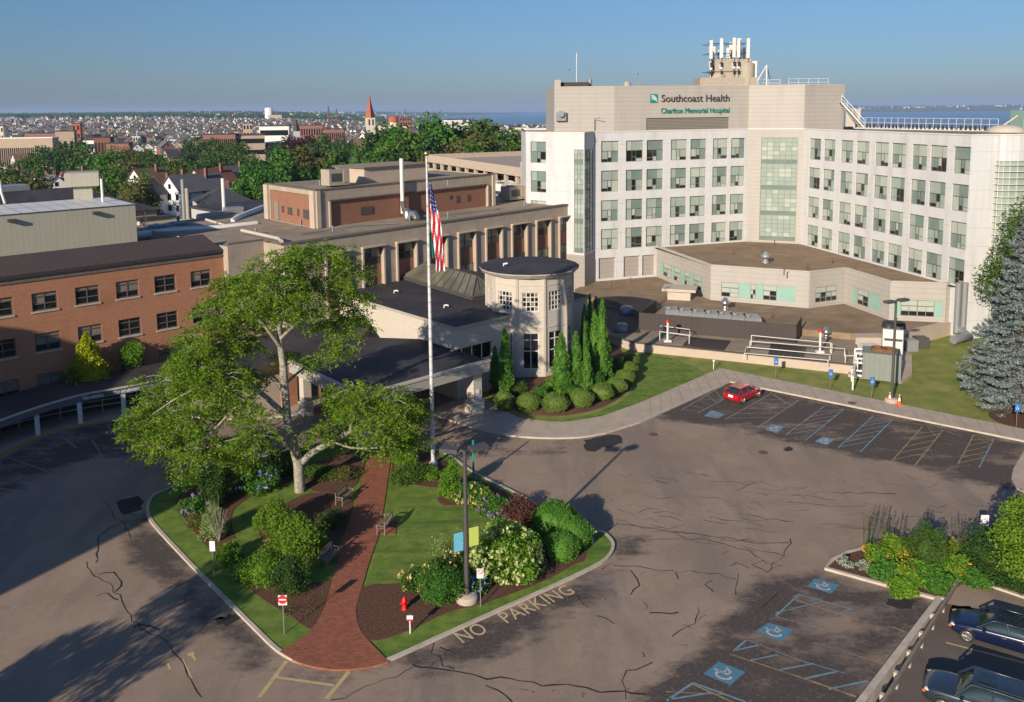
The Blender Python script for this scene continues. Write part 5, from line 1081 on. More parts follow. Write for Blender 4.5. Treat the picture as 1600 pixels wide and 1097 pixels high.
p = cA + (-cx_ + cy_) * 1.0; b = MB(); F = Fac(p - cy_ * 0 - cx_ * .3 - cy_ * .5, p + cx_ * .3 - cy_ * .5); b.fbox(F, .15, .45, 1.8, 2.3, .0, .04); b.build('pillar_notice', 'sign_white', CN)
# side walls under the canopy (entrance front)
b = MB(); ew = cC + cy_ * 1.5; b.prism([XY(ew), XY(ew + cx_ * 12), XY(ew + cx_ * 12 + cy_ * .4), XY(ew + cy_ * .4)], 0, CZ - .92); b.build('entrance_wall', 'brick', LB)
for k in range(4):
    b = MB(); F = Fac(ew, ew + cx_ * 12); b.fbox(F, 1.5 + k * 2.4, 3.5 + k * 2.4, .15, 3.0, 0, .05); b.build('entrance_door', 'g_dark', LB)
# link roof behind the canopy
lk = [XY(v) for v in PL([(434, 556), (396, 563), (330, 577), (345, 545), (480, 500), (560, 472), (600, 490), (560, 530), (470, 548)], 4.5)]
slab('link_roof', lk, 3.7, 4.5, 'dark_roof', label='dark flat link roof between the entrance canopy and the tan building', cat='roof')
# covered walkway
WK = empty('covered_walkway', (0, 0, 0), label='curved covered walkway with dark roof and white posts before the brick building', cat='walkway')
ed = smooth_pts(PL([(-120, 700), (-60, 681), (0, 658), (54, 639), (90, 628), (129, 617.5), (192, 606), (229, 598.6), (300, 585), (370, 571), (436, 557)], 2.55), k=4)
bkE = []
for i, p in enumerate(ed):
    t = (ed[min(i + 1, len(ed) - 1)] - ed[max(0, i - 1)]).normalized(); nn = Vector((-t.y, t.x)); u = (p - FBk.A).dot(FBk.d); dist = -(p - FBk.A).dot(FBk.n)
    bkE.append(p + nn * 5.0)
b = MB()
for i in range(len(ed) - 1):
    a, c, d, e = ed[i], ed[i + 1], bkE[i + 1], bkE[i]
    b.face([v3(a, 2.55), v3(c, 2.55), v3(d, 2.75), v3(e, 2.75)], 1); b.face([v3(a, 1.98), v3(c, 1.98), v3(c, 2.55), v3(a, 2.55)], 0); b.face([v3(a, 1.98), v3(e, 1.98), v3(d, 1.98), v3(c, 1.98)], 0); b.face([v3(d, 1.98), v3(e, 1.98), v3(e, 2.75), v3(d, 2.75)], 0)
b.build('roof', ['fascia_slate', 'dark_roof'], WK)
b = MB(); ribbon(b, ed, .22, 2.54, z1=2.66); b.build('roof_edge', 'cream_trim', WK)
for px, py in [(-70, 720), (-6, 702), (59.6, 679), (126, 661), (194, 647.5), (262, 636), (330, 625)]:
    q = P(px, py, .13); b = MB(); b.box((q.x, q.y, 1.05), (.36, .36, 1.86), 0, .5); b.build('post', 'white_metal', WK)
rl = [P(a, c + 7, .13) for a, c in [(-60, 692), (0, 672), (60, 655), (129, 641), (192, 631), (255, 622)]]
rail('railing', rl, 1.1, 'cream_trim', WK, 1.9, .05)
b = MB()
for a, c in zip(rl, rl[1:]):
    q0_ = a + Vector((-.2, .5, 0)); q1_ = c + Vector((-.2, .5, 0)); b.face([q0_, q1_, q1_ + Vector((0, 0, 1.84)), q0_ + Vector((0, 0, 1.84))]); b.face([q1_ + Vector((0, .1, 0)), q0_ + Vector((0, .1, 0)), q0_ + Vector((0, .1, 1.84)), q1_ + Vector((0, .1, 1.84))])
b.build('shade_sheet', 'dark_metal', WK)  # dark sheet stands in for the darkness behind the railing
def curve_text(s, x0, x1, name='fascia_lettering'):
    ks = [min(range(len(ed)), key=lambda i: abs(ed[i].x / ed[i].y * 1300 + 800 - x)) for x in (x0, x1)]
    L_ = sum((ed[i + 1] - ed[i]).length for i in range(ks[0], ks[1])); o = text_mesh(name, s, .50, 'pale_text', WK, .012); sc_ = L_ / max(.1, o.dimensions.x); mx_ = max(v.co.x for v in o.data.vertices); mn_ = min(v.co.x for v in o.data.vertices)
    for v in o.data.vertices:
        d = (v.co.x - mn_) / (mx_ - mn_) * L_; i = ks[0]
        while i < len(ed) - 2 and d > (ed[i + 1] - ed[i]).length: d -= (ed[i + 1] - ed[i]).length; i += 1
        t = (ed[i + 1] - ed[i]).normalized(); n_ = Vector((t.y, -t.x)); p = ed[i] + t * d + n_ * (.03 + v.co.z); v.co = (p.x, p.y, 2.10 + v.co.y)
curve_text('Main entrance', 97, 132); curve_text('Main and admissions', 152, 196)
for k_, (px, py, z, par) in enumerate([(470, 352, MZ, 0), (520, 362, MZ, 0), (640, 345, MZ, 0), (700, 340, MZ, 0), (820, 322, MZ, 0), (860, 318, MZ, 0), (400, 366, MZ, 0), (600, 275, PH, 0), (700, 290, PH, 0), (500, 290, PH, 0)]):
    q = P(px, py, z - .1); b = MB(); b.tube([(0, 0, 0), (0, 0, .55)], .1, 6); b.lathe((0, 0, .5), [(.1, 0), (.2, .05), (.2, .12), (0, .2)], 8); o = b.build('roof_vent_pipe', 'grey_metal', label='small capped vent pipe on the tan building gravel roofs', cat='vent', group='capped vent pipes on the tan building roofs'); o.location = q
b = MB(); b.tube([P(470, 366, MZ - .02), P(560, 352, MZ - .02), P(618, 349, MZ - .02)], .06, 5); b.tube([P(640, 343, MZ - .02), P(780, 326, MZ - .02)], .06, 5); b.build('conduit', 'grey_metal', label='thin grey conduit running along the tan building roof', cat='conduit')
# ============================================================ VEGETATION NEAR
def shade_flat(o): return o
def locust():
    Y0 = 56.5; base = P(470, 795, .1); T = empty('honey_locust_tree', base, label='big spreading tree with pale mottled trunk and layered feathery crown in the garden island', cat='tree')
    rng = np.random.default_rng(11); L = lambda px, py, dy=0: PY(px, py, Y0 + dy) - base
    tr = MB()
    path = [(470, 797, 0, .60), (469, 780, 0, .48), (468, 755, 0, .43), (466, 722, 0, .42), (457, 690, .1, .36), (449, 655, .2, .34), (446, 615, .3, .31), (443, 575, .4, .29), (438, 540, .4, .25), (437, 508, .3, .21), (446, 478, .3, .15), (462, 445, .3, .11), (480, 412, .3, .06)]
    tr.tube([L(a, c, d) for a, c, d, r in path], [p[3] * .88 for p in path], 12)
    tr.build('trunk', 'bark_pale', T)
    limbs = [[(472, 722, 0, .27), (490, 706, 0, .24), (520, 690, .2, .22), (545, 676, .4, .18), (575, 660, .6, .13), (610, 648, .8, .08), (640, 645, 1, .04)],
             [(448, 650, .2, .22), (428, 632, 0, .2), (405, 612, -.2, .17), (375, 600, -.6, .13), (330, 600, -1, .09), (280, 620, -1.3, .06), (235, 650, -1.5, .03)],
             [(446, 615, .3, .18), (425, 590, 1.5, .14), (390, 575, 3, .1), (340, 560, 4, .06), (310, 555, 4.5, .03)],
             [(440, 545, .4, .16), (418, 515, -.5, .12), (392, 485, -1, .09), (360, 470, -1.2, .05)],
             [(437, 508, .3, .14), (425, 470, .6, .1), (410, 435, .8, .06), (395, 418, .9, .03)],
             [(438, 530, .3, .14), (465, 505, -.6, .1), (500, 490, -1, .07), (540, 480, -1.2, .04)],
             [(444, 485, .3, .11), (480, 455, 1.2, .08), (520, 435, 1.8, .05), (550, 425, 2, .03)],
             [(405, 612, -.2, .12), (365, 640, -2, .09), (330, 675, -3, .06), (290, 700, -3.4, .03)],
             [(466, 722, 0, .12), (445, 690, -2, .09), (400, 680, -3.2, .06), (350, 690, -4, .03)],
             [(545, 676, .4, .1), (560, 640, 1.5, .07), (590, 615, 2.4, .04)], [(520, 690, .2, .1), (550, 700, -1.8, .07), (590, 700, -2.8, .04)],
             [(446, 600, .3, .12), (475, 575, 2.2, .08), (505, 560, 3.4, .04)]]
    for l in limbs:
        b = MB(); pts = smooth_pts([L(a, c, d) for a, c, d, r in l], k=3); rr0 = [q[3] for q in l]
        rs_ = [rr0[min(len(rr0) - 1, i // 3)] + (rr0[min(len(rr0) - 1, i // 3 + 1)] - rr0[min(len(rr0) - 1, i // 3)]) * (i % 3) / 3 for i in range(len(pts))]
        b.tube(pts, rs_, 8); b.build('limb', 'bark_pale', T)
    blobs = [(500, 398, .3, 62, 24), (465, 405, 1.5, 50, 22), (545, 430, 1, 34, 28), (430, 425, -1, 55, 28), (385, 452, 0, 48, 28), (480, 448, 2.5, 70, 28), (545, 470, 1, 38, 28), (345, 490, 0, 50, 28), (430, 492, 3, 60, 25), (525, 512, 0, 48, 22), (410, 475, -2.5, 55, 25), (475, 480, -2.5, 50, 24),
             (330, 535, -1, 55, 28), (385, 535, 2, 45, 22), (275, 592, 0, 55, 25), (340, 590, -2, 55, 26), (235, 650, 0, 42, 24), (290, 655, -2.5, 55, 28), (350, 640, 2, 50, 25), (390, 592, 3.5, 38, 18), (245, 700, -1, 45, 26), (320, 700, -3, 50, 24), (398, 690, -3, 45, 28), (290, 738, -2, 32, 20), (395, 640, -2.5, 35, 20), (230, 675, 2, 35, 18),
             (560, 612, 2, 42, 18), (600, 625, 0, 48, 24), (642, 645, 1, 34, 30), (585, 672, -2, 48, 24), (540, 648, 2, 38, 20), (642, 688, 0, 30, 22), (515, 622, 3, 28, 16), (495, 565, 3, 34, 12), (600, 700, -2.5, 35, 16), (530, 550, -1, 30, 12), (370, 725, 0, 35, 18), (450, 560, 3.5, 25, 12), (500, 680, -1, 35, 16), (300, 620, 2.5, 45, 20), (355, 455, .5, 35, 26), (320, 560, .5, 50, 24), (300, 575, -2, 45, 24), (255, 625, 1.5, 45, 20), (365, 505, 1.5, 50, 26), (345, 615, -3, 50, 26), (430, 455, -2.5, 60, 26), (560, 500, .5, 30, 20), (215, 665, -1.5, 32, 20), (270, 680, 1.5, 50, 24), (350, 700, -1.5, 45, 20), (620, 660, -1.5, 45, 24), (560, 640, -1, 40, 24)]
    pts = []; tw = MB(); per = 1 / 23.0
    tot = sum(q[3] * q[4] for q in blobs)
    for px, py, dy, rx, ry in blobs:
        rx *= 1.08; ry *= 1.05; c = L(px, py, dy); r = (rx * per, rx * per * .8, ry * per); n = int(135000 * rx * ry / tot / 1.13)
        ns = max(8, int(rx * ry / 22)); sc = ell_pts(rng, c, r, ns, .35)      # spray centres
        sr = rng.uniform(.3, .6, ns); k = rng.integers(0, ns, n); v = rng.normal(size=(n, 3)) * .55
        d = (sc - np.array(c)); d[:, 2] = -.25; d /= np.linalg.norm(d, axis=1)[:, None] + 1e-6          # sprays droop outwards
        t = rng.uniform(-1, 1, n)[:, None]
        q = sc[k] + d[k] * t * .75 * sr[k][:, None] * 1.6 + v * sr[k][:, None] * np.array([.6, .6, .28])
        q[:, 2] -= (t[:, 0] > 0) * t[:, 0] ** 2 * .25; pts.append(q)
        for i in range(0, ns, 3): 
            a = Vector(c) + (Vector(sc[i]) - Vector(c)) * .1; m_ = (a + Vector(sc[i])) / 2 + Vector((0, 0, .25)); tw.tube([a, m_, Vector(sc[i])], [.035, .028, .012], 4, cap=False)
    tw.build('twigs', 'bark_pale', T)
    leafmesh('crown', np.concatenate(pts), .20, 'leaf_locust', T, rng=rng, flat=.55, aspect=2.2)
locust()
def bush(name, px, py, w_, h_, m, label, n=2500, leaf=.16, lumps=14, z=.1, fl=None, nf=0, fs=.12, core=True, cat='shrub', depth=None, group=None, top=-.5, lr=.42, dense=1.0, ftop=True):
    q = P(px, py, z); rng = np.random.default_rng(int(px * 7 + py)); r = np.array([w_ / 2, (depth or w_) / 2, h_ * .62]); c = np.array([0, 0, h_ * .40])
    T = empty(name, q, label=label, cat=cat, group=group); n = int(n * dense)
    pts = np.concatenate([ell_pts(rng, c, r, int(n * 1.1), .62, lumps, lr, top)] + ([ell_pts(rng, c, r * .86, int(n * .7), .6)] if core else [])); pts = pts[pts[:, 2] > .02]
    leafmesh('foliage', pts, leaf, m, T, rng=rng, flat=.8)
    if core:
        b = MB(); rows = []
        for i in range(7):
            t = math.pi * (i / 6) ; rows.append([(c[0] + r[0] * .46 * math.sin(t) * math.cos(a) * rng.uniform(.9, 1.05), c[1] + r[1] * .46 * math.sin(t) * math.sin(a) * rng.uniform(.9, 1.05), max(0.0, c[2] + r[2] * .5 * math.cos(t))) for a in [math.tau * k / 10 for k in range(10)]])
        b.grid(rows[::-1], 0, True, True); b.build('stems', m, T)
    if fl:
        f = ell_pts(rng, c, r * 1.04, nf, .96, top=(.05 if ftop else -.4)); f = np.repeat(f, 9, 0) + rng.normal(size=(nf * 9, 3)) * fs * .42
        leafmesh('flowers', f, fs, fl, T, rng=rng, flat=1, aspect=1.2)
    return T
def dome(px, py, w_, h_, label, m='leaf_box', z=.5, group=None):
    q = P(px, py, z); rng = np.random.default_rng(int(px * 3 + py)); T = empty('clipped_shrub', q, label=label, cat='shrub', group=group)
    c = np.array([0, 0, h_ * .42]); r = np.array([w_ / 2, w_ / 2, h_ * .58]); u = ell_pts(rng, c, r, int(3600 * max(1, w_ / 2.2) ** 2), .88, top=-.7); ph_ = rng.uniform(0, 6, 3); u = c + (u - c) * (1 + .06 * np.sin(u[:, :1] * 5 + ph_[0]) * np.sin(u[:, 1:2] * 5 + ph_[1]) + .05 * np.sin(u[:, 2:] * 7 + ph_[2])); u = u[u[:, 2] > 0]
    nn = (u - c) / r; leafmesh('foliage', u, .11, m, T, rng=rng, aspect=1.5, flat=1)
    b = MB(); b.lathe((0, 0, c[2]), [(r[0] * .93 * math.cos(t), r[2] * .93 * math.sin(t)) for t in [-.7 + k * (1.57 + .7) / 9 for k in range(10)]], 16); b.build('stems', m, T)
def column(px, pyb, pyt, w_, label, m='leaf_cedar', z=.6, name='arborvitae'):
    q = P(px, pyb, z); top = PY(px, pyt, q.y).z - q.z; rng = np.random.default_rng(int(px * 5 + pyb)); T = empty(name, q, label=label, cat='conifer')
    n = int(2600 * max(1, w_)); t = rng.uniform(0, 1, n) ** 1.25; prof = (w_ / 2) * np.clip(np.minimum(.6 + t * 3, 1) * (1 - t) ** .55, .05, 1); a = rng.uniform(0, 6.283, n)
    lump = 1 + .2 * np.sin(a * 3 + t * 19 + px) + .17 * np.sin(a * 5 - t * 31 + px); rad = prof * lump * rng.uniform(.7, 1.1, n)
    C = np.stack([rad * np.cos(a), rad * np.sin(a), t * top], 1); leafmesh('foliage', C, .2, m, T, rng=rng, flat=2.2, aspect=2.0)
    b = MB(); b.lathe((0, 0, 0), [(w_ / 2 * .55, 0), (w_ / 2 * .75, top * .15), (w_ / 2 * .62, top * .5), (w_ * .12, top * .85), (0, top * .95)], 10); b.build('stems', m, T)
for i, (x, y, w_, h_) in enumerate([(788, 636, 1.9, 1.5), (826, 638, 2.2, 1.4), (868, 640, 2.4, 1.5), (908, 632, 2.4, 1.45), (941, 622, 2.1, 1.4), (963, 611, 2.1, 1.3), (976, 598, 2.1, 1.3), (982, 585, 1.9, 1.3), (986, 571, 1.7, 1.2)]):
    dome(x, y, w_, h_, ['leftmost clipped round shrub nearest the canopy pillar', 'second clipped round shrub of the front row, counted from the canopy pillar', 'clipped round shrub in front of the bright green rotunda plants', 'clipped round shrub at the middle bend of the mulch bed', 'clipped round shrub where the front row turns uphill', 'clipped round shrub sixth along the curved row beside the lawn', 'clipped round shrub seventh along the curved row beside the lawn', 'clipped round shrub last but one at the back of the curved row', 'rearmost and smallest clipped round shrub of the curved row'][i], z=.3, group='clipped round shrubs along the rotunda bed')
for i, (x, y, w_, h_, z) in enumerate([(843, 624, 1.6, 1.2, .6), (890, 618, 1.6, 1.2, .7), (935, 606, 1.5, 1.5, .6), (960, 580, 1.6, 1.2, .6)]):
    bush('green_shrub', x, y, w_, h_, 'leaf_green', ['loose green shrub behind the second clipped shrub', 'loose green shrub under the rotunda between two arborvitae', 'small upright shrub at the foot of the tallest arborvitae', 'small shrub tucked behind the clipped row at the lawn side'][i], 1500, .13, 10, z)
for i, (x, yb, yt, w_, m) in enumerate([(790, 616, 512, 1.5, 'leaf_cedar'), (774, 604, 541, 1.0, 'leaf_cedar'), (877, 612, 520, 1.9, 'leaf_cedar'), (900, 607, 518, 1.5, 'leaf_cedar'), (917, 609, 543, 1.1, 'leaf_cedar'), (929, 585, 485, 1.3, 'leaf_cedar'), (940.6, 596, 467, 1.4, 'leaf_cedar'), (949, 594, 526, 1.0, 'leaf_cedar'), (913, 570, 476, 1.1, 'leaf_green'), (921.5, 566, 459, .9, 'leaf_green'), (931, 562, 463, .9, 'leaf_green')]):
    column(x, yb, yt, w_, ['tall arborvitae left of the rotunda tall window', 'short thin arborvitae nearest the canopy pillar', 'wide bushy arborvitae on the right front of the rotunda', 'narrow arborvitae right of the wide bushy one', 'short arborvitae in front of the tall cluster', 'tall bright arborvitae on the left of the tall pair', 'tallest bright arborvitae in front of the dark trio', 'short arborvitae on the lawn side of the tallest one', 'leftmost of the three dark columnar conifers behind the rotunda', 'middle of the three dark columnar conifers behind the rotunda', 'rightmost of the three dark columnar conifers behind the rotunda'][i], m, .7 if yb > 590 else .4, 'arborvitae' if i < 8 else 'columnar_conifer')
for x, y, w_, h_, m, lb in [(810, 614, 2.2, 1.1, 'leaf_mid', 'low green plants right of the tall left arborvitae'), (862, 612, 1.8, 1.6, 'leaf_bright', 'bright green shrub at the foot of the bushy arborvitae')]: bush('low_shrub', x, y, w_, h_, m, lb, 1500, .12, z=.6)
# island shrubs
B_ = bush
B_('hydrangea', 305, 800, 2.0, 1.1, 'leaf_green', 'white flowering hydrangea at the left tip of the island', 1600, .14, fl='flower_violet', nf=22, fs=.14)
B_('mound_shrub', 335, 838, 2.1, 1.5, 'leaf_pale', 'pale feathery mound shrub left of the bare twiggy shrub', 2200, .12)
B_('mound_shrub', 356, 878, 1.9, 1.2, 'leaf_bright', 'bright green mound below the bare twiggy shrub', 2000, .12)
B_('mound_shrub', 404, 902, 2.9, 1.3, 'leaf_bright', 'wide bright green mound near the lower left mulch', 2600, .12)
B_('holly_shrub', 455, 925, 2.0, 2.5, 'leaf_dark', 'dark upright holly left of the brick path', 3200, .12)
B_('golden_shrub', 432, 830, 2.5, 2.1, 'leaf_golden', 'golden green shrub touching the big trunk on its left', 3200, .15)
B_('golden_shrub', 466, 872, 3.3, 2.6, 'leaf_golden', 'largest golden green shrub between the big trunk and the near bench', 6500, .16, 24)
B_('dark_shrub', 335, 785, 2.6, 2.6, 'leaf_dark', 'dark burgundy green shrub under the left branches of the big tree', 3200, .15)
B_('dark_shrub', 520, 822, 1.9, 1.1, 'leaf_dark', 'low dark shrub between the big trunk and the brick path', 1600, .12)
B_('blue_hydrangea', 400, 765, 3.2, 1.7, 'leaf_green', 'blue flowering hydrangea under the big tree', 3200, .17, fl='flower_blue', nf=34, fs=.16)
B_('green_shrub', 445, 738, 3.2, 1.8, 'leaf_mid', 'green shrub behind the big trunk', 3000, .16)
B_('green_shrub', 360, 748, 2.4, 1.6, 'leaf_mid', 'green shrub left of the blue hydrangea', 2400, .16)
B_('perennial_clump', 310, 822, 1.5, .8, 'leaf_olive', 'olive perennial clump at the left edge of the mulch bed', 1000, .1)
B_('perennial_clump', 420, 860, 1.4, .7, 'leaf_purple', 'small purple leaved clump between the two mounds', 700, .1, core=False)
B_('perennial_clump', 537, 745, 2.6, .6, 'leaf_olive', 'olive ground plants left of the brick path behind the rear bench', 1400, .12)
B_('perennial_clump', 495, 745, 2.4, .8, 'leaf_mid', 'green ground plants right of the big trunk', 1400, .12)
B_('perennial_clump', 330, 800, 1.2, .8, 'leaf_pale', 'pale perennial clump beside the white hydrangea', 900, .1)
B_('perennial_clump', 470, 955, 2.2, .25, 'leaf_olive', 'thin brown green ground plants in the mulch left of the path', 350, .08, core=False)
# right part of the island
B_('panicle_hydrangea', 792, 896, 3.9, 2.7, 'leaf_bright', 'large round hydrangea full of cream green flower heads', 6500, .16, 26, fl='flower_green', nf=190, fs=.20, ftop=False)
B_('holly_shrub', 690, 935, 3.0, 1.75, 'leaf_green', 'dark glossy round shrub beside the red hydrant', 5200, .11, 20)
B_('holly_shrub', 752, 902, 2.4, 1.3, 'leaf_dark', 'dark shrub behind the lamp post', 2400, .13)
B_('daylily_bed', 655, 915, 2.3, .9, 'leaf_mid', 'cream daylilies at the left end of the front bed', 1800, .16, fl='flower_yellow', nf=42, fs=.12)
B_('daylily_bed', 700, 895, 2.8, .9, 'leaf_mid', 'cream daylilies behind the dark glossy shrub', 1800, .16, fl='flower_yellow', nf=42, fs=.12)
B_('azalea', 700, 872, 2.2, 1.8, 'leaf_pale', 'sparse open shrub on the lawn edge left of the banners', 650, .12, core=False)
dome(868, 838, 3.0, 2.2, 'back and largest yew mound at the island tip', 'leaf_cedar', .1)
dome(896, 850, 2.5, 1.7, 'right hand yew mound at the island tip', 'leaf_cedar', .1)
dome(877, 868, 2.2, 1.5, 'front yew mound at the island tip', 'leaf_cedar', .1)
B_('barberry', 815, 810, 3.0, 1.2, 'leaf_purple', 'purple brown barberry beside the yew mounds', 3600, .13, 18)
B_('perennial_bed', 735, 782, 2.6, 1.0, 'leaf_green', 'yellow flowering bed at the foot of the ivy cone', 2200, .14, fl='flower_yellow', nf=55, fs=.12)
B_('perennial_bed', 775, 800, 2.6, .9, 'leaf_green', 'violet and white flowering bed left of the barberry', 2200, .14, fl='flower_violet', nf=40, fs=.12)
B_('perennial_bed', 755, 788, 2.2, .9, 'leaf_bright', 'pale yellow flowering bed behind the lawn edge', 1600, .14, fl='flower_yellow', nf=30, fs=.11)
B_('ivy_cone', 703, 775, 1.6, 2.4, 'leaf_bright', 'bright green upright ivy covered shrub right of the flagpole', 3200, .14)
B_('green_shrub', 640, 752, 2.6, 1.3, 'leaf_mid', 'green shrub left of the flagpole base', 2400, .14)
B_('green_shrub', 668, 748, 1.8, .9, 'leaf_bright', 'bright low plants in front of the flagpole base', 1500, .13)
B_('green_shrub', 632, 728, 2.0, 1.9, 'leaf_bright', 'leafy shrub between the brick path and the flagpole', 2200, .15)
B_('hosta_bed', 740, 925, 1.4, .9, 'leaf_green', 'blue flowering plants at the foot of the lamp post', 1200, .14, fl='flower_blue', nf=40, fs=.13)
# bare twiggy shrub
q = P(342, 846, .1); b = MB(); r_ = random.Random(4)
for k in range(34):
    a = r_.uniform(0, 6.28); l = r_.uniform(1.2, 2.6); s = r_.uniform(.1, .45); t_ = Vector((math.cos(a) * s * l, math.sin(a) * s * l, l)); b.tube([(0, 0, 0), t_ * .5 + Vector((0, 0, .1)), t_], [.03, .02, .008], 4, cap=False)
o = b.build('bare_shrub', 'bark_pale', label='bare grey twiggy shrub rising from the left mulch bed', cat='shrub'); o.location = q
# planter on the right
B_('yew_mound', 1447, 888, 2.6, 2.6, 'leaf_mid', 'dense rounded green shrub in the middle of the right planter', 6500, .10, 20, lr=.3)
for i, (x, y, w_, h_, m, fl, nf) in enumerate([(1375, 880, 2.2, 1.2, 'leaf_bright', 'flower_orange', 26), (1400, 868, 2.4, 1.3, 'leaf_golden', 'flower_orange', 34), (1425, 872, 2.0, 1.1, 'leaf_bright', 'flower_orange', 20), (1385, 900, 2.4, 1.0, 'leaf_green', None, 0), (1420, 905, 2.6, 1.1, 'leaf_bright', 'flower_orange', 26), (1455, 910, 2.4, 1.1, 'leaf_green', None, 0), (1485, 895, 2.4, 1.3, 'leaf_bright', 'flower_orange', 26), (1500, 872, 2.2, 1.3, 'leaf_golden', 'flower_orange', 30), (1462, 922, 1.6, .7, 'leaf_green', None, 0), (1410, 925, 2.0, .7, 'leaf_bright', None, 0)]):
    B_('daylily_clump', x, y, w_ * .88, h_ * .85, m, ['orange daylilies at the left end of the right planter', 'orange daylilies with the most blooms behind the left end', 'orange daylilies left of the dense rounded shrub', 'green daylily leaves near the planter front left', 'mostly green daylilies at the planter front centre', 'leafy daylilies in front of the dense rounded shrub', 'leafy daylilies beside the guardrail end', 'orange daylilies right of the dense rounded shrub', 'low leaves at the front corner by the guardrail', 'low pale leaves along the front kerb of the planter'][i], 2200, .2, 12, fl=fl, nf=nf, fs=.11, cat='flowers')
for i, (x, y) in enumerate([(1321, 884), (1349, 890)]): B_('lavender', x, y, .9, .5, 'leaf_silver', ['small silvery plant nearest the planter tip', 'small silvery plant second from the planter tip'][i], 500, .12, core=False, cat='plant')
def stalks(px, py, n, h_, sp, label, m='stalk_purple'):
    q = P(px, py, .1); rng = np.random.default_rng(px); b = MB(); r_ = random.Random(px); C = []
    for k in range(n):
        x, y = r_.uniform(-sp, sp), r_.uniform(-sp, sp) * .6; hh = h_ * r_.uniform(.7, 1.05); t_ = Vector((x * 1.3, y * 1.3, hh)); b.tube([(x, y, 0), t_], [.02, .01], 4, cap=False)
        for j in range(26): u = .55 + .45 * j / 26; C.append([x + x * .3 * u, y + y * .3 * u, hh * u])
    C = np.array(C) + rng.normal(size=(len(C), 3)) * .03; T = empty('flowering_spires', q, label=label, cat='flowers'); b.build('stalks', 'leaf_mid', T); leafmesh('spikes', C, .09, m, T, rng=rng, flat=1)
stalks(1360, 866, 16, 2.7, .5, 'tall purple flower spires at the left of the right planter'); stalks(1392, 862, 12, 2.3, .5, 'tall purple flower spires second from the left in the right planter'); stalks(1505, 880, 14, 2.7, .5, 'tall purple flower spires beside the guardrail end')
B_('juniper', 1545, 895, 3.2, 2.6, 'leaf_dark', 'dark green conifer shrub right of the guardrail end', 5200, .13, 20)
B_('juniper', 1590, 915, 3.0, 1.9, 'leaf_dark', 'low dark conifer shrub under the lime green tree', 3600, .13, 18)
B_('hosta_bed', 1525, 915, 1.6, .8, 'leaf_green', 'green leafy plants touching the guardrail end', 1200, .18)
def crown_tree(name, q, h_, r, m, label, bark='bark_dark', n=9000, leaf=.3, lumps=30, flat=.85, base=.35, seed=1, cat='tree', lumpr=.33, group=None):
    rng = np.random.default_rng(seed); T = empty(name, q, label=label, cat=cat, group=group); b = MB(); cz = h_ * (1 + base) / 2
    b.tube([(0, 0, -.1), (.05, 0, h_ * .3), (.1, .1, h_ * .75)], [r * .07 + .08, r * .05 + .05, .04], 7)
    for k in range(7):
        a = k * 2.4 + seed; z0 = h_ * (base * .8 + .05 * k); b.tube([(0, 0, z0), (math.cos(a) * r * .4, math.sin(a) * r * .4, z0 + h_ * .12), (math.cos(a) * r * .75, math.sin(a) * r * .75, z0 + h_ * .2)], [.05 * r * .5 + .04, .04, .02], 5)
    b.build('trunk', bark, T); pts = ell_pts(rng, (0, 0, cz), (r, r, h_ * (1 - base) / 2), n, .45, lumps, lumpr); leafmesh('crown', pts, leaf, m, T, rng=rng, flat=flat)
    return T
t = crown_tree('golden_conifer', PY(142, 640, 74.0) * 1.0, 7.4, 2.6, 'leaf_lime', 'x', n=10)
for c in list(t.children): bpy.data.objects.remove(c)
bpy.data.objects.remove(t)
def cone_tree(name, loc_, h_, r, m, label, n=9000, leaf=.26, seed=2, cat='conifer'):
    rng = np.random.default_rng(seed); T = empty(name, loc_, label=label, cat=cat); t = rng.uniform(0, 1, n) ** 1.3; a = rng.uniform(0, 6.283, n)
    pf = r * np.minimum(1, .55 + 1.8 * t) * (1 - t) ** .75; lump = 1 + .16 * np.sin(a * 4 + t * 23) + .14 * np.sin(a * 7 - t * 37 + 1); rad = pf * lump * rng.uniform(.6, 1.08, n)
    leafmesh('foliage', np.stack([rad * np.cos(a), rad * np.sin(a), t * h_], 1), leaf, m, T, rng=rng, flat=1.2); b = MB(); b.lathe((0, 0, 0), [(r * .5, .05 * h_), (r * .6, h_ * .25), (r * .3, h_ * .6), (0, h_ * .92)], 10); b.build('stems', m, T)
q = PY(140, 600, 74.6); cone_tree('golden_conifer', (q.x, q.y, 0), 7.0, 2.5, 'leaf_lime', 'bright yellow green conifer between the brick wall and the covered walkway')
q = PY(112, 600, 73.6); bush('green_shrub', 800, 600, 2.2, 2.4, 'leaf_mid', 'green shrub left of the yellow green conifer', 1800, .16).location = (q.x, q.y, 1.6)
q = PY(206, 560, 77.5); bush('green_shrub', 801, 600, 2.4, 2.6, 'leaf_bright', 'green shrub poking above the walkway roof right of the yellow conifer', 2200, .16).location = (q.x, q.y, 2.9)
q = PY(290, 540, 81); bush('green_shrub', 802, 600, 3.4, 2.6, 'leaf_mid', 'green shrub against the right end of the brick wall', 2200, .16).location = (q.x, q.y, 2.4)
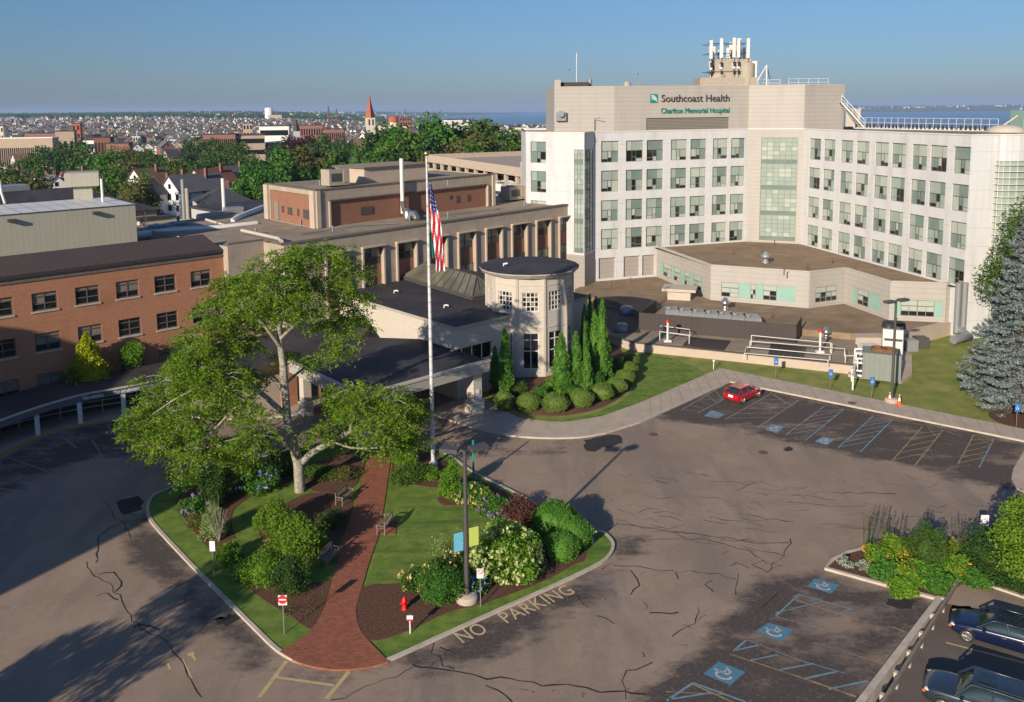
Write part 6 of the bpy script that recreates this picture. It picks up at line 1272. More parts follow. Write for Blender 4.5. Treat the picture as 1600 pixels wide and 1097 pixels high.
# blue spruce
def spruce(q, h_, r, seed=5):
    rng = np.random.default_rng(seed); T = empty('blue_spruce', q, label='tall silvery blue spruce at the right edge beside the lawn', cat='conifer'); b = MB(); b.tube([(0, 0, -.1), (0, 0, h_ * .97)], [.32, .03], 8); b.build('trunk', 'bark_dark', T)
    C = []; br = MB(); z = .7
    while z < h_ * .97:
        t = z / h_; R_ = r * (1 - t) ** .8 * (1 if z > 1.2 else .85); nb = 9 if t < .7 else 6
        for k in range(nb):
            a = rng.uniform(0, 6.283); l = R_ * rng.uniform(.55, 1.18); d = np.array([math.cos(a), math.sin(a), 0]); s = rng.uniform(0, 1, max(12, int(150 * l / r * 1.6))) ** .6
            pz = z + rng.normal() * .18 - rng.uniform(.22, .42) * l * s + .30 * l * s ** 2.2; wdt = .42 * (1.1 - s * .55) * min(1, l / 2 + .3); nx = np.array([-d[1], d[0], 0]); off = rng.normal(size=(len(s), 1)) * wdt[:, None] * .6
            p = d[None] * (s * l)[:, None] + nx[None] * off; p[:, 2] = pz - np.abs(off[:, 0]) * .3 + rng.normal(size=len(s)) * .09; C.append(p)
            if l > 1: br.tube([(0, 0, z), tuple(d * l * .5 + np.array([0, 0, z - .15 * l])), tuple(d * l * .9 + np.array([0, 0, z - .08 * l]))], [.05, .03, .01], 4, cap=False)
        z += .30 + .1 * (1 - t)
    br.build('branches', 'bark_dark', T); leafmesh('needles', np.concatenate(C), .27, 'leaf_blue', T, rng=rng, flat=.8, aspect=1.7)
q = P(1585, 640, 0); spruce((q.x + .3, q.y, 0), 18.6, 5.0)
q = PY(1618, 400, 86); crown_tree('broadleaf_tree', (q.x, q.y, 0), 20, 5.2, 'leaf_mid', 'dark green leafy tree behind the blue spruce against the curved hospital corner', n=16000, leaf=.34, lumps=45, base=.15, seed=8, lumpr=.28)
q = P(1618, 935, 0); crown_tree('lime_tree', (q.x, q.y, 0), 5.8, 2.8, 'leaf_golden', 'bright lime green young tree at the right edge behind the parked cars', n=10000, leaf=.2, lumps=40, base=.12, seed=9, lumpr=.28)
slab('spruce_bed', [XY(v) for v in smooth_pts(PL([(1560, 640), (1550, 655), (1600, 672), (1700, 690), (1700, 640)], .1), True, 3)], .05, .125, 'mulch', kind='structure')
# fallen patches of lighter clover in the lawn are in the material; off-frame casters of the shadows in the photo
crown_tree('shade_tree', (-31.0, 20.8, 0), 11.5, 3.9, 'leaf_mid', 'shade tree outside the left edge whose shadow lies on the lot', n=9000, leaf=.3, lumps=26, base=.42, seed=12, lumpr=.3)
b = MB(); b.prism([(-51, 4.7), (-63.4, 17.4), (-64.5, 35), (-96, 40), (-96, -25), (-62, -10)], 0, 24); b.build('neighbour_building', 'brick', label='tall brick building outside the left edge that shades the left lot', cat='building')
# ============================================================ SMALL THINGS
def flagpole():
    q = P(677, 726, .1); z1 = PY(673, 245, q.y).z; T = empty('flagpole', q, label='tall white flagpole with a gold ball standing in the garden island', cat='flagpole')
    b = MB(); b.tube([(0, 0, 0), (0, 0, z1 * .5), (0, 0, z1)], [.16, .13, .07], 10); b.build('pole', 'pole_white', T); b = MB(); b.lathe((0, 0, z1 + .1), [(.05, -.15), (.2, -.1), (.24, .05), (.16, .2), (0, .26)], 12); b.build('ball', 'gold', T); b = MB(); b.lathe((0, 0, 0), [(.35, 0), (.33, .12), (.2, .3), (.17, .35)], 12); b.build('base', 'white_pipe', T)
    return q
fq = flagpole()
# stars and stripes, hanging limp
zt_, zb_ = PY(676, 282, fq.y).z, PY(676, 423, fq.y).z
b = MB(); nr, nc = 66, 16; rows = []
for i in range(nr + 1):
    v = i / nr; w_ = .26 + .85 * math.sin(min(1, v * 1.15) * 1.7) * (1 - .25 * v); x0 = .1 + .75 * max(0, v - .25); row = []
    for j in range(nc + 1):
        u = j / nc; fold = .13 * math.sin(u * 15 + v * 3) * (.5 + v); row.append((fq.x + x0 * .6 + .10 + (u - 0) * w_ * .8 + .05 * math.sin(v * 9 + u * 4), fq.y - .1 + fold, zt_ + (zb_ - zt_) * v - .25 * u * (1 - v)))
    rows.append(row)
k0 = len(b.v)
for r_1 in rows: b.v += r_1
for i in range(nr):
    for j in range(nc):
        u, v = (j + .5) / nc, (i + .5) / nr; b.f.append((k0 + i * (nc + 1) + j, k0 + i * (nc + 1) + j + 1, k0 + (i + 1) * (nc + 1) + j + 1, k0 + (i + 1) * (nc + 1) + j)); b.sm.append(True)
        if v < .40 - .10 * u and not (v > .26 and u < .35): b.m.append(1 if (i % 3 == 1 and (j + i // 3) % 3 == 1) else 2)
        else: b.m.append(0 if int((u * 4.4 + v * 8.5)) % 2 else 1)
b.build('national_flag', ['flag_red', 'flag_white', 'flag_blue'], label='stars and stripes flag hanging limp from the white flagpole', cat='flag')
z0_, z1_ = PY(676, 362, fq.y).z, PY(676, 404, fq.y).z
b = MB(); b.grid([[(fq.x + .10 + .40 * u * (.5 + v * .5), fq.y + .16 + .07 * math.sin(u * 9), z0_ + (z1_ - z0_) * v) for u in [k / 8 for k in range(9)]] for v in [k / 12 for k in range(13)]]); b.build('green_flag', 'flag_green', label='small dark green flag hanging under the stars and stripes', cat='flag')
def lamp(px, py, pyt, label, heads, banners=False, collar=True, pxt=None):
    q = P(px, py, .1); z1 = PY(px, pyt, q.y).z; T = empty('lamp_post', q, label=label, cat='lamp post')
    b = MB(); b.tube([(0, 0, .3), (0, 0, z1)], [.14, .10], 10); b.build('pole', 'bronze', T); b = MB(); b.lathe((0, 0, 0), [(.62, 0), (.62, .28), (.5, .36), (.16, .40)], 14); b.build('footing', 'concrete', T)
    for a in heads:
        b = MB(); d = Vector((math.cos(a), math.sin(a), 0)); c = d * .85; b.box((c.x, c.y, z1 - .05), (1.0, .55, .22), 0, a); b.box((d.x * .2, d.y * .2, z1 - .05), (.4, .1, .1), 0, a); hd = b.build('lamp_head', 'bronze', T); b = MB(); b.box((c.x, c.y, z1 - .17), (.8, .4, .02), 0, a); b.build('lens', 'lamp_clear', hd)
    return T, q, z1
T, lq, lz1 = lamp(730, 938, 706, 'grey lamp post with two box heads and small banners in the garden island', [2.9, .55])
for s, m, (a, c) in ((-1, 'banner_blue', (832, 862)), (1, 'banner_lime', (823, 853))):
    z1, z0 = PY(730, a, lq.y).z - .1, PY(730, c, lq.y).z - .1; b = MB(); b.box((s * .42, 0, (z0 + z1) / 2), (.52, .02, z1 - z0), 0, 0); b.v = [(x, y, z + (x - s * .42) * .28) for x, y, z in b.v]; bn = b.build('banner', m, T); b = MB(); [b.tube([(s * .1, 0, z - s * .09), (s * .72, 0, z + s * .07)], .02, 6) for z in (z0, z1)]; b.build('banner_arm', 'dark_metal', bn)
lamp(1393, 628, 471, 'dark lamp post with two box heads between the chiller and the orange cones', [3.6, .4])
def sign(px, py, h_, w_, sh, post, face, label, mark=None, name='sign_post', m2='grey_metal', yaw=0):
    q = P(px, py, .1); T = empty(name, q, yaw, label, 'sign'); b = MB(); b.tube([(0, .03, 0), (0, .03, h_)], post, 6); b.build('post', m2, T); b = MB(); b.box((0, 0, h_ - sh / 2), (w_, .03, sh)); pn = b.build('panel', face, T)
    zc = h_ - sh / 2
    if mark == 'noentry':
        b = MB(); b.grid([[(r * math.cos(a), -.02, zc + .04 + r * math.sin(a)) for a in [math.tau * k / 20 for k in range(20)]] for r in (.24, .001)], 0, False, True); b.build('disc', 'sign_red', pn); b = MB(); b.box((0, -.026, zc + .04), (.36, .012, .07)); b.build('bar', 'sign_white', pn)
    if mark == 'ring':
        b = MB(); b.tube([(.13 * math.cos(a), -.02, zc + .1 + .13 * math.sin(a)) for a in [math.tau * k / 16 for k in range(17)]], .02, 4); b.tube([(-.1, -.02, zc + .2), (.1, -.02, zc)], .018, 4); b.build('ring', 'sign_red', pn)
    if mark == 'hc':
        b = MB(); b.tube([(.10 * math.cos(a) - .02, -.025, zc - .06 + .10 * math.sin(a)) for a in [2.4 + .45 * k for k in range(10)]], .022, 4); b.tube([(-.03, -.025, zc + .13), (-.02, -.025, zc + .01), (.07, -.025, zc), (.11, -.025, zc - .12)], .025, 4); b.lathe((-.04, -.025, zc + .17), [(0, -.04), (.04, 0), (0, .04)], 8); b.build('symbol', 'sign_white', pn)
    if mark == 'red': b = MB(); b.box((0, -.02, zc - sh * .38), (w_, .02, sh * .3)); b.build('stripe', 'sign_red', pn)
    return T
sign(444, 991, 2.15, .44, .54, .03, 'sign_white', 'white square no entry sign with red disc on the grass left of the brick path', 'noentry')
sign(334, 896, 2.0, .32, .62, .03, 'sign_white', 'small white parking sign on the left grass strip of the island', None)
sign(751, 948, 2.2, .36, .55, .03, 'sign_white', 'white no parking sign with a red ring just right of the island lamp post', 'ring')
sign(641, 990, 1.0, .32, .28, .045, 'sign_white', 'short white marker post with a red edged plate below the hydrant', 'red', m2='white_pipe')
sign(926, 850, .85, .5, .12, .05, 'sign_white', 'short white post at the right tip of the island', None, m2='white_pipe')
sign(1115, 577, 1.0, .22, .15, .05, 'sign_white', 'short white post on the lawn left of the red car', None, m2='white_pipe')
for i, (x, y) in enumerate([(1212, 590), (1297, 610), (1362, 623), (1588, 667)]): sign(x, y, 2.05, .42, .75, .03, 'sign_blue', ['blue wheelchair parking sign behind the red car', 'blue wheelchair parking sign left of the grey green chiller', 'blue wheelchair parking sign in front of the grey green chiller', 'blue wheelchair parking sign under the blue spruce'][i], 'hc', m2='wood_grey')
sign(740, 752, 3.1, .14, 3.0, .05, 'sign_teal', 'narrow teal sign post behind the island lamp post', None)
sign(1537, 843, 1.6, .5, .7, .03, 'sign_white', 'small white sign in the shade right of the planter', None)
q = P(632, 952, .12); T = empty('fire_hydrant', q, .3, 'red fire hydrant standing in the mulch', 'hydrant')
b = MB(); b.lathe((0, 0, 0), [(.17, 0), (.17, .05), (.12, .07), (.12, .42), (.155, .44), (.155, .50), (.13, .52), (.11, .62), (.05, .68), (.05, .74), (0, .75)], 14); b.build('barrel', 'red_paint', T)
for a in (0, math.pi, -1.57): b = MB(); b.tube([(0, 0, .36), (.21 * math.cos(a), .21 * math.sin(a), .36)], .07, 8); b.tube([(.21 * math.cos(a), .21 * math.sin(a), .36), (.25 * math.cos(a), .25 * math.sin(a), .36)], .04, 6); b.build('nozzle', 'red_paint', T)
def bench(px, py, rz, label):
    q = P(px, py, .13); T = empty('park_bench', q, rz, label, 'bench'); m = 'wood_grey'
    b = MB(); [b.box((0, -.2 + k * .1, .43), (1.5, .075, .03)) for k in range(5)]; b.box((0, -.24, .37), (1.5, .03, .1)); b.build('seat', m, T)
    b = MB(); [b.box((-.65 + k * .13, .27, .66), (.05, .02, .36)) for k in range(11)]; b.box((0, .28, .87), (1.5, .035, .07)); b.box((0, .27, .49), (1.5, .03, .05)); b.build('backrest', m, T)
    for x in (-.74, .74):
        b = MB(); b.box((x, -.24, .3), (.06, .06, .6)); b.build('leg', m, T); b = MB(); b.box((x, .27, .45), (.06, .06, .9)); b.build('leg', m, T); b = MB(); b.box((x, .0, .62), (.08, .62, .035)); b.build('armrest', m, T)
bench(539, 783, 1.25, 'weathered wooden bench beside the brick path behind the big golden shrub')
bench(515, 878, 1.25, 'weathered wooden bench in front of the big golden shrub, nearest the camera')
bench(601, 827, -1.75, 'weathered wooden bench on the lawn side of the brick path')
for i, (px, py) in enumerate([(1390, 629), (1405, 633)]):
    q = P(px, py, .135); T = empty('traffic_cone', q, 0, ['orange and white traffic cone at the foot of the lamp post', 'orange and white traffic cone standing right of the lamp post'][i], 'traffic cone')
    b = MB(); b.box((0, 0, .03), (.42, .42, .06)); b.lathe((0, 0, 0), [(.17, .06), (.125, .42)], 12); b.lathe((0, 0, 0), [(.075, .72), (.04, .95)], 12); b.build('cone', 'orange_cone', T); b = MB(); b.lathe((0, 0, 0), [(.125, .42), (.076, .72)], 12); b.build('band', 'sign_white', T)
    b = MB(); b.lathe((0, 0, 0), [(.05, .9), (.045, .98)], 12); b.build('tip', 'sign_white', T)
# guardrail along the lower lot
gr0, gr1 = P(1514, 884, 0).to_2d(), P(1375, 1110, 0).to_2d(); Fg = Fac(gr0, gr1); T = empty('guardrail', (0, 0, 0), label='weathered timber guardrail on short posts beside the lower lot', cat='guardrail'); Fx = Fac(gr0, gr0 + (gr1 - gr0) * 1.5)
b = MB(); b.fbox(Fx, 0, Fx.L, .02, .27, -.07, .07); b.build('rail', 'wood_rail', T)
k = .8
while k < Fx.L:
    b = MB(); c = Fx.pt(k, 0, -.17 if Fx.n.x > 0 else .17); b.box((c.x, c.y, -.2), (.22, .2, .82), 0, Fx.ang()); b.build('post', 'kerb', T); k += 2.0
# ============================================================ CITY
rt = random.Random(21)
# tree prototypes: shared meshes
PROT = {}
def proto(key, m, h_, r, n, leaf, lumps, base, seed, lumpr=.36, flat=.8):
    rng = np.random.default_rng(seed); pts = ell_pts(rng, (0, 0, h_ * (1 + base) / 2), (r, r, h_ * (1 - base) / 2), n, .5, lumps, lumpr)
    c = leafmesh('crown', pts, leaf, m, None, rng=rng, flat=flat); b = MB(); b.tube([(0, 0, -1.5), (0, 0, h_ * .4), (.2, .1, h_ * .8)], [r * .08, r * .06, .05], 6)
    for k in range(4): a = k * 1.6 + seed; b.tube([(0, 0, h_ * .35), (math.cos(a) * r * .6, math.sin(a) * r * .6, h_ * .6)], [r * .04, .05], 5)
    t = b.build('trunk', 'bark_dark'); PROT[key] = (c.data, t.data); bpy.data.objects.remove(c); bpy.data.objects.remove(t)
for k, (m, nm) in enumerate([('leaf_dark', 'dark'), ('leaf_mid', 'mid'), ('leaf_olive', 'olive'), ('leaf_green', 'fresh'), ('leaf_red_tree', 'red')]):
    for v in range(2): proto((nm, v), m, 13, 6.2, 3600, .75, 22 + 6 * v, .12, 40 + k * 3 + v, .34 - .04 * v)
used_lbl = {}
WHERE = lambda px: 'behind the cream penthouse' if px < 110 else 'behind the old frame houses' if px < 230 else 'above the dark hip roof' if px < 330 else 'left of the church spire' if px < 470 else 'left of the brick penthouse top' if px < 560 else 'below the church spire' if px < 640 else 'left of the white tower block' if px < 700 else 'behind the parking deck' if px < 830 else 'far right near the bay'
COLN = {'dark': 'dark green', 'mid': 'green', 'olive': 'olive green', 'fresh': 'fresh green', 'red': 'dark red'}
def city_tree(kind, v, px, Y, topy=None, s=None, row='near'):
    if row == 'near' and px < 575: Y *= 1.5
    if topy and 225 < topy < 252 and 215 < px < 400: topy += 6
    x = (px - 800) / 1300 * Y; z = terr(x, Y)
    if topy is not None: s = max(.35, (PY(px, topy + (9 if px < 110 else 3), Y).z - z) / 13.0)
    cd_, td_ = PROT[(kind, v)]; sx = s * rt.uniform(.85, 1.15) * (.62 if topy and topy > 254 and px > 100 else 1)
    sz = 'tall' if s > 1.15 else 'small' if s < .7 else 'broad'
    l = f"{sz} {COLN[kind]} tree, {row} belt, {WHERE(px)}"
    T = empty('deciduous_tree', (x, Y, z), rt.uniform(0, 6.28), l, 'tree', f'trees of the {row} belt'); T.scale = (sx, sx, s)
    for nm, d in (('crown', cd_), ('trunk', td_)): c = bpy.data.objects.new(nm, d); COL.objects.link(c); c.parent = T
    return T
kinds = ['dark', 'dark', 'mid', 'mid', 'olive', 'fresh']
# individually placed trees (px, top y, distance, kind)
for px, ty, Y, kd_ in [(5, 248, 150, 'olive'), (22, 252, 165, 'dark'), (-12, 250, 160, 'mid'), (155, 262, 170, 'mid'), (180, 258, 175, 'fresh'), (172, 268, 150, 'mid'), (205, 275, 138, 'olive'), (212, 270, 145, 'fresh'), (198, 292, 132, 'olive'), (190, 245, 200, 'olive'), (120, 215, 260, 'dark'), (95, 212, 280, 'dark'), (70, 222, 290, 'mid'), (60, 235, 250, 'mid'), (140, 228, 240, 'mid'), (165, 232, 230, 'fresh'),
                      (320, 232, 215, 'dark'), (335, 230, 225, 'dark'), (300, 242, 220, 'olive'), (275, 240, 230, 'mid'), (250, 235, 250, 'dark'), (228, 228, 260, 'mid'), (210, 225, 280, 'olive'), (315, 208, 340, 'dark'), (345, 222, 300, 'mid'), (365, 220, 310, 'dark'), (380, 222, 290, 'mid'),
                      (410, 250, 190, 'fresh'), (398, 262, 170, 'fresh'), (430, 238, 200, 'fresh'), (455, 226, 210, 'fresh'), (480, 224, 215, 'olive'), (505, 228, 215, 'olive'), (530, 232, 210, 'mid'), (470, 208, 300, 'red'), (458, 214, 290, 'red'), (490, 215, 280, 'dark'), (515, 212, 300, 'dark'), (548, 220, 280, 'dark'), (505, 208, 330, 'mid'), (535, 210, 320, 'dark'),
                      (600, 200, 300, 'olive'), (615, 196, 300, 'mid'), (590, 206, 280, 'dark'), (650, 184, 280, 'fresh'), (665, 186, 290, 'dark'), (640, 200, 260, 'fresh'), (632, 212, 250, 'mid'), (655, 208, 250, 'dark'), (694, 192, 320, 'dark'), (710, 196, 320, 'dark'), (680, 215, 260, 'olive'), (735, 196, 300, 'dark'), (755, 192, 300, 'dark'), (770, 192, 300, 'mid'), (760, 205, 270, 'olive'), (785, 212, 270, 'olive'), (800, 204, 290, 'dark'), (815, 206, 290, 'mid'), (740, 222, 250, 'mid'), (715, 225, 250, 'olive'), (805, 222, 265, 'mid'), (830, 205, 300, 'dark'), (845, 208, 310, 'mid'), (700, 235, 240, 'olive')]:
    city_tree(kd_, rt.randint(0, 1), px, Y, topy=ty)
for i in range(60):
    px = rt.uniform(30, 640); Y = rt.uniform(330, 560) ; city_tree(rt.choice(kinds), rt.randint(0, 1), px, Y, s=rt.uniform(.6, 1.05), row='second')
for i in range(90):
    px = rt.uniform(-20, 860); Y = 560 * (2.2 ** rt.random()); city_tree(rt.choice(kinds[:4]), rt.randint(0, 1), px, Y, s=rt.uniform(.6, 1.0), row='far')
# far woods as one mass per material
rng = np.random.default_rng(77)
def wood(name, n, f, leaf, m, label):
    C = []
    while len(C) < n:
        px, Y = f(); x = (px - 800) / 1300 * Y; z = terr(x, Y)
        if z < -44: continue
        C.append((x, Y, z))
    C = np.array(C); k = 26; h_ = rng.uniform(7, 14, len(C)); v = rng.normal(size=(len(C), k, 3)) * np.array([.33, .33, .24]); P3 = C[:, None, :] + v * h_[:, None, None]; P3[..., 2] += h_[:, None] * .55
    leafmesh(name, P3.reshape(-1, 3), leaf, m, None, rng=rng, flat=.8, label=label, cat='woodland', kind='stuff')
wood('distant_trees', 4600, lambda: (rng.uniform(-30, 1000) if rng.random() < .5 else 60 * np.floor(rng.uniform(0, 16)) + rng.normal() * 9, 900 * 3.2 ** rng.uniform(0, 1)), 3.2, 'leaf_dark', 'street trees scattered between the far houses')
wood('hill_forest', 6500, lambda: (rng.uniform(-60, 1640), 2900 * 2.2 ** rng.uniform(0, 1)), 7, 'leaf_dark', 'dark woods on the far ridge')
wood('shore_forest', 2200, lambda: (rng.uniform(560, 1640), 9900 * 1.5 ** rng.uniform(0, 1)), 16, 'leaf_dark', 'dark woods along the far shore of the bay')
# --- houses ------------------------------------------------------------
mat('h_white', (.72, .70, .66), .7, var=.05, vs=.3); mat('h_cream', (.60, .53, .40), .7, var=.05, vs=.3); mat('h_grey', (.42, .42, .41), .7, var=.05, vs=.3); mat('h_blue', (.26, .31, .36), .7, var=.05, vs=.3); mat('h_tan', (.38, .29, .21), .7, var=.05, vs=.3); mat('h_red', (.23, .105, .08), .8, var=.08, vs=.3)
mat('r_grey', (.13, .125, .125), .85, var=.15, vs=1); mat('r_brown', (.17, .105, .06), .85, var=.15, vs=1); mat('r_dark', (.055, .055, .06), .8, var=.2, vs=1); mat('r_red', (.19, .08, .05), .85, var=.15, vs=1)
HC = {'white': 'h_white', 'cream': 'h_cream', 'grey': 'h_grey', 'blue grey': 'h_blue', 'tan': 'h_tan', 'brick red': 'h_red'}; RC = {'grey': 'r_grey', 'brown': 'r_brown', 'dark': 'r_dark', 'red brown': 'r_red'}
def house_parts(w_, d_, h_, rh, hip=False, detail=1, seed=0):
    """local meshes: wall, roof, windows, chimney, porch"""
    r_ = random.Random(seed); out = []
    b = MB(); b.prism([(-w_ / 2, -d_ / 2), (w_ / 2, -d_ / 2), (w_ / 2, d_ / 2), (-w_ / 2, d_ / 2)], -3, h_, top=False)
    if not hip:
        for y in (-d_ / 2, d_ / 2): b.face([(-w_ / 2, y, h_), (w_ / 2, y, h_), (0, y, h_ + rh)] if y < 0 else [(w_ / 2, y, h_), (-w_ / 2, y, h_), (0, y, h_ + rh)])
    out.append(('wall', b, 'H')); b = MB(); e = .4; k = rh / (w_ / 2) * e
    if hip:
        s = d_ / 2 - w_ / 2 if d_ > w_ else 0; A_ = [(-w_ / 2 - e, -d_ / 2 - e, h_ - .1), (w_ / 2 + e, -d_ / 2 - e, h_ - .1), (w_ / 2 + e, d_ / 2 + e, h_ - .1), (-w_ / 2 - e, d_ / 2 + e, h_ - .1)]; r0 = (0, -s, h_ + rh); r1 = (0, s + .01, h_ + rh)
        b.face([A_[0], A_[1], r0]); b.face([A_[1], A_[2], r1, r0]); b.face([A_[2], A_[3], r1]); b.face([A_[3], A_[0], r0, r1]); b.face(A_[::-1])
    else:
        for s in (-1, 1):
            p = [(s * (w_ / 2 + e), -d_ / 2 - e, h_ - k), (s * (w_ / 2 + e), d_ / 2 + e, h_ - k), (0, d_ / 2 + e, h_ + rh), (0, -d_ / 2 - e, h_ + rh)]
            p = p if s > 0 else p[::-1]; b.face([(x, y, z + .18) for x, y, z in p]); b.face([(x, y, z + .02) for x, y, z in p[::-1]])
            for i in range(4): a, c = p[i], p[(i + 1) % 4]; b.face([(a[0], a[1], a[2] + .02), (c[0], c[1], c[2] + .02), (c[0], c[1], c[2] + .18), (a[0], a[1], a[2] + .18)])
    out.append(('roof', b, 'R'))
    if detail:
        nf = max(1, int(h_ / 2.8))
        for f in range(nf):
            z = 1.0 + f * 2.8
            for k in range(3 if w_ > 7 else 2):
                x = (-.5 + (k + .5) / (3 if w_ > 7 else 2)) * w_
                b = MB(); b.box((x, -d_ / 2 - .02, z + .8), (.9, .08, 1.5)); out.append(('window', b, 'g_dark'))
            for k in range(3):
                for s in (-1, 1):
                    if detail > 1: b = MB(); b.box((s * (w_ / 2 + .02), (-.5 + (k + .5) / 3) * d_, z + .8), (.08, .9, 1.5)); out.append(('window', b, 'g_dark'))
        if not hip: b = MB(); b.box((0, -d_ / 2 - .02, h_ + rh * .35), (.9, .08, 1.2)); out.append(('window', b, 'g_dark'))
        b = MB(); b.box((w_ * .15, d_ * .2, h_ + rh * .9), (.7, .7, rh * .9)); out.append(('chimney', b, 'h_red'))
        if detail > 1 and seed % 2 == 0: b = MB(); b.box((0, -d_ / 2 - .8, 2.9), (w_ * .9, 1.7, .2)); [b.box((x * w_ * .42, -d_ / 2 - 1.5, 1.4), (.15, .15, 2.8)) for x in (-1, 0, 1)]; out.append(('porch', b, 'h_white'))
    return out
HP = {}
def house(key, parts_args, loc_, rz, hc, rc, label, group=None, sc=1):
    T = empty('frame_house', loc_, rz, label, 'house', group); T.scale = (sc, sc, sc)
    kk = (key, hc, rc)
    if kk not in HP:
        L_ = []
        for nm, b, m in house_parts(*parts_args):
            m = HC[hc] if m == 'H' else RC[rc] if m == 'R' else m; o = b.build(nm, m, T); L_.append((nm, o.data))
        HP[kk] = L_
    else:
        for nm, d in HP[kk]: o = bpy.data.objects.new(nm, d); COL.objects.link(o); o.parent = T
    return T
def at(px, Y, dz=0): x = (px - 800) / 1300 * Y; return (x, Y, terr(x, Y) + dz)
# near houses one can pick out
near = [(246, 325, 143, (7.5, 10, 8.5, 3.4), 'white', 'dark', -.5, 'white three decker with a dark gabled roof left of the orange brown roofed house'),
        (270, 322, 146, (7, 11, 8.8, 3.6), 'cream', 'brown', -.5, 'cream three decker with an orange brown gabled roof'),
        (302, 322, 146, (7.5, 15, 8.6, 3.9), 'white', 'grey', -.5, 'white three decker with a long grey gabled roof right of the brown one'),
        (345, 330, 138, (12, 13, 7.0, 3.4), 'grey', 'dark', .5, 'wide house with a dark hip roof and white eaves'),
        (318, 345, 128, (8, 9, 5.0, 1.2), 'white', 'red brown', .5, 'low white house with an orange flat gable right behind the link roof'),
        (222, 310, 160, (7, 9, 7.5, 3), 'white', 'grey', -.3, 'white house half hidden by the trees right of the cream air stack'),
        (95, 285, 170, (8, 12, 6, 3.2), 'white', 'grey', .9, 'white cottage with grey roof left of the cream air stack'),
        (62, 280, 178, (7, 10, 6, 3.2), 'white', 'grey', .2, 'white gabled house second to the left of the cream air stack'),
        (35, 290, 172, (8, 10, 5, 2.5), 'grey', 'grey', .6, 'grey gabled house near the left edge under the olive tree'),
        (405, 252, 260, (9, 12, 6, 4), 'cream', 'grey', .4, 'cream gabled house above the left end of the brick penthouse'),
        (380, 262, 255, (8, 12, 6, 4), 'grey', 'grey', -.4, 'grey gabled house left of the cream gabled one'),
        (375, 245, 300, (9, 10, 7, 4), 'white', 'dark', .3, 'white house with a dark mansard top among the mid distance trees'),
        (585, 250, 215, (10, 14, 5.5, 4.5), 'cream', 'brown', .5, 'cream gabled house with brown roof just above the penthouse'),
        (560, 248, 235, (8, 12, 6, 4), 'white', 'grey', -.5, 'white gabled house left of the cream one above the penthouse'),
        (612, 252, 225, (9, 12, 5.5, 4), 'tan', 'grey', .2, 'tan gabled house right of the cream one above the penthouse'),
        (598, 232, 300, (8, 9, 9, 3), 'white', 'grey', .8, 'white villa with a cupola among the trees under the spire'),
        (545, 240, 290, (9, 10, 6, 3.5), 'brick red', 'grey', .3, 'brick house with blue shaded roof below the spire')]
near += [(15, 0, 175, (8, 10, 7, 4), 'cream', 'grey', -.5, 'cream gabled house at the very left edge below the school'),
         (80, 0, 165, (8, 11, 7, 3.6), 'white', 'grey', .7, 'white house showing its long grey roof left of the air stack'),
         (118, 0, 178, (7, 9, 7, 3.6), 'cream', 'brown', -.5, 'cream house whose roof peeks over the cream air stack'),
         (232, 0, 158, (7, 9, 9.5, 3.4), 'white', 'brown', -.5, 'white three decker with a brown roof farthest left of the frame house row'),
         (330, 0, 165, (9, 12, 8, 4), 'cream', 'red brown', -.5, 'cream house with a red brown roof behind the wide hip roof'),
         (362, 0, 172, (8, 11, 8, 4), 'white', 'grey', -.5, 'white gabled house between the hip roof and the fresh green trees'),
         (392, 0, 270, (9, 12, 8, 4.5), 'white', 'grey', .7, 'white house showing its long roof above the flat grey block'),
         (420, 0, 285, (9, 11, 8, 4.5), 'cream', 'grey', -.5, 'small cream gable right of the grey gabled house'),
         (350, 0, 290, (9, 11, 9, 4), 'white', 'grey', -.5, 'white gabled house among trees left of the dark mansard top'),
         (245, 0, 262, (9, 11, 9, 4), 'white', 'dark', -.5, 'white gable showing between trees above the frame house row'),
         (632, 0, 235, (9, 12, 7, 4.5), 'white', 'brown', -.5, 'white gabled house nearest the parking deck'),
         (572, 0, 225, (9, 11, 7, 4.5), 'grey', 'brown', -.5, 'grey gabled house squeezed between two pale ones above the penthouse')]
for i, (px, _, Y, a, hc, rc, rz, lb) in enumerate(near): q_ = at(px, Y * (1.75 if Y < 180 else 1.15)); house(('near', i), (*a, i == 3 or i == 11, 2, i), (q_[0], q_[1], max(q_[2], -7) if Y < 180 else q_[2]), rz, hc, rc, lb, None, 1.2)
# house behind the cream penthouse: dark hip roofed block
b = MB(); q = at(45, 118); T = empty('dark_roofed_block', (q[0], q[1], q[2]), .78, 'large block with a low dark hip roof behind the cream penthouse at the far left', 'building')
b.prism([(-14, -9), (14, -9), (14, 9), (-14, 9)], -2, 14.2); b.build('wall', 'h_tan', T); b = MB(); A_ = [(-14.6, -9.6, 14.2), (14.6, -9.6, 14.2), (14.6, 9.6, 14.2), (-14.6, 9.6, 14.2)]; r0, r1 = (-6, 0, 17.5), (6, 0, 17.5); b.face([A_[0], A_[1], r1, r0]); b.face([A_[1], A_[2], r1]); b.face([A_[2], A_[3], r0, r1]); b.face([A_[3], A_[0], r0]); b.build('roof', 'dark_roof', T); b = MB(); b.box((-3, 2, 17.6), (6, 3.5, 1.2)); b.build('roof_unit', 'grey_metal', T)
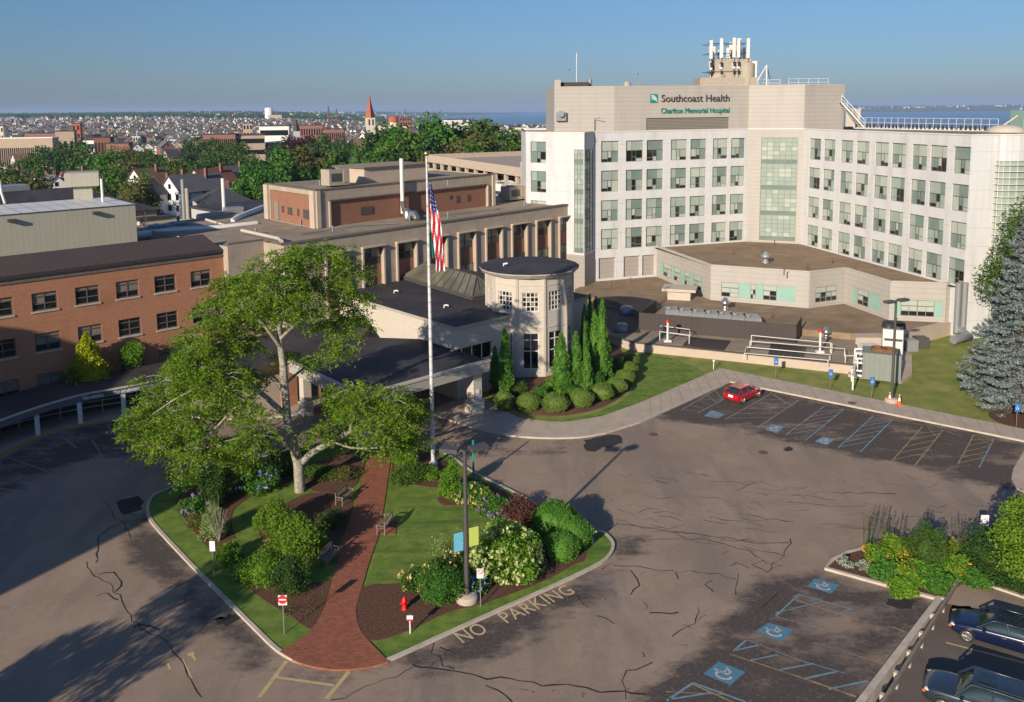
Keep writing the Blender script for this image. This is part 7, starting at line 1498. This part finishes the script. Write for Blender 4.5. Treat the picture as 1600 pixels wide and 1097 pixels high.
# block right of the dark hip roof (grey flat-roofed)
for px, Y, s, m, z, rz, lb in [(392, 128, (15, 10), 'h_grey', 12.4, .78, 'grey flat roofed block with hooded vents right behind the link roof'), (226, 122, (5, 7), 'cream_block', 11.6, .78, 'small cream block with a parapet right of the cream penthouse')]:
    q = at(px, Y); T = empty('flat_roofed_block', (q[0], q[1], 0), rz, lb, 'building'); b = MB(); b.prism([(-s[0] / 2, -s[1] / 2), (s[0] / 2, -s[1] / 2), (s[0] / 2, s[1] / 2), (-s[0] / 2, s[1] / 2)], -3, z); b.build('wall', m, T); b = MB(); b.prism([(-s[0] / 2 - .2, -s[1] / 2 - .2), (s[0] / 2 + .2, -s[1] / 2 - .2), (s[0] / 2 + .2, s[1] / 2 + .2), (-s[0] / 2 - .2, s[1] / 2 + .2)], z + .01, z + .35, mtop=0); b.build('roof', 'dark_roof', T)
    for k in range(3): b = MB(); b.box((-s[0] / 2 + 1.5 + k * 1.6, -s[1] / 2 - .3, z - 1.5), (.9, .6, .8)); b.build('vent_hood', 'grey_metal', T)
# 280 houses of the far town, by distance
cl_h = ['white'] * 8 + ['cream'] * 3 + ['grey', 'blue grey', 'tan', 'tan', 'brick red']; cl_r = ['grey'] * 4 + ['brown', 'dark', 'dark', 'red brown']
def far_where(px): return WHERE(px).replace('behind the old frame houses', 'above the old frame houses')
slots = []
for i in range(283):
    Y = 480 * (3.4 ** ((i / 283) ** .8)); px = rt.uniform(-20, 560) if rt.random() < .72 else rt.uniform(560, 860); slots.append((px, Y))
for px, Y in slots:
    hc, rc = rt.choice(cl_h), rt.choice(cl_r); v = rt.randint(0, 2); dist = 'nearer' if Y < 800 else 'middle' if Y < 1200 else 'farther'
    house(('far', v), [(10, 10, 7.5, 4.2, False, 1 if Y < 9e9 else 0, 3), (9.5, 10, 9.5, 4, False, 1, 4), (11, 12, 6.5, 3, True, 1, 5)][v], at(px, Y), rt.choice([-.85, -.85, -.7, -1.0, .6, .7]) + rt.uniform(-.1, .1), hc, rc, f"{hc} house, {rc} {'hip' if v == 2 else 'gabled'} roof, {dist} rows, {far_where(px)}", f"{dist} rows of town houses", rt.uniform(.85, 1.25))
# thousands of farther houses as one mass
fb = MB(); fm = ['h_white', 'h_cream', 'h_grey', 'h_tan', 'h_red', 'r_grey', 'r_brown', 'r_dark']
def far_house(b, x, y, z, w_, d_, h_, rh, a, mw, mr):
    ca, sa = math.cos(a), math.sin(a); T_ = lambda u, v, t: (x + u * ca - v * sa, y + u * sa + v * ca, z + t)
    c = [(-w_ / 2, -d_ / 2), (w_ / 2, -d_ / 2), (w_ / 2, d_ / 2), (-w_ / 2, d_ / 2)]
    for i in range(4): p, q = c[i], c[(i + 1) % 4]; b.face([T_(*p, -4), T_(*q, -4), T_(*q, h_), T_(*p, h_)], mw)
    b.face([T_(-w_ / 2, -d_ / 2, h_), T_(w_ / 2, -d_ / 2, h_), T_(0, -d_ / 2, h_ + rh)], mw); b.face([T_(w_ / 2, d_ / 2, h_), T_(-w_ / 2, d_ / 2, h_), T_(0, d_ / 2, h_ + rh)], mw)
    b.face([T_(w_ / 2 + .4, -d_ / 2, h_ - .3), T_(w_ / 2 + .4, d_ / 2, h_ - .3), T_(0, d_ / 2, h_ + rh), T_(0, -d_ / 2, h_ + rh)], mr); b.face([T_(-w_ / 2 - .4, d_ / 2, h_ - .3), T_(-w_ / 2 - .4, -d_ / 2, h_ - .3), T_(0, -d_ / 2, h_ + rh), T_(0, d_ / 2, h_ + rh)], mr)
for i in range(3600):
    Y = 900 * (3.0 ** rt.random()) if i < 3000 else 3200 * 3.6 ** rt.random(); px = rt.uniform(-30, 900) if i < 3000 else rt.uniform(300, 1640); x = (px - 800) / 1300 * Y
    if px > 640 and rt.random() < .45 and i < 3000: continue
    z = terr(x, Y)
    if z < -44: continue
    s = 1 if Y < 3000 else 1.5; far_house(fb, x, Y, z, 11.5 * s, 9 * s, rt.uniform(8, 11), 4.5, rt.choice([-.85, -.7, -1.0, -.9, .6, .78]), rt.choice([0, 0, 0, 0, 0, 1, 1, 2, 3, 4]), rt.choice([5, 5, 5, 6, 7]))
r2 = random.Random(5)
for i in range(260):
    px = r2.uniform(1330, 1640); Y = r2.choice([r2.uniform(3200, 4600), r2.uniform(10000, 11500)]); x = (px - 800) / 1300 * Y; z = terr(x, Y)
    if z < -45: continue
    far_house(fb, x, Y, z, 14, 18, 9, 4, r2.uniform(0, 3), 0, 5)
fb.build('distant_houses', fm, label='white houses of the far town too small to tell apart', cat='houses', kind='stuff')
# --- landmarks ------------------------------------------------------------
def block(px, Y, w_, d_, h_, m, rz, lb, rows=2, nwin=8,  name='town_building', roofm='dark_roof', strip=False, wm='g_dark', gz=0, group=None):
    q = at(px, Y); T = empty(name, q, rz, lb, 'building', group); b = MB(); b.prism([(-w_ / 2, -d_ / 2), (w_ / 2, -d_ / 2), (w_ / 2, d_ / 2), (-w_ / 2, d_ / 2)], -6, h_, mi=0); b.build('wall', m, T)
    b = MB(); b.prism([(-w_ / 2 - .3, -d_ / 2 - .3), (w_ / 2 + .3, -d_ / 2 - .3), (w_ / 2 + .3, d_ / 2 + .3), (-w_ / 2 - .3, d_ / 2 + .3)], h_ + .01, h_ + .6); b.build('roof', roofm, T)
    for r in range(rows):
        z = h_ * (r + .5) / rows
        if strip: b = MB(); b.box((0, -d_ / 2 - .1, z), (w_ * .94, .3, h_ / rows * .4)); b.build('window', wm, T)
        else:
            for k in range(nwin): b = MB(); b.box(((-.5 + (k + .5) / nwin) * w_, -d_ / 2 - .1, z), (w_ / nwin * .5, .3, h_ / rows * .5)); b.build('window', wm, T)
    return T
mat('orange_tile', (.36, .10, .05), .8)
def blk(l, r, yt, Y, d, m, rz, lb, rows, nw, **k):
    px = (l + r) / 2; z = terr((px - 800) / 1300 * Y, Y); block(px, Y, (r - l) / 1300 * Y / (math.cos(rz) + .0), d, PY(px, yt, Y).z - z, m, rz, lb, rows, nw, **k)
blk(9, 88, 216, 520, 9, 'h_tan', .1, 'long tan school building with a band of windows left of the trees', 1, 26, roofm='h_white')
blk(50, 100, 208, 620, 12, 'h_red', .1, 'long reddish building just behind the tan school', 1, 12)
blk(95, 120, 205, 570, 10, 'h_tan', .3, 'tan angular building at the right end of the school', 1, 3)
blk(137, 153, 219, 520, 8, 'h_white', .1, 'white building with blue bands left of the dark maroon block', 3, 1, strip=True, wm='bay_water')
blk(154, 177, 215, 515, 9, 'r_red', .2, 'dark maroon block right of the white banded one', 2, 5)
blk(172, 206, 224, 500, 7, 'h_red', .1, 'low orange brick building right of the maroon block', 1, 10)
blk(119, 131, 193, 900, 8, 'orange_tile', .2, 'small orange red square building up the hill', 3, 2)
blk(323, 372, 210, 560, 9, 'h_red', .1, 'long red brick mill left of the tan parking ramps', 2, 16)
blk(372, 414, 211, 570, 16, 'h_tan', .3, 'tan parking ramps with long dark openings right of the mill', 3, 1, strip=True)
blk(411, 455, 197, 600, 14, 'h_white', .15, 'pale building with long bands left of the dark steeple', 3, 1, strip=True)
blk(384, 398, 193, 800, 9, 'h_tan', .2, 'square tan tower block in the middle of the town', 4, 3)
blk(462, 508, 196, 820, 9, 'h_red', .1, 'low red brick mill right of the dark steeple', 2, 12)
blk(508, 540, 202, 700, 9, 'h_red', .1, 'long brick row just left of the church', 2, 10)
blk(626, 644, 183, 900, 12, 'h_red', .3, 'tall brick apartment slab right of the red dome', 7, 5)
blk(697, 729, 187, 640, 12, 'h_white', .4, 'white concrete tower block above the trees in front of the bay', 1, 2)
blk(802, 823, 199, 900, 9, 'h_cream', .2, 'yellowish low building near the bay left of the hospital', 2, 8)
blk(0, 12, 197, 900, 9, 'h_cream', .2, 'cream block near the left edge of the town', 3, 3)
for k_ in range(34):
    l = rt.uniform(0, 760); w0 = rt.uniform(9, 26); Y_ = rt.uniform(650, 1700); yt_ = 172 + (27 + 9 - rt.uniform(2, 9)) * 1300 / Y_
    blk(l, l + w0, yt_, Y_, w0 / 1300 * Y_ * .6, rt.choice(['h_red', 'h_tan', 'h_white', 'h_cream', 'h_grey']), rt.uniform(-.2, .4), 'flat roofed mill or apartment block standing among the town houses', rt.choice([2, 3]), 6, group='flat roofed blocks among the town houses', roofm=rt.choice(['dark_roof', 'h_white']))
# church with red spire
q = at(581, 1000); T = empty('church', q, .35, 'church with a pointed orange red spire rising above the horizon', 'church'); zs = lambda y: PY(581, y, 1000).z - q[2]
b = MB(); b.prism([(-5, -5), (5, -5), (5, 5), (-5, 5)], -3, zs(184)); b.build('tower', 'h_cream', T); b = MB(); b.lathe((0, 0, 0), [(6.2, zs(184)), (5.4, zs(181)), (3.2, zs(168)), (1.2, zs(156)), (.2, zs(147))], 4, 0, False); b.build('spire', 'orange_tile', T)
for s in (-1, 1): b = MB(); b.box((s * 2.2, -5.1, zs(191)), (1.6, .5, 7)); b.build('window', 'g_dark', T)
b = MB(); b.prism([(5, -8), (32, -8), (32, 8), (5, 8)], -3, zs(215)); b.build('nave', 'h_cream', T); b = MB(); b.face([(5, -9, zs(215)), (33, -9, zs(215)), (33, 0, zs(200)), (5, 0, zs(200))]); b.face([(33, 9, zs(215)), (5, 9, zs(215)), (5, 0, zs(200)), (33, 0, zs(200))]); b.face([(33, -9, zs(215)), (33, 9, zs(215)), (33, 0, zs(200))]); b.build('roof', 'r_grey', T)
q = at(617, 850); T = empty('domed_church', q, .3, 'church with a round red copper dome right of the spire', 'church'); zs = lambda y: PY(617, y, 850).z - q[2]
b = MB(); b.lathe((0, 0, 0), [(5, -3), (5, zs(191))], 10, 0, False); b.build('drum', 'h_cream', T); b = MB(); b.lathe((0, 0, 0), [(5.2, zs(191)), (5.4, zs(187)), (4.2, zs(183)), (1.5, zs(181)), (0, zs(180.5))], 12); b.build('dome', 'orange_tile', T)
for s in (-1, 1): b = MB(); b.prism([(s * 12 - 3, -3), (s * 12 + 3, -3), (s * 12 + 3, 3), (s * 12 - 3, 3)], -3, zs(196)); b.build('side_tower', 'h_cream', T)
q = at(466, 700); T = empty('dark_steeple_church', q, .3, 'church with a thin dark steeple left of the red spire', 'church'); zs = lambda y: PY(466, y, 700).z - q[2]; b = MB(); b.prism([(-2.5, -2.5), (2.5, -2.5), (2.5, 2.5), (-2.5, 2.5)], -3, zs(205)); b.build('tower', 'h_grey', T); b = MB(); b.lathe((0, 0, 0), [(3, zs(205)), (.1, zs(184))], 4, 0, False); b.build('spire', 'r_dark', T)
for px, Y, y0, r, m, lb in [(516.5, 1500, 166, 2.0, 'r_red', 'tall thin factory chimney left of the spire'), (529, 1700, 170, 1.6, 'r_red', 'shorter thin factory chimney between the tall one and the spire'), (363, 1800, 172, 1.6, 'r_red', 'thin factory chimney in the left town'), (636, 2200, 168, 1.6, 'r_grey', 'thin grey mast right of the red dome')]:
    q = at(px, Y); b = MB(); b.tube([(0, 0, -3), (0, 0, PY(px, y0, Y).z - q[2])], [r, r * .7], 8); o = b.build('factory_chimney', m, label=lb, cat='chimney'); o.location = q
q = at(424, 2600); b = MB(); b.lathe((0, 0, 0), [(12, -5), (12, PY(424, 169, 2600).z - q[2]), (3, PY(424, 168, 2600).z - q[2])], 14); o = b.build('water_tank', 'h_white', label='white cylindrical water tank on the far ridge', cat='water tank'); o.location = q
b = MB()
q = at(435, 2500); b.box((0, 0, 8), (40, 20, 34)); o = b.build('hilltop_block', 'h_tan', label='tan hilltop building right of the white water tank', cat='building'); o.location = q
# --- parking deck ------------------------------------------------------------
p0 = PY(666, 241, 225); p1 = PY(825, 265, 168); Fd = Fac(p0.to_2d(), p1.to_2d()); T = empty('parking_deck', (0, 0, 0), label='tan concrete multi level parking deck behind the tan building', cat='parking deck')
bk3 = -Fd.n; ZT = 15.0
far_ = Fd.pt(0, 0).to_2d() + bk3 * 40
for lv, z in enumerate((ZT - 1.3, ZT - 4.8, ZT - 8.3)):
    b = MB(); b.prism([XY(Fd.pt(0, 0)), XY(Fd.pt(Fd.L, 0)), XY(Fd.pt(Fd.L, 0).to_2d() + bk3 * 40), XY(far_)], z - .6, z); b.build('deck', 'tan_concrete', T)
    b = MB(); b.fbox(Fd, 0, Fd.L, z - .62, z + 1.3, 0.01, .3); b.build('front_wall', 'tan_concrete_light', T)
b = MB(); Fl_ = Fac(far_, far_ + Fd.d * Fd.L)
k = 0
while k < Fd.L - 2: b.fbox(Fl_, k, k + 4.2, ZT - 1.29, ZT + .9, -.3, 0); k += 5.2
b.build('rear_parapet', 'tan_concrete_light', T); b = MB(); Fs = Fac(Fd.pt(0, 0).to_2d(), far_); b.fbox(Fs, 0, Fs.L, ZT - 1.29, ZT, -.3, 0); b.build('side_parapet', 'tan_concrete', T)
for k in range(12): b = MB(); b.fbox(Fd, Fd.L * k / 11 - .5 if k else 0, Fd.L * k / 11 + .5 if k < 11 else Fd.L, -8, ZT - 2.0, -.6, 0); b.build('pillar', 'tan_concrete_light', T)
b = MB(); q = Fd.pt(Fd.L * .5, ZT - 1.3, -14); b.tube([q, q + Vector((0, 0, 6.5))], .35, 8); b.build('deck_lamp', 'white_pipe', T)
b = MB(); b.fbox(Fd, Fd.L - 3, Fd.L + 2, -8, ZT + 1.2, -6, .32); b.build('stair_tower', 'tan_concrete_light', T)
# cars on the deck and in the side street are built in the next block
# ============================================================ CARS
def smooth_mod(o, lv=1):
    m = o.modifiers.new('sub', 'SUBSURF'); m.levels = lv; m.render_levels = lv; return o
def car(name, loc_, rz, paint, L=4.5, W=1.82, Hh=1.45, kind='sedan', label='', simple=False, group=None):
    """x forward"""
    T = empty(name, loc_, rz, label, 'car', group); w = W / 2
    if kind == 'sedan': st = [(-.50, .62, .40, .88), (-.47, .80, .30, .96), (-.36, .97, .22, 1.0), (-.2, 1.0, .22, 1.0), (0, 1.0, .22, .98), (.17, 1.0, .22, .95), (.30, .99, .22, .90), (.42, .93, .26, .82), (.48, .78, .34, .68), (.50, .55, .42, .58)]; cab = [(-.36, .99, .0), (-.22, 1.0, 1.0), (-.05, 1, 1.0), (.08, .98, .97), (.23, .93, .0)]
    elif kind == 'suv': st = [(-.50, .80, .42, 1.02), (-.47, .93, .32, 1.08), (-.36, 1.0, .28, 1.10), (-.2, 1.0, .28, 1.10), (0, 1.0, .28, 1.08), (.17, 1.0, .28, 1.06), (.30, .99, .28, 1.04), (.42, .94, .30, .98), (.48, .82, .36, .84), (.50, .6, .42, .7)]; cab = [(-.47, 1.06, .0), (-.40, 1.08, 1.0), (-.1, 1.1, 1.0), (.09, 1.06, .97), (.22, 1.03, .0)]
    else: st = [(-.50, .78, .42, .90), (-.47, .92, .30, 1.0), (-.36, 1.0, .24, 1.02), (-.2, 1.0, .22, 1.0), (0, 1.0, .22, .98), (.17, 1.0, .22, .96), (.30, .98, .22, .90), (.41, .92, .26, .80), (.48, .76, .34, .66), (.50, .5, .42, .56)]; cab = [(-.46, 1.0, .0), (-.36, 1.02, 1.0), (-.1, 1, 1.0), (.05, .98, .97), (.24, .92, .0)]
    b = MB(); rows = []
    for x, ww, zl, zt in st:
        ww *= w; x *= L; rows.append([(x, -ww * .9, zl), (x, -ww, zl + .12), (x, -ww, (zl + zt) / 2 + .05), (x, -ww * .96, zt - .06), (x, -ww * .84, zt), (x, 0, zt + .03), (x, ww * .84, zt), (x, ww * .96, zt - .06), (x, ww, (zl + zt) / 2 + .05), (x, ww, zl + .12), (x, ww * .9, zl)])
    b.grid(rows, 0, True); b.face(rows[0]); b.face(rows[-1][::-1]); n = len(rows[0])
    for i in range(len(rows) - 1): b.face([rows[i][n - 1], rows[i][0], rows[i + 1][0], rows[i + 1][n - 1]])
    smooth_mod(b.build('body', paint, T), 1 if simple else 2)
    # greenhouse
    rh = Hh; b = MB(); rows = []
    for x, zb, t in cab:
        z = zb + (rh - zb) * t; ww = w * (.92 - .20 * t); rows.append([(x * L, -w * .90, zb - .03), (x * L, -ww, z), (x * L, 0, z + .03 * t), (x * L, ww, z), (x * L, w * .90, zb - .03)])
    b.grid(rows, 0, True); gl_ = b.build('window_glass', 'car_glass', T); gl_ if simple else smooth_mod(gl_, 2)
    b = MB(); i0, i1 = 1, 3; rows = []
    for x, zb, t in cab[i0:i1 + 1]: z = zb + (rh - zb) * t; ww = w * (.93 - .20 * t); rows.append([(x * L, y, z + .02 + .04 * (1 - (y / ww) ** 2)) for y in (-ww, -ww * .8, 0, ww * .8, ww)])
    x, zb, t = cab[1]; xr, zr, tr_ = cab[0]; b.grid(rows, 0, True); roof = b.build('roof', paint, T); roof if simple else smooth_mod(roof, 2)
    b = MB()
    for s in (-1, 1):
        ps = []
        for x, zb, t in cab: z = zb + (rh - zb) * t; ps.append(Vector((x * L, s * w * (.935 - .20 * t), z + .01)))
        b.tube(ps, [.05, .045, .04, .045, .05], 6)
        for k in ((1, .55), (2, .45)) if kind != 'sedan' else ((2, -.15),):
            x, zb, t = cab[k[0]]; b.tube([(x * L + k[1] * .3, s * w * .915, zb), (x * L + .05, s * w * .735, rh)], .04, 5)
    b.build('pillar', paint, T)
    if simple: 
        for x in (-.31, .31):
            for s in (-1, 1): b = MB(); b.tube([(x * L, s * (w - .2), .33), (x * L, s * (w + .01), .33)], .33, 12); b.build('wheel', 'tyre', T)
        return T
    wr = .34 if kind != 'suv' else .38
    for x in (-.30, .315):
        for s in (-1, 1):
            E = MB(); E.tube([(x * L, s * (w - .22), wr), (x * L, s * (w - .02), wr), (x * L, s * (w + .015), wr)], [wr, wr, wr * .93], 20); wh = E.build('wheel', 'tyre', T)
            b = MB(); yy = s * (w + .02); b.tube([(x * L, yy - s * .03, wr), (x * L, yy + s * .0, wr)], [wr * .68, wr * .66], 16, 1)
            for k in range(5):
                a = k * 1.2566; b.tube([(x * L, yy + s * .012, wr), (x * L + math.cos(a) * wr * .64, yy + s * .006, wr + math.sin(a) * wr * .64)], .035, 5, 0)
            b.tube([(x * L + math.cos(a) * wr * .66, yy, wr + math.sin(a) * wr * .66) for a in [k * math.tau / 20 for k in range(21)]], .022, 5, 0, False); b.build('rim', ['rim', 'frame_dark'], wh)
            b = MB(); b.tube([(x * L + math.cos(a) * (wr + .05), s * (w - .02), wr + math.sin(a) * (wr + .05)) for a in [k * math.pi / 12 for k in range(13)]], .05, 6, 0, False); b.build('wheel_arch', 'dark_metal' if kind == 'suv' else paint, T)
    zf, zr_ = st[-2][3], st[0][3]
    for s in (-1, 1):
        b = MB(); b.lathe((L * .445, s * w * .70, zf - .03), [(0, -.06), (.14, -.03), (.17, .02), (.10, .06), (0, .08)], 12); b.build('headlight', 'lamp_clear', T); b = MB(); b.box((L * .475, s * w * .80, zf - .10), (.12, .12, .09), 0, -s * .45); b.build('turn_signal', 'lamp_orange', T)
        b = MB(); b.box((-L * .488, s * w * .74, zr_ - .10), (.12, .30, .22)); b.build('taillight', 'lamp_red', T); b = MB(); b.box((L * .16, s * (w + .1), cab[-1][1] + .06), (.16, .22, .13)); b.build('mirror', paint, T)
        b = MB(); b.box((-.02 * L, s * (w + .005), st[4][3] - .2), (.2, .02, .03)); b.box((-.2 * L, s * (w + .005), st[4][3] - .2), (.2, .02, .03)); b.build('door_handle', 'rim', T)
    b = MB(); b.box((L * .492, 0, zf - .15), (.06, w * .8, .14)); b.build('grille', 'frame_dark', T); b = MB(); b.box((-L * .503, 0, zr_ - .12), (.03, .48, .22)); b.build('number_plate', 'sign_white', T)
    if kind == 'suv': b = MB(); b.face([(-.1 * L, -.38, rh + .068), (.05 * L, -.38, rh + .06), (.05 * L, .38, rh + .06), (-.1 * L, .38, rh + .068)]); b.build('sunroof', 'car_glass', T); rail('roof_rail', [(-.36 * L, w * .62, rh), (.04 * L, w * .62, rh)], .07, 'dark_metal', T, 1.2, .02, False)
    return T
def dir2(a, c, z=0): d = P(*c, z) - P(*a, z); return math.atan2(d.y, d.x)
d_st = dir2(o1000(605, 320), o1000(770, 198))
q = P(1158, 625, 0); car('hatchback_car', (q.x + .25, q.y + .3, 0), d_st - .12, 'car_red', 4.1, 1.72, 1.42, 'hatch', 'red hatchback parked in the first stall of the back row')
sd = dir2((1565, 1060), (1440, 1020), -.6)
sd = dir2((1600, 1030), (1477, 993), -.6)
q = P(1560, 1006, -.6); car('sedan_car', (q.x + .25, q.y + .10, -.6), sd, 'car_navy', 4.9, 1.88, 1.44, 'sedan', 'dark navy sedan in the lower lot nearest the planter')
q = P(1520, 1090, -.6); car('suv_car', (q.x - .15, q.y - 1.05, -.6), sd, 'car_slate', 4.9, 1.95, 1.72, 'suv', 'slate blue SUV with a sunroof parked next to the navy sedan')
b = MB(); line(b, (1477, 1004), (1640, 1047), .12, -.594, 0); b.v = []; b.f = []; b.m = []; b.sm = []
a_, c_ = P(1478, 1004, -.6), P(1700, 1062, -.6); ribbon(b, [a_.to_2d(), c_.to_2d()], .12, -.595); a_, c_ = P(1440, 985, -.6), P(1406, 1095, -.6); b.build('stall_marking', 'paint_yellow_new', kind='structure')
for i, (px, py, zz) in enumerate([(714, 266, 0), (748, 268, 0), (775, 269, 0), (728, 262, 0), (792, 272, 0)]):
    u = Fd.L * [.28, .48, .62, .36, .72][i]; p = Fd.pt(u, 0, -4 if i % 2 == 0 else -9); car('parked_car', (p.x, p.y, ZT - 4.8), Fd.ang() + 1.57, ['h_white', 'h_white', 'car_slate', 'car_navy', 'h_white'][i], 4.5, 1.8, 1.5, 'suv' if i % 2 else 'sedan', 'car parked on the second level of the parking deck', True, 'cars parked in the deck')
for i in range(5):
    p = at(236 + i * 9, 205); car('parked_car', (p[0], p[1], p[2] + .3), .4, ['car_navy', 'car_red', 'car_slate', 'car_navy', 'h_white'][i], 4.5, 1.8, 1.5, 'sedan', 'car in the small side street lot below the old frame houses', True, 'cars in the side street')
# ============================================================ HAZE
hz_ = bpy.data.materials.new('haze'); hz_.use_nodes = True; n = hz_.node_tree; n.nodes.remove(n.nodes['Principled BSDF']); v = n.nodes.new('ShaderNodeVolumePrincipled'); v.inputs['Color'].default_value = (.48, .68, 1.0, 1); v.inputs['Density'].default_value = .000065; v.inputs['Anisotropy'].default_value = .0
n.links.new(v.outputs[0], n.nodes['Material Output'].inputs['Volume']); MATS['haze'] = hz_
b = MB(); b.prism([(-25000, -300), (25000, -300), (25000, 19500), (-25000, 19500)], -64, 110); b.build('haze', 'haze', kind='stuff', label='pale blue haze over the town and bay', cat='haze')
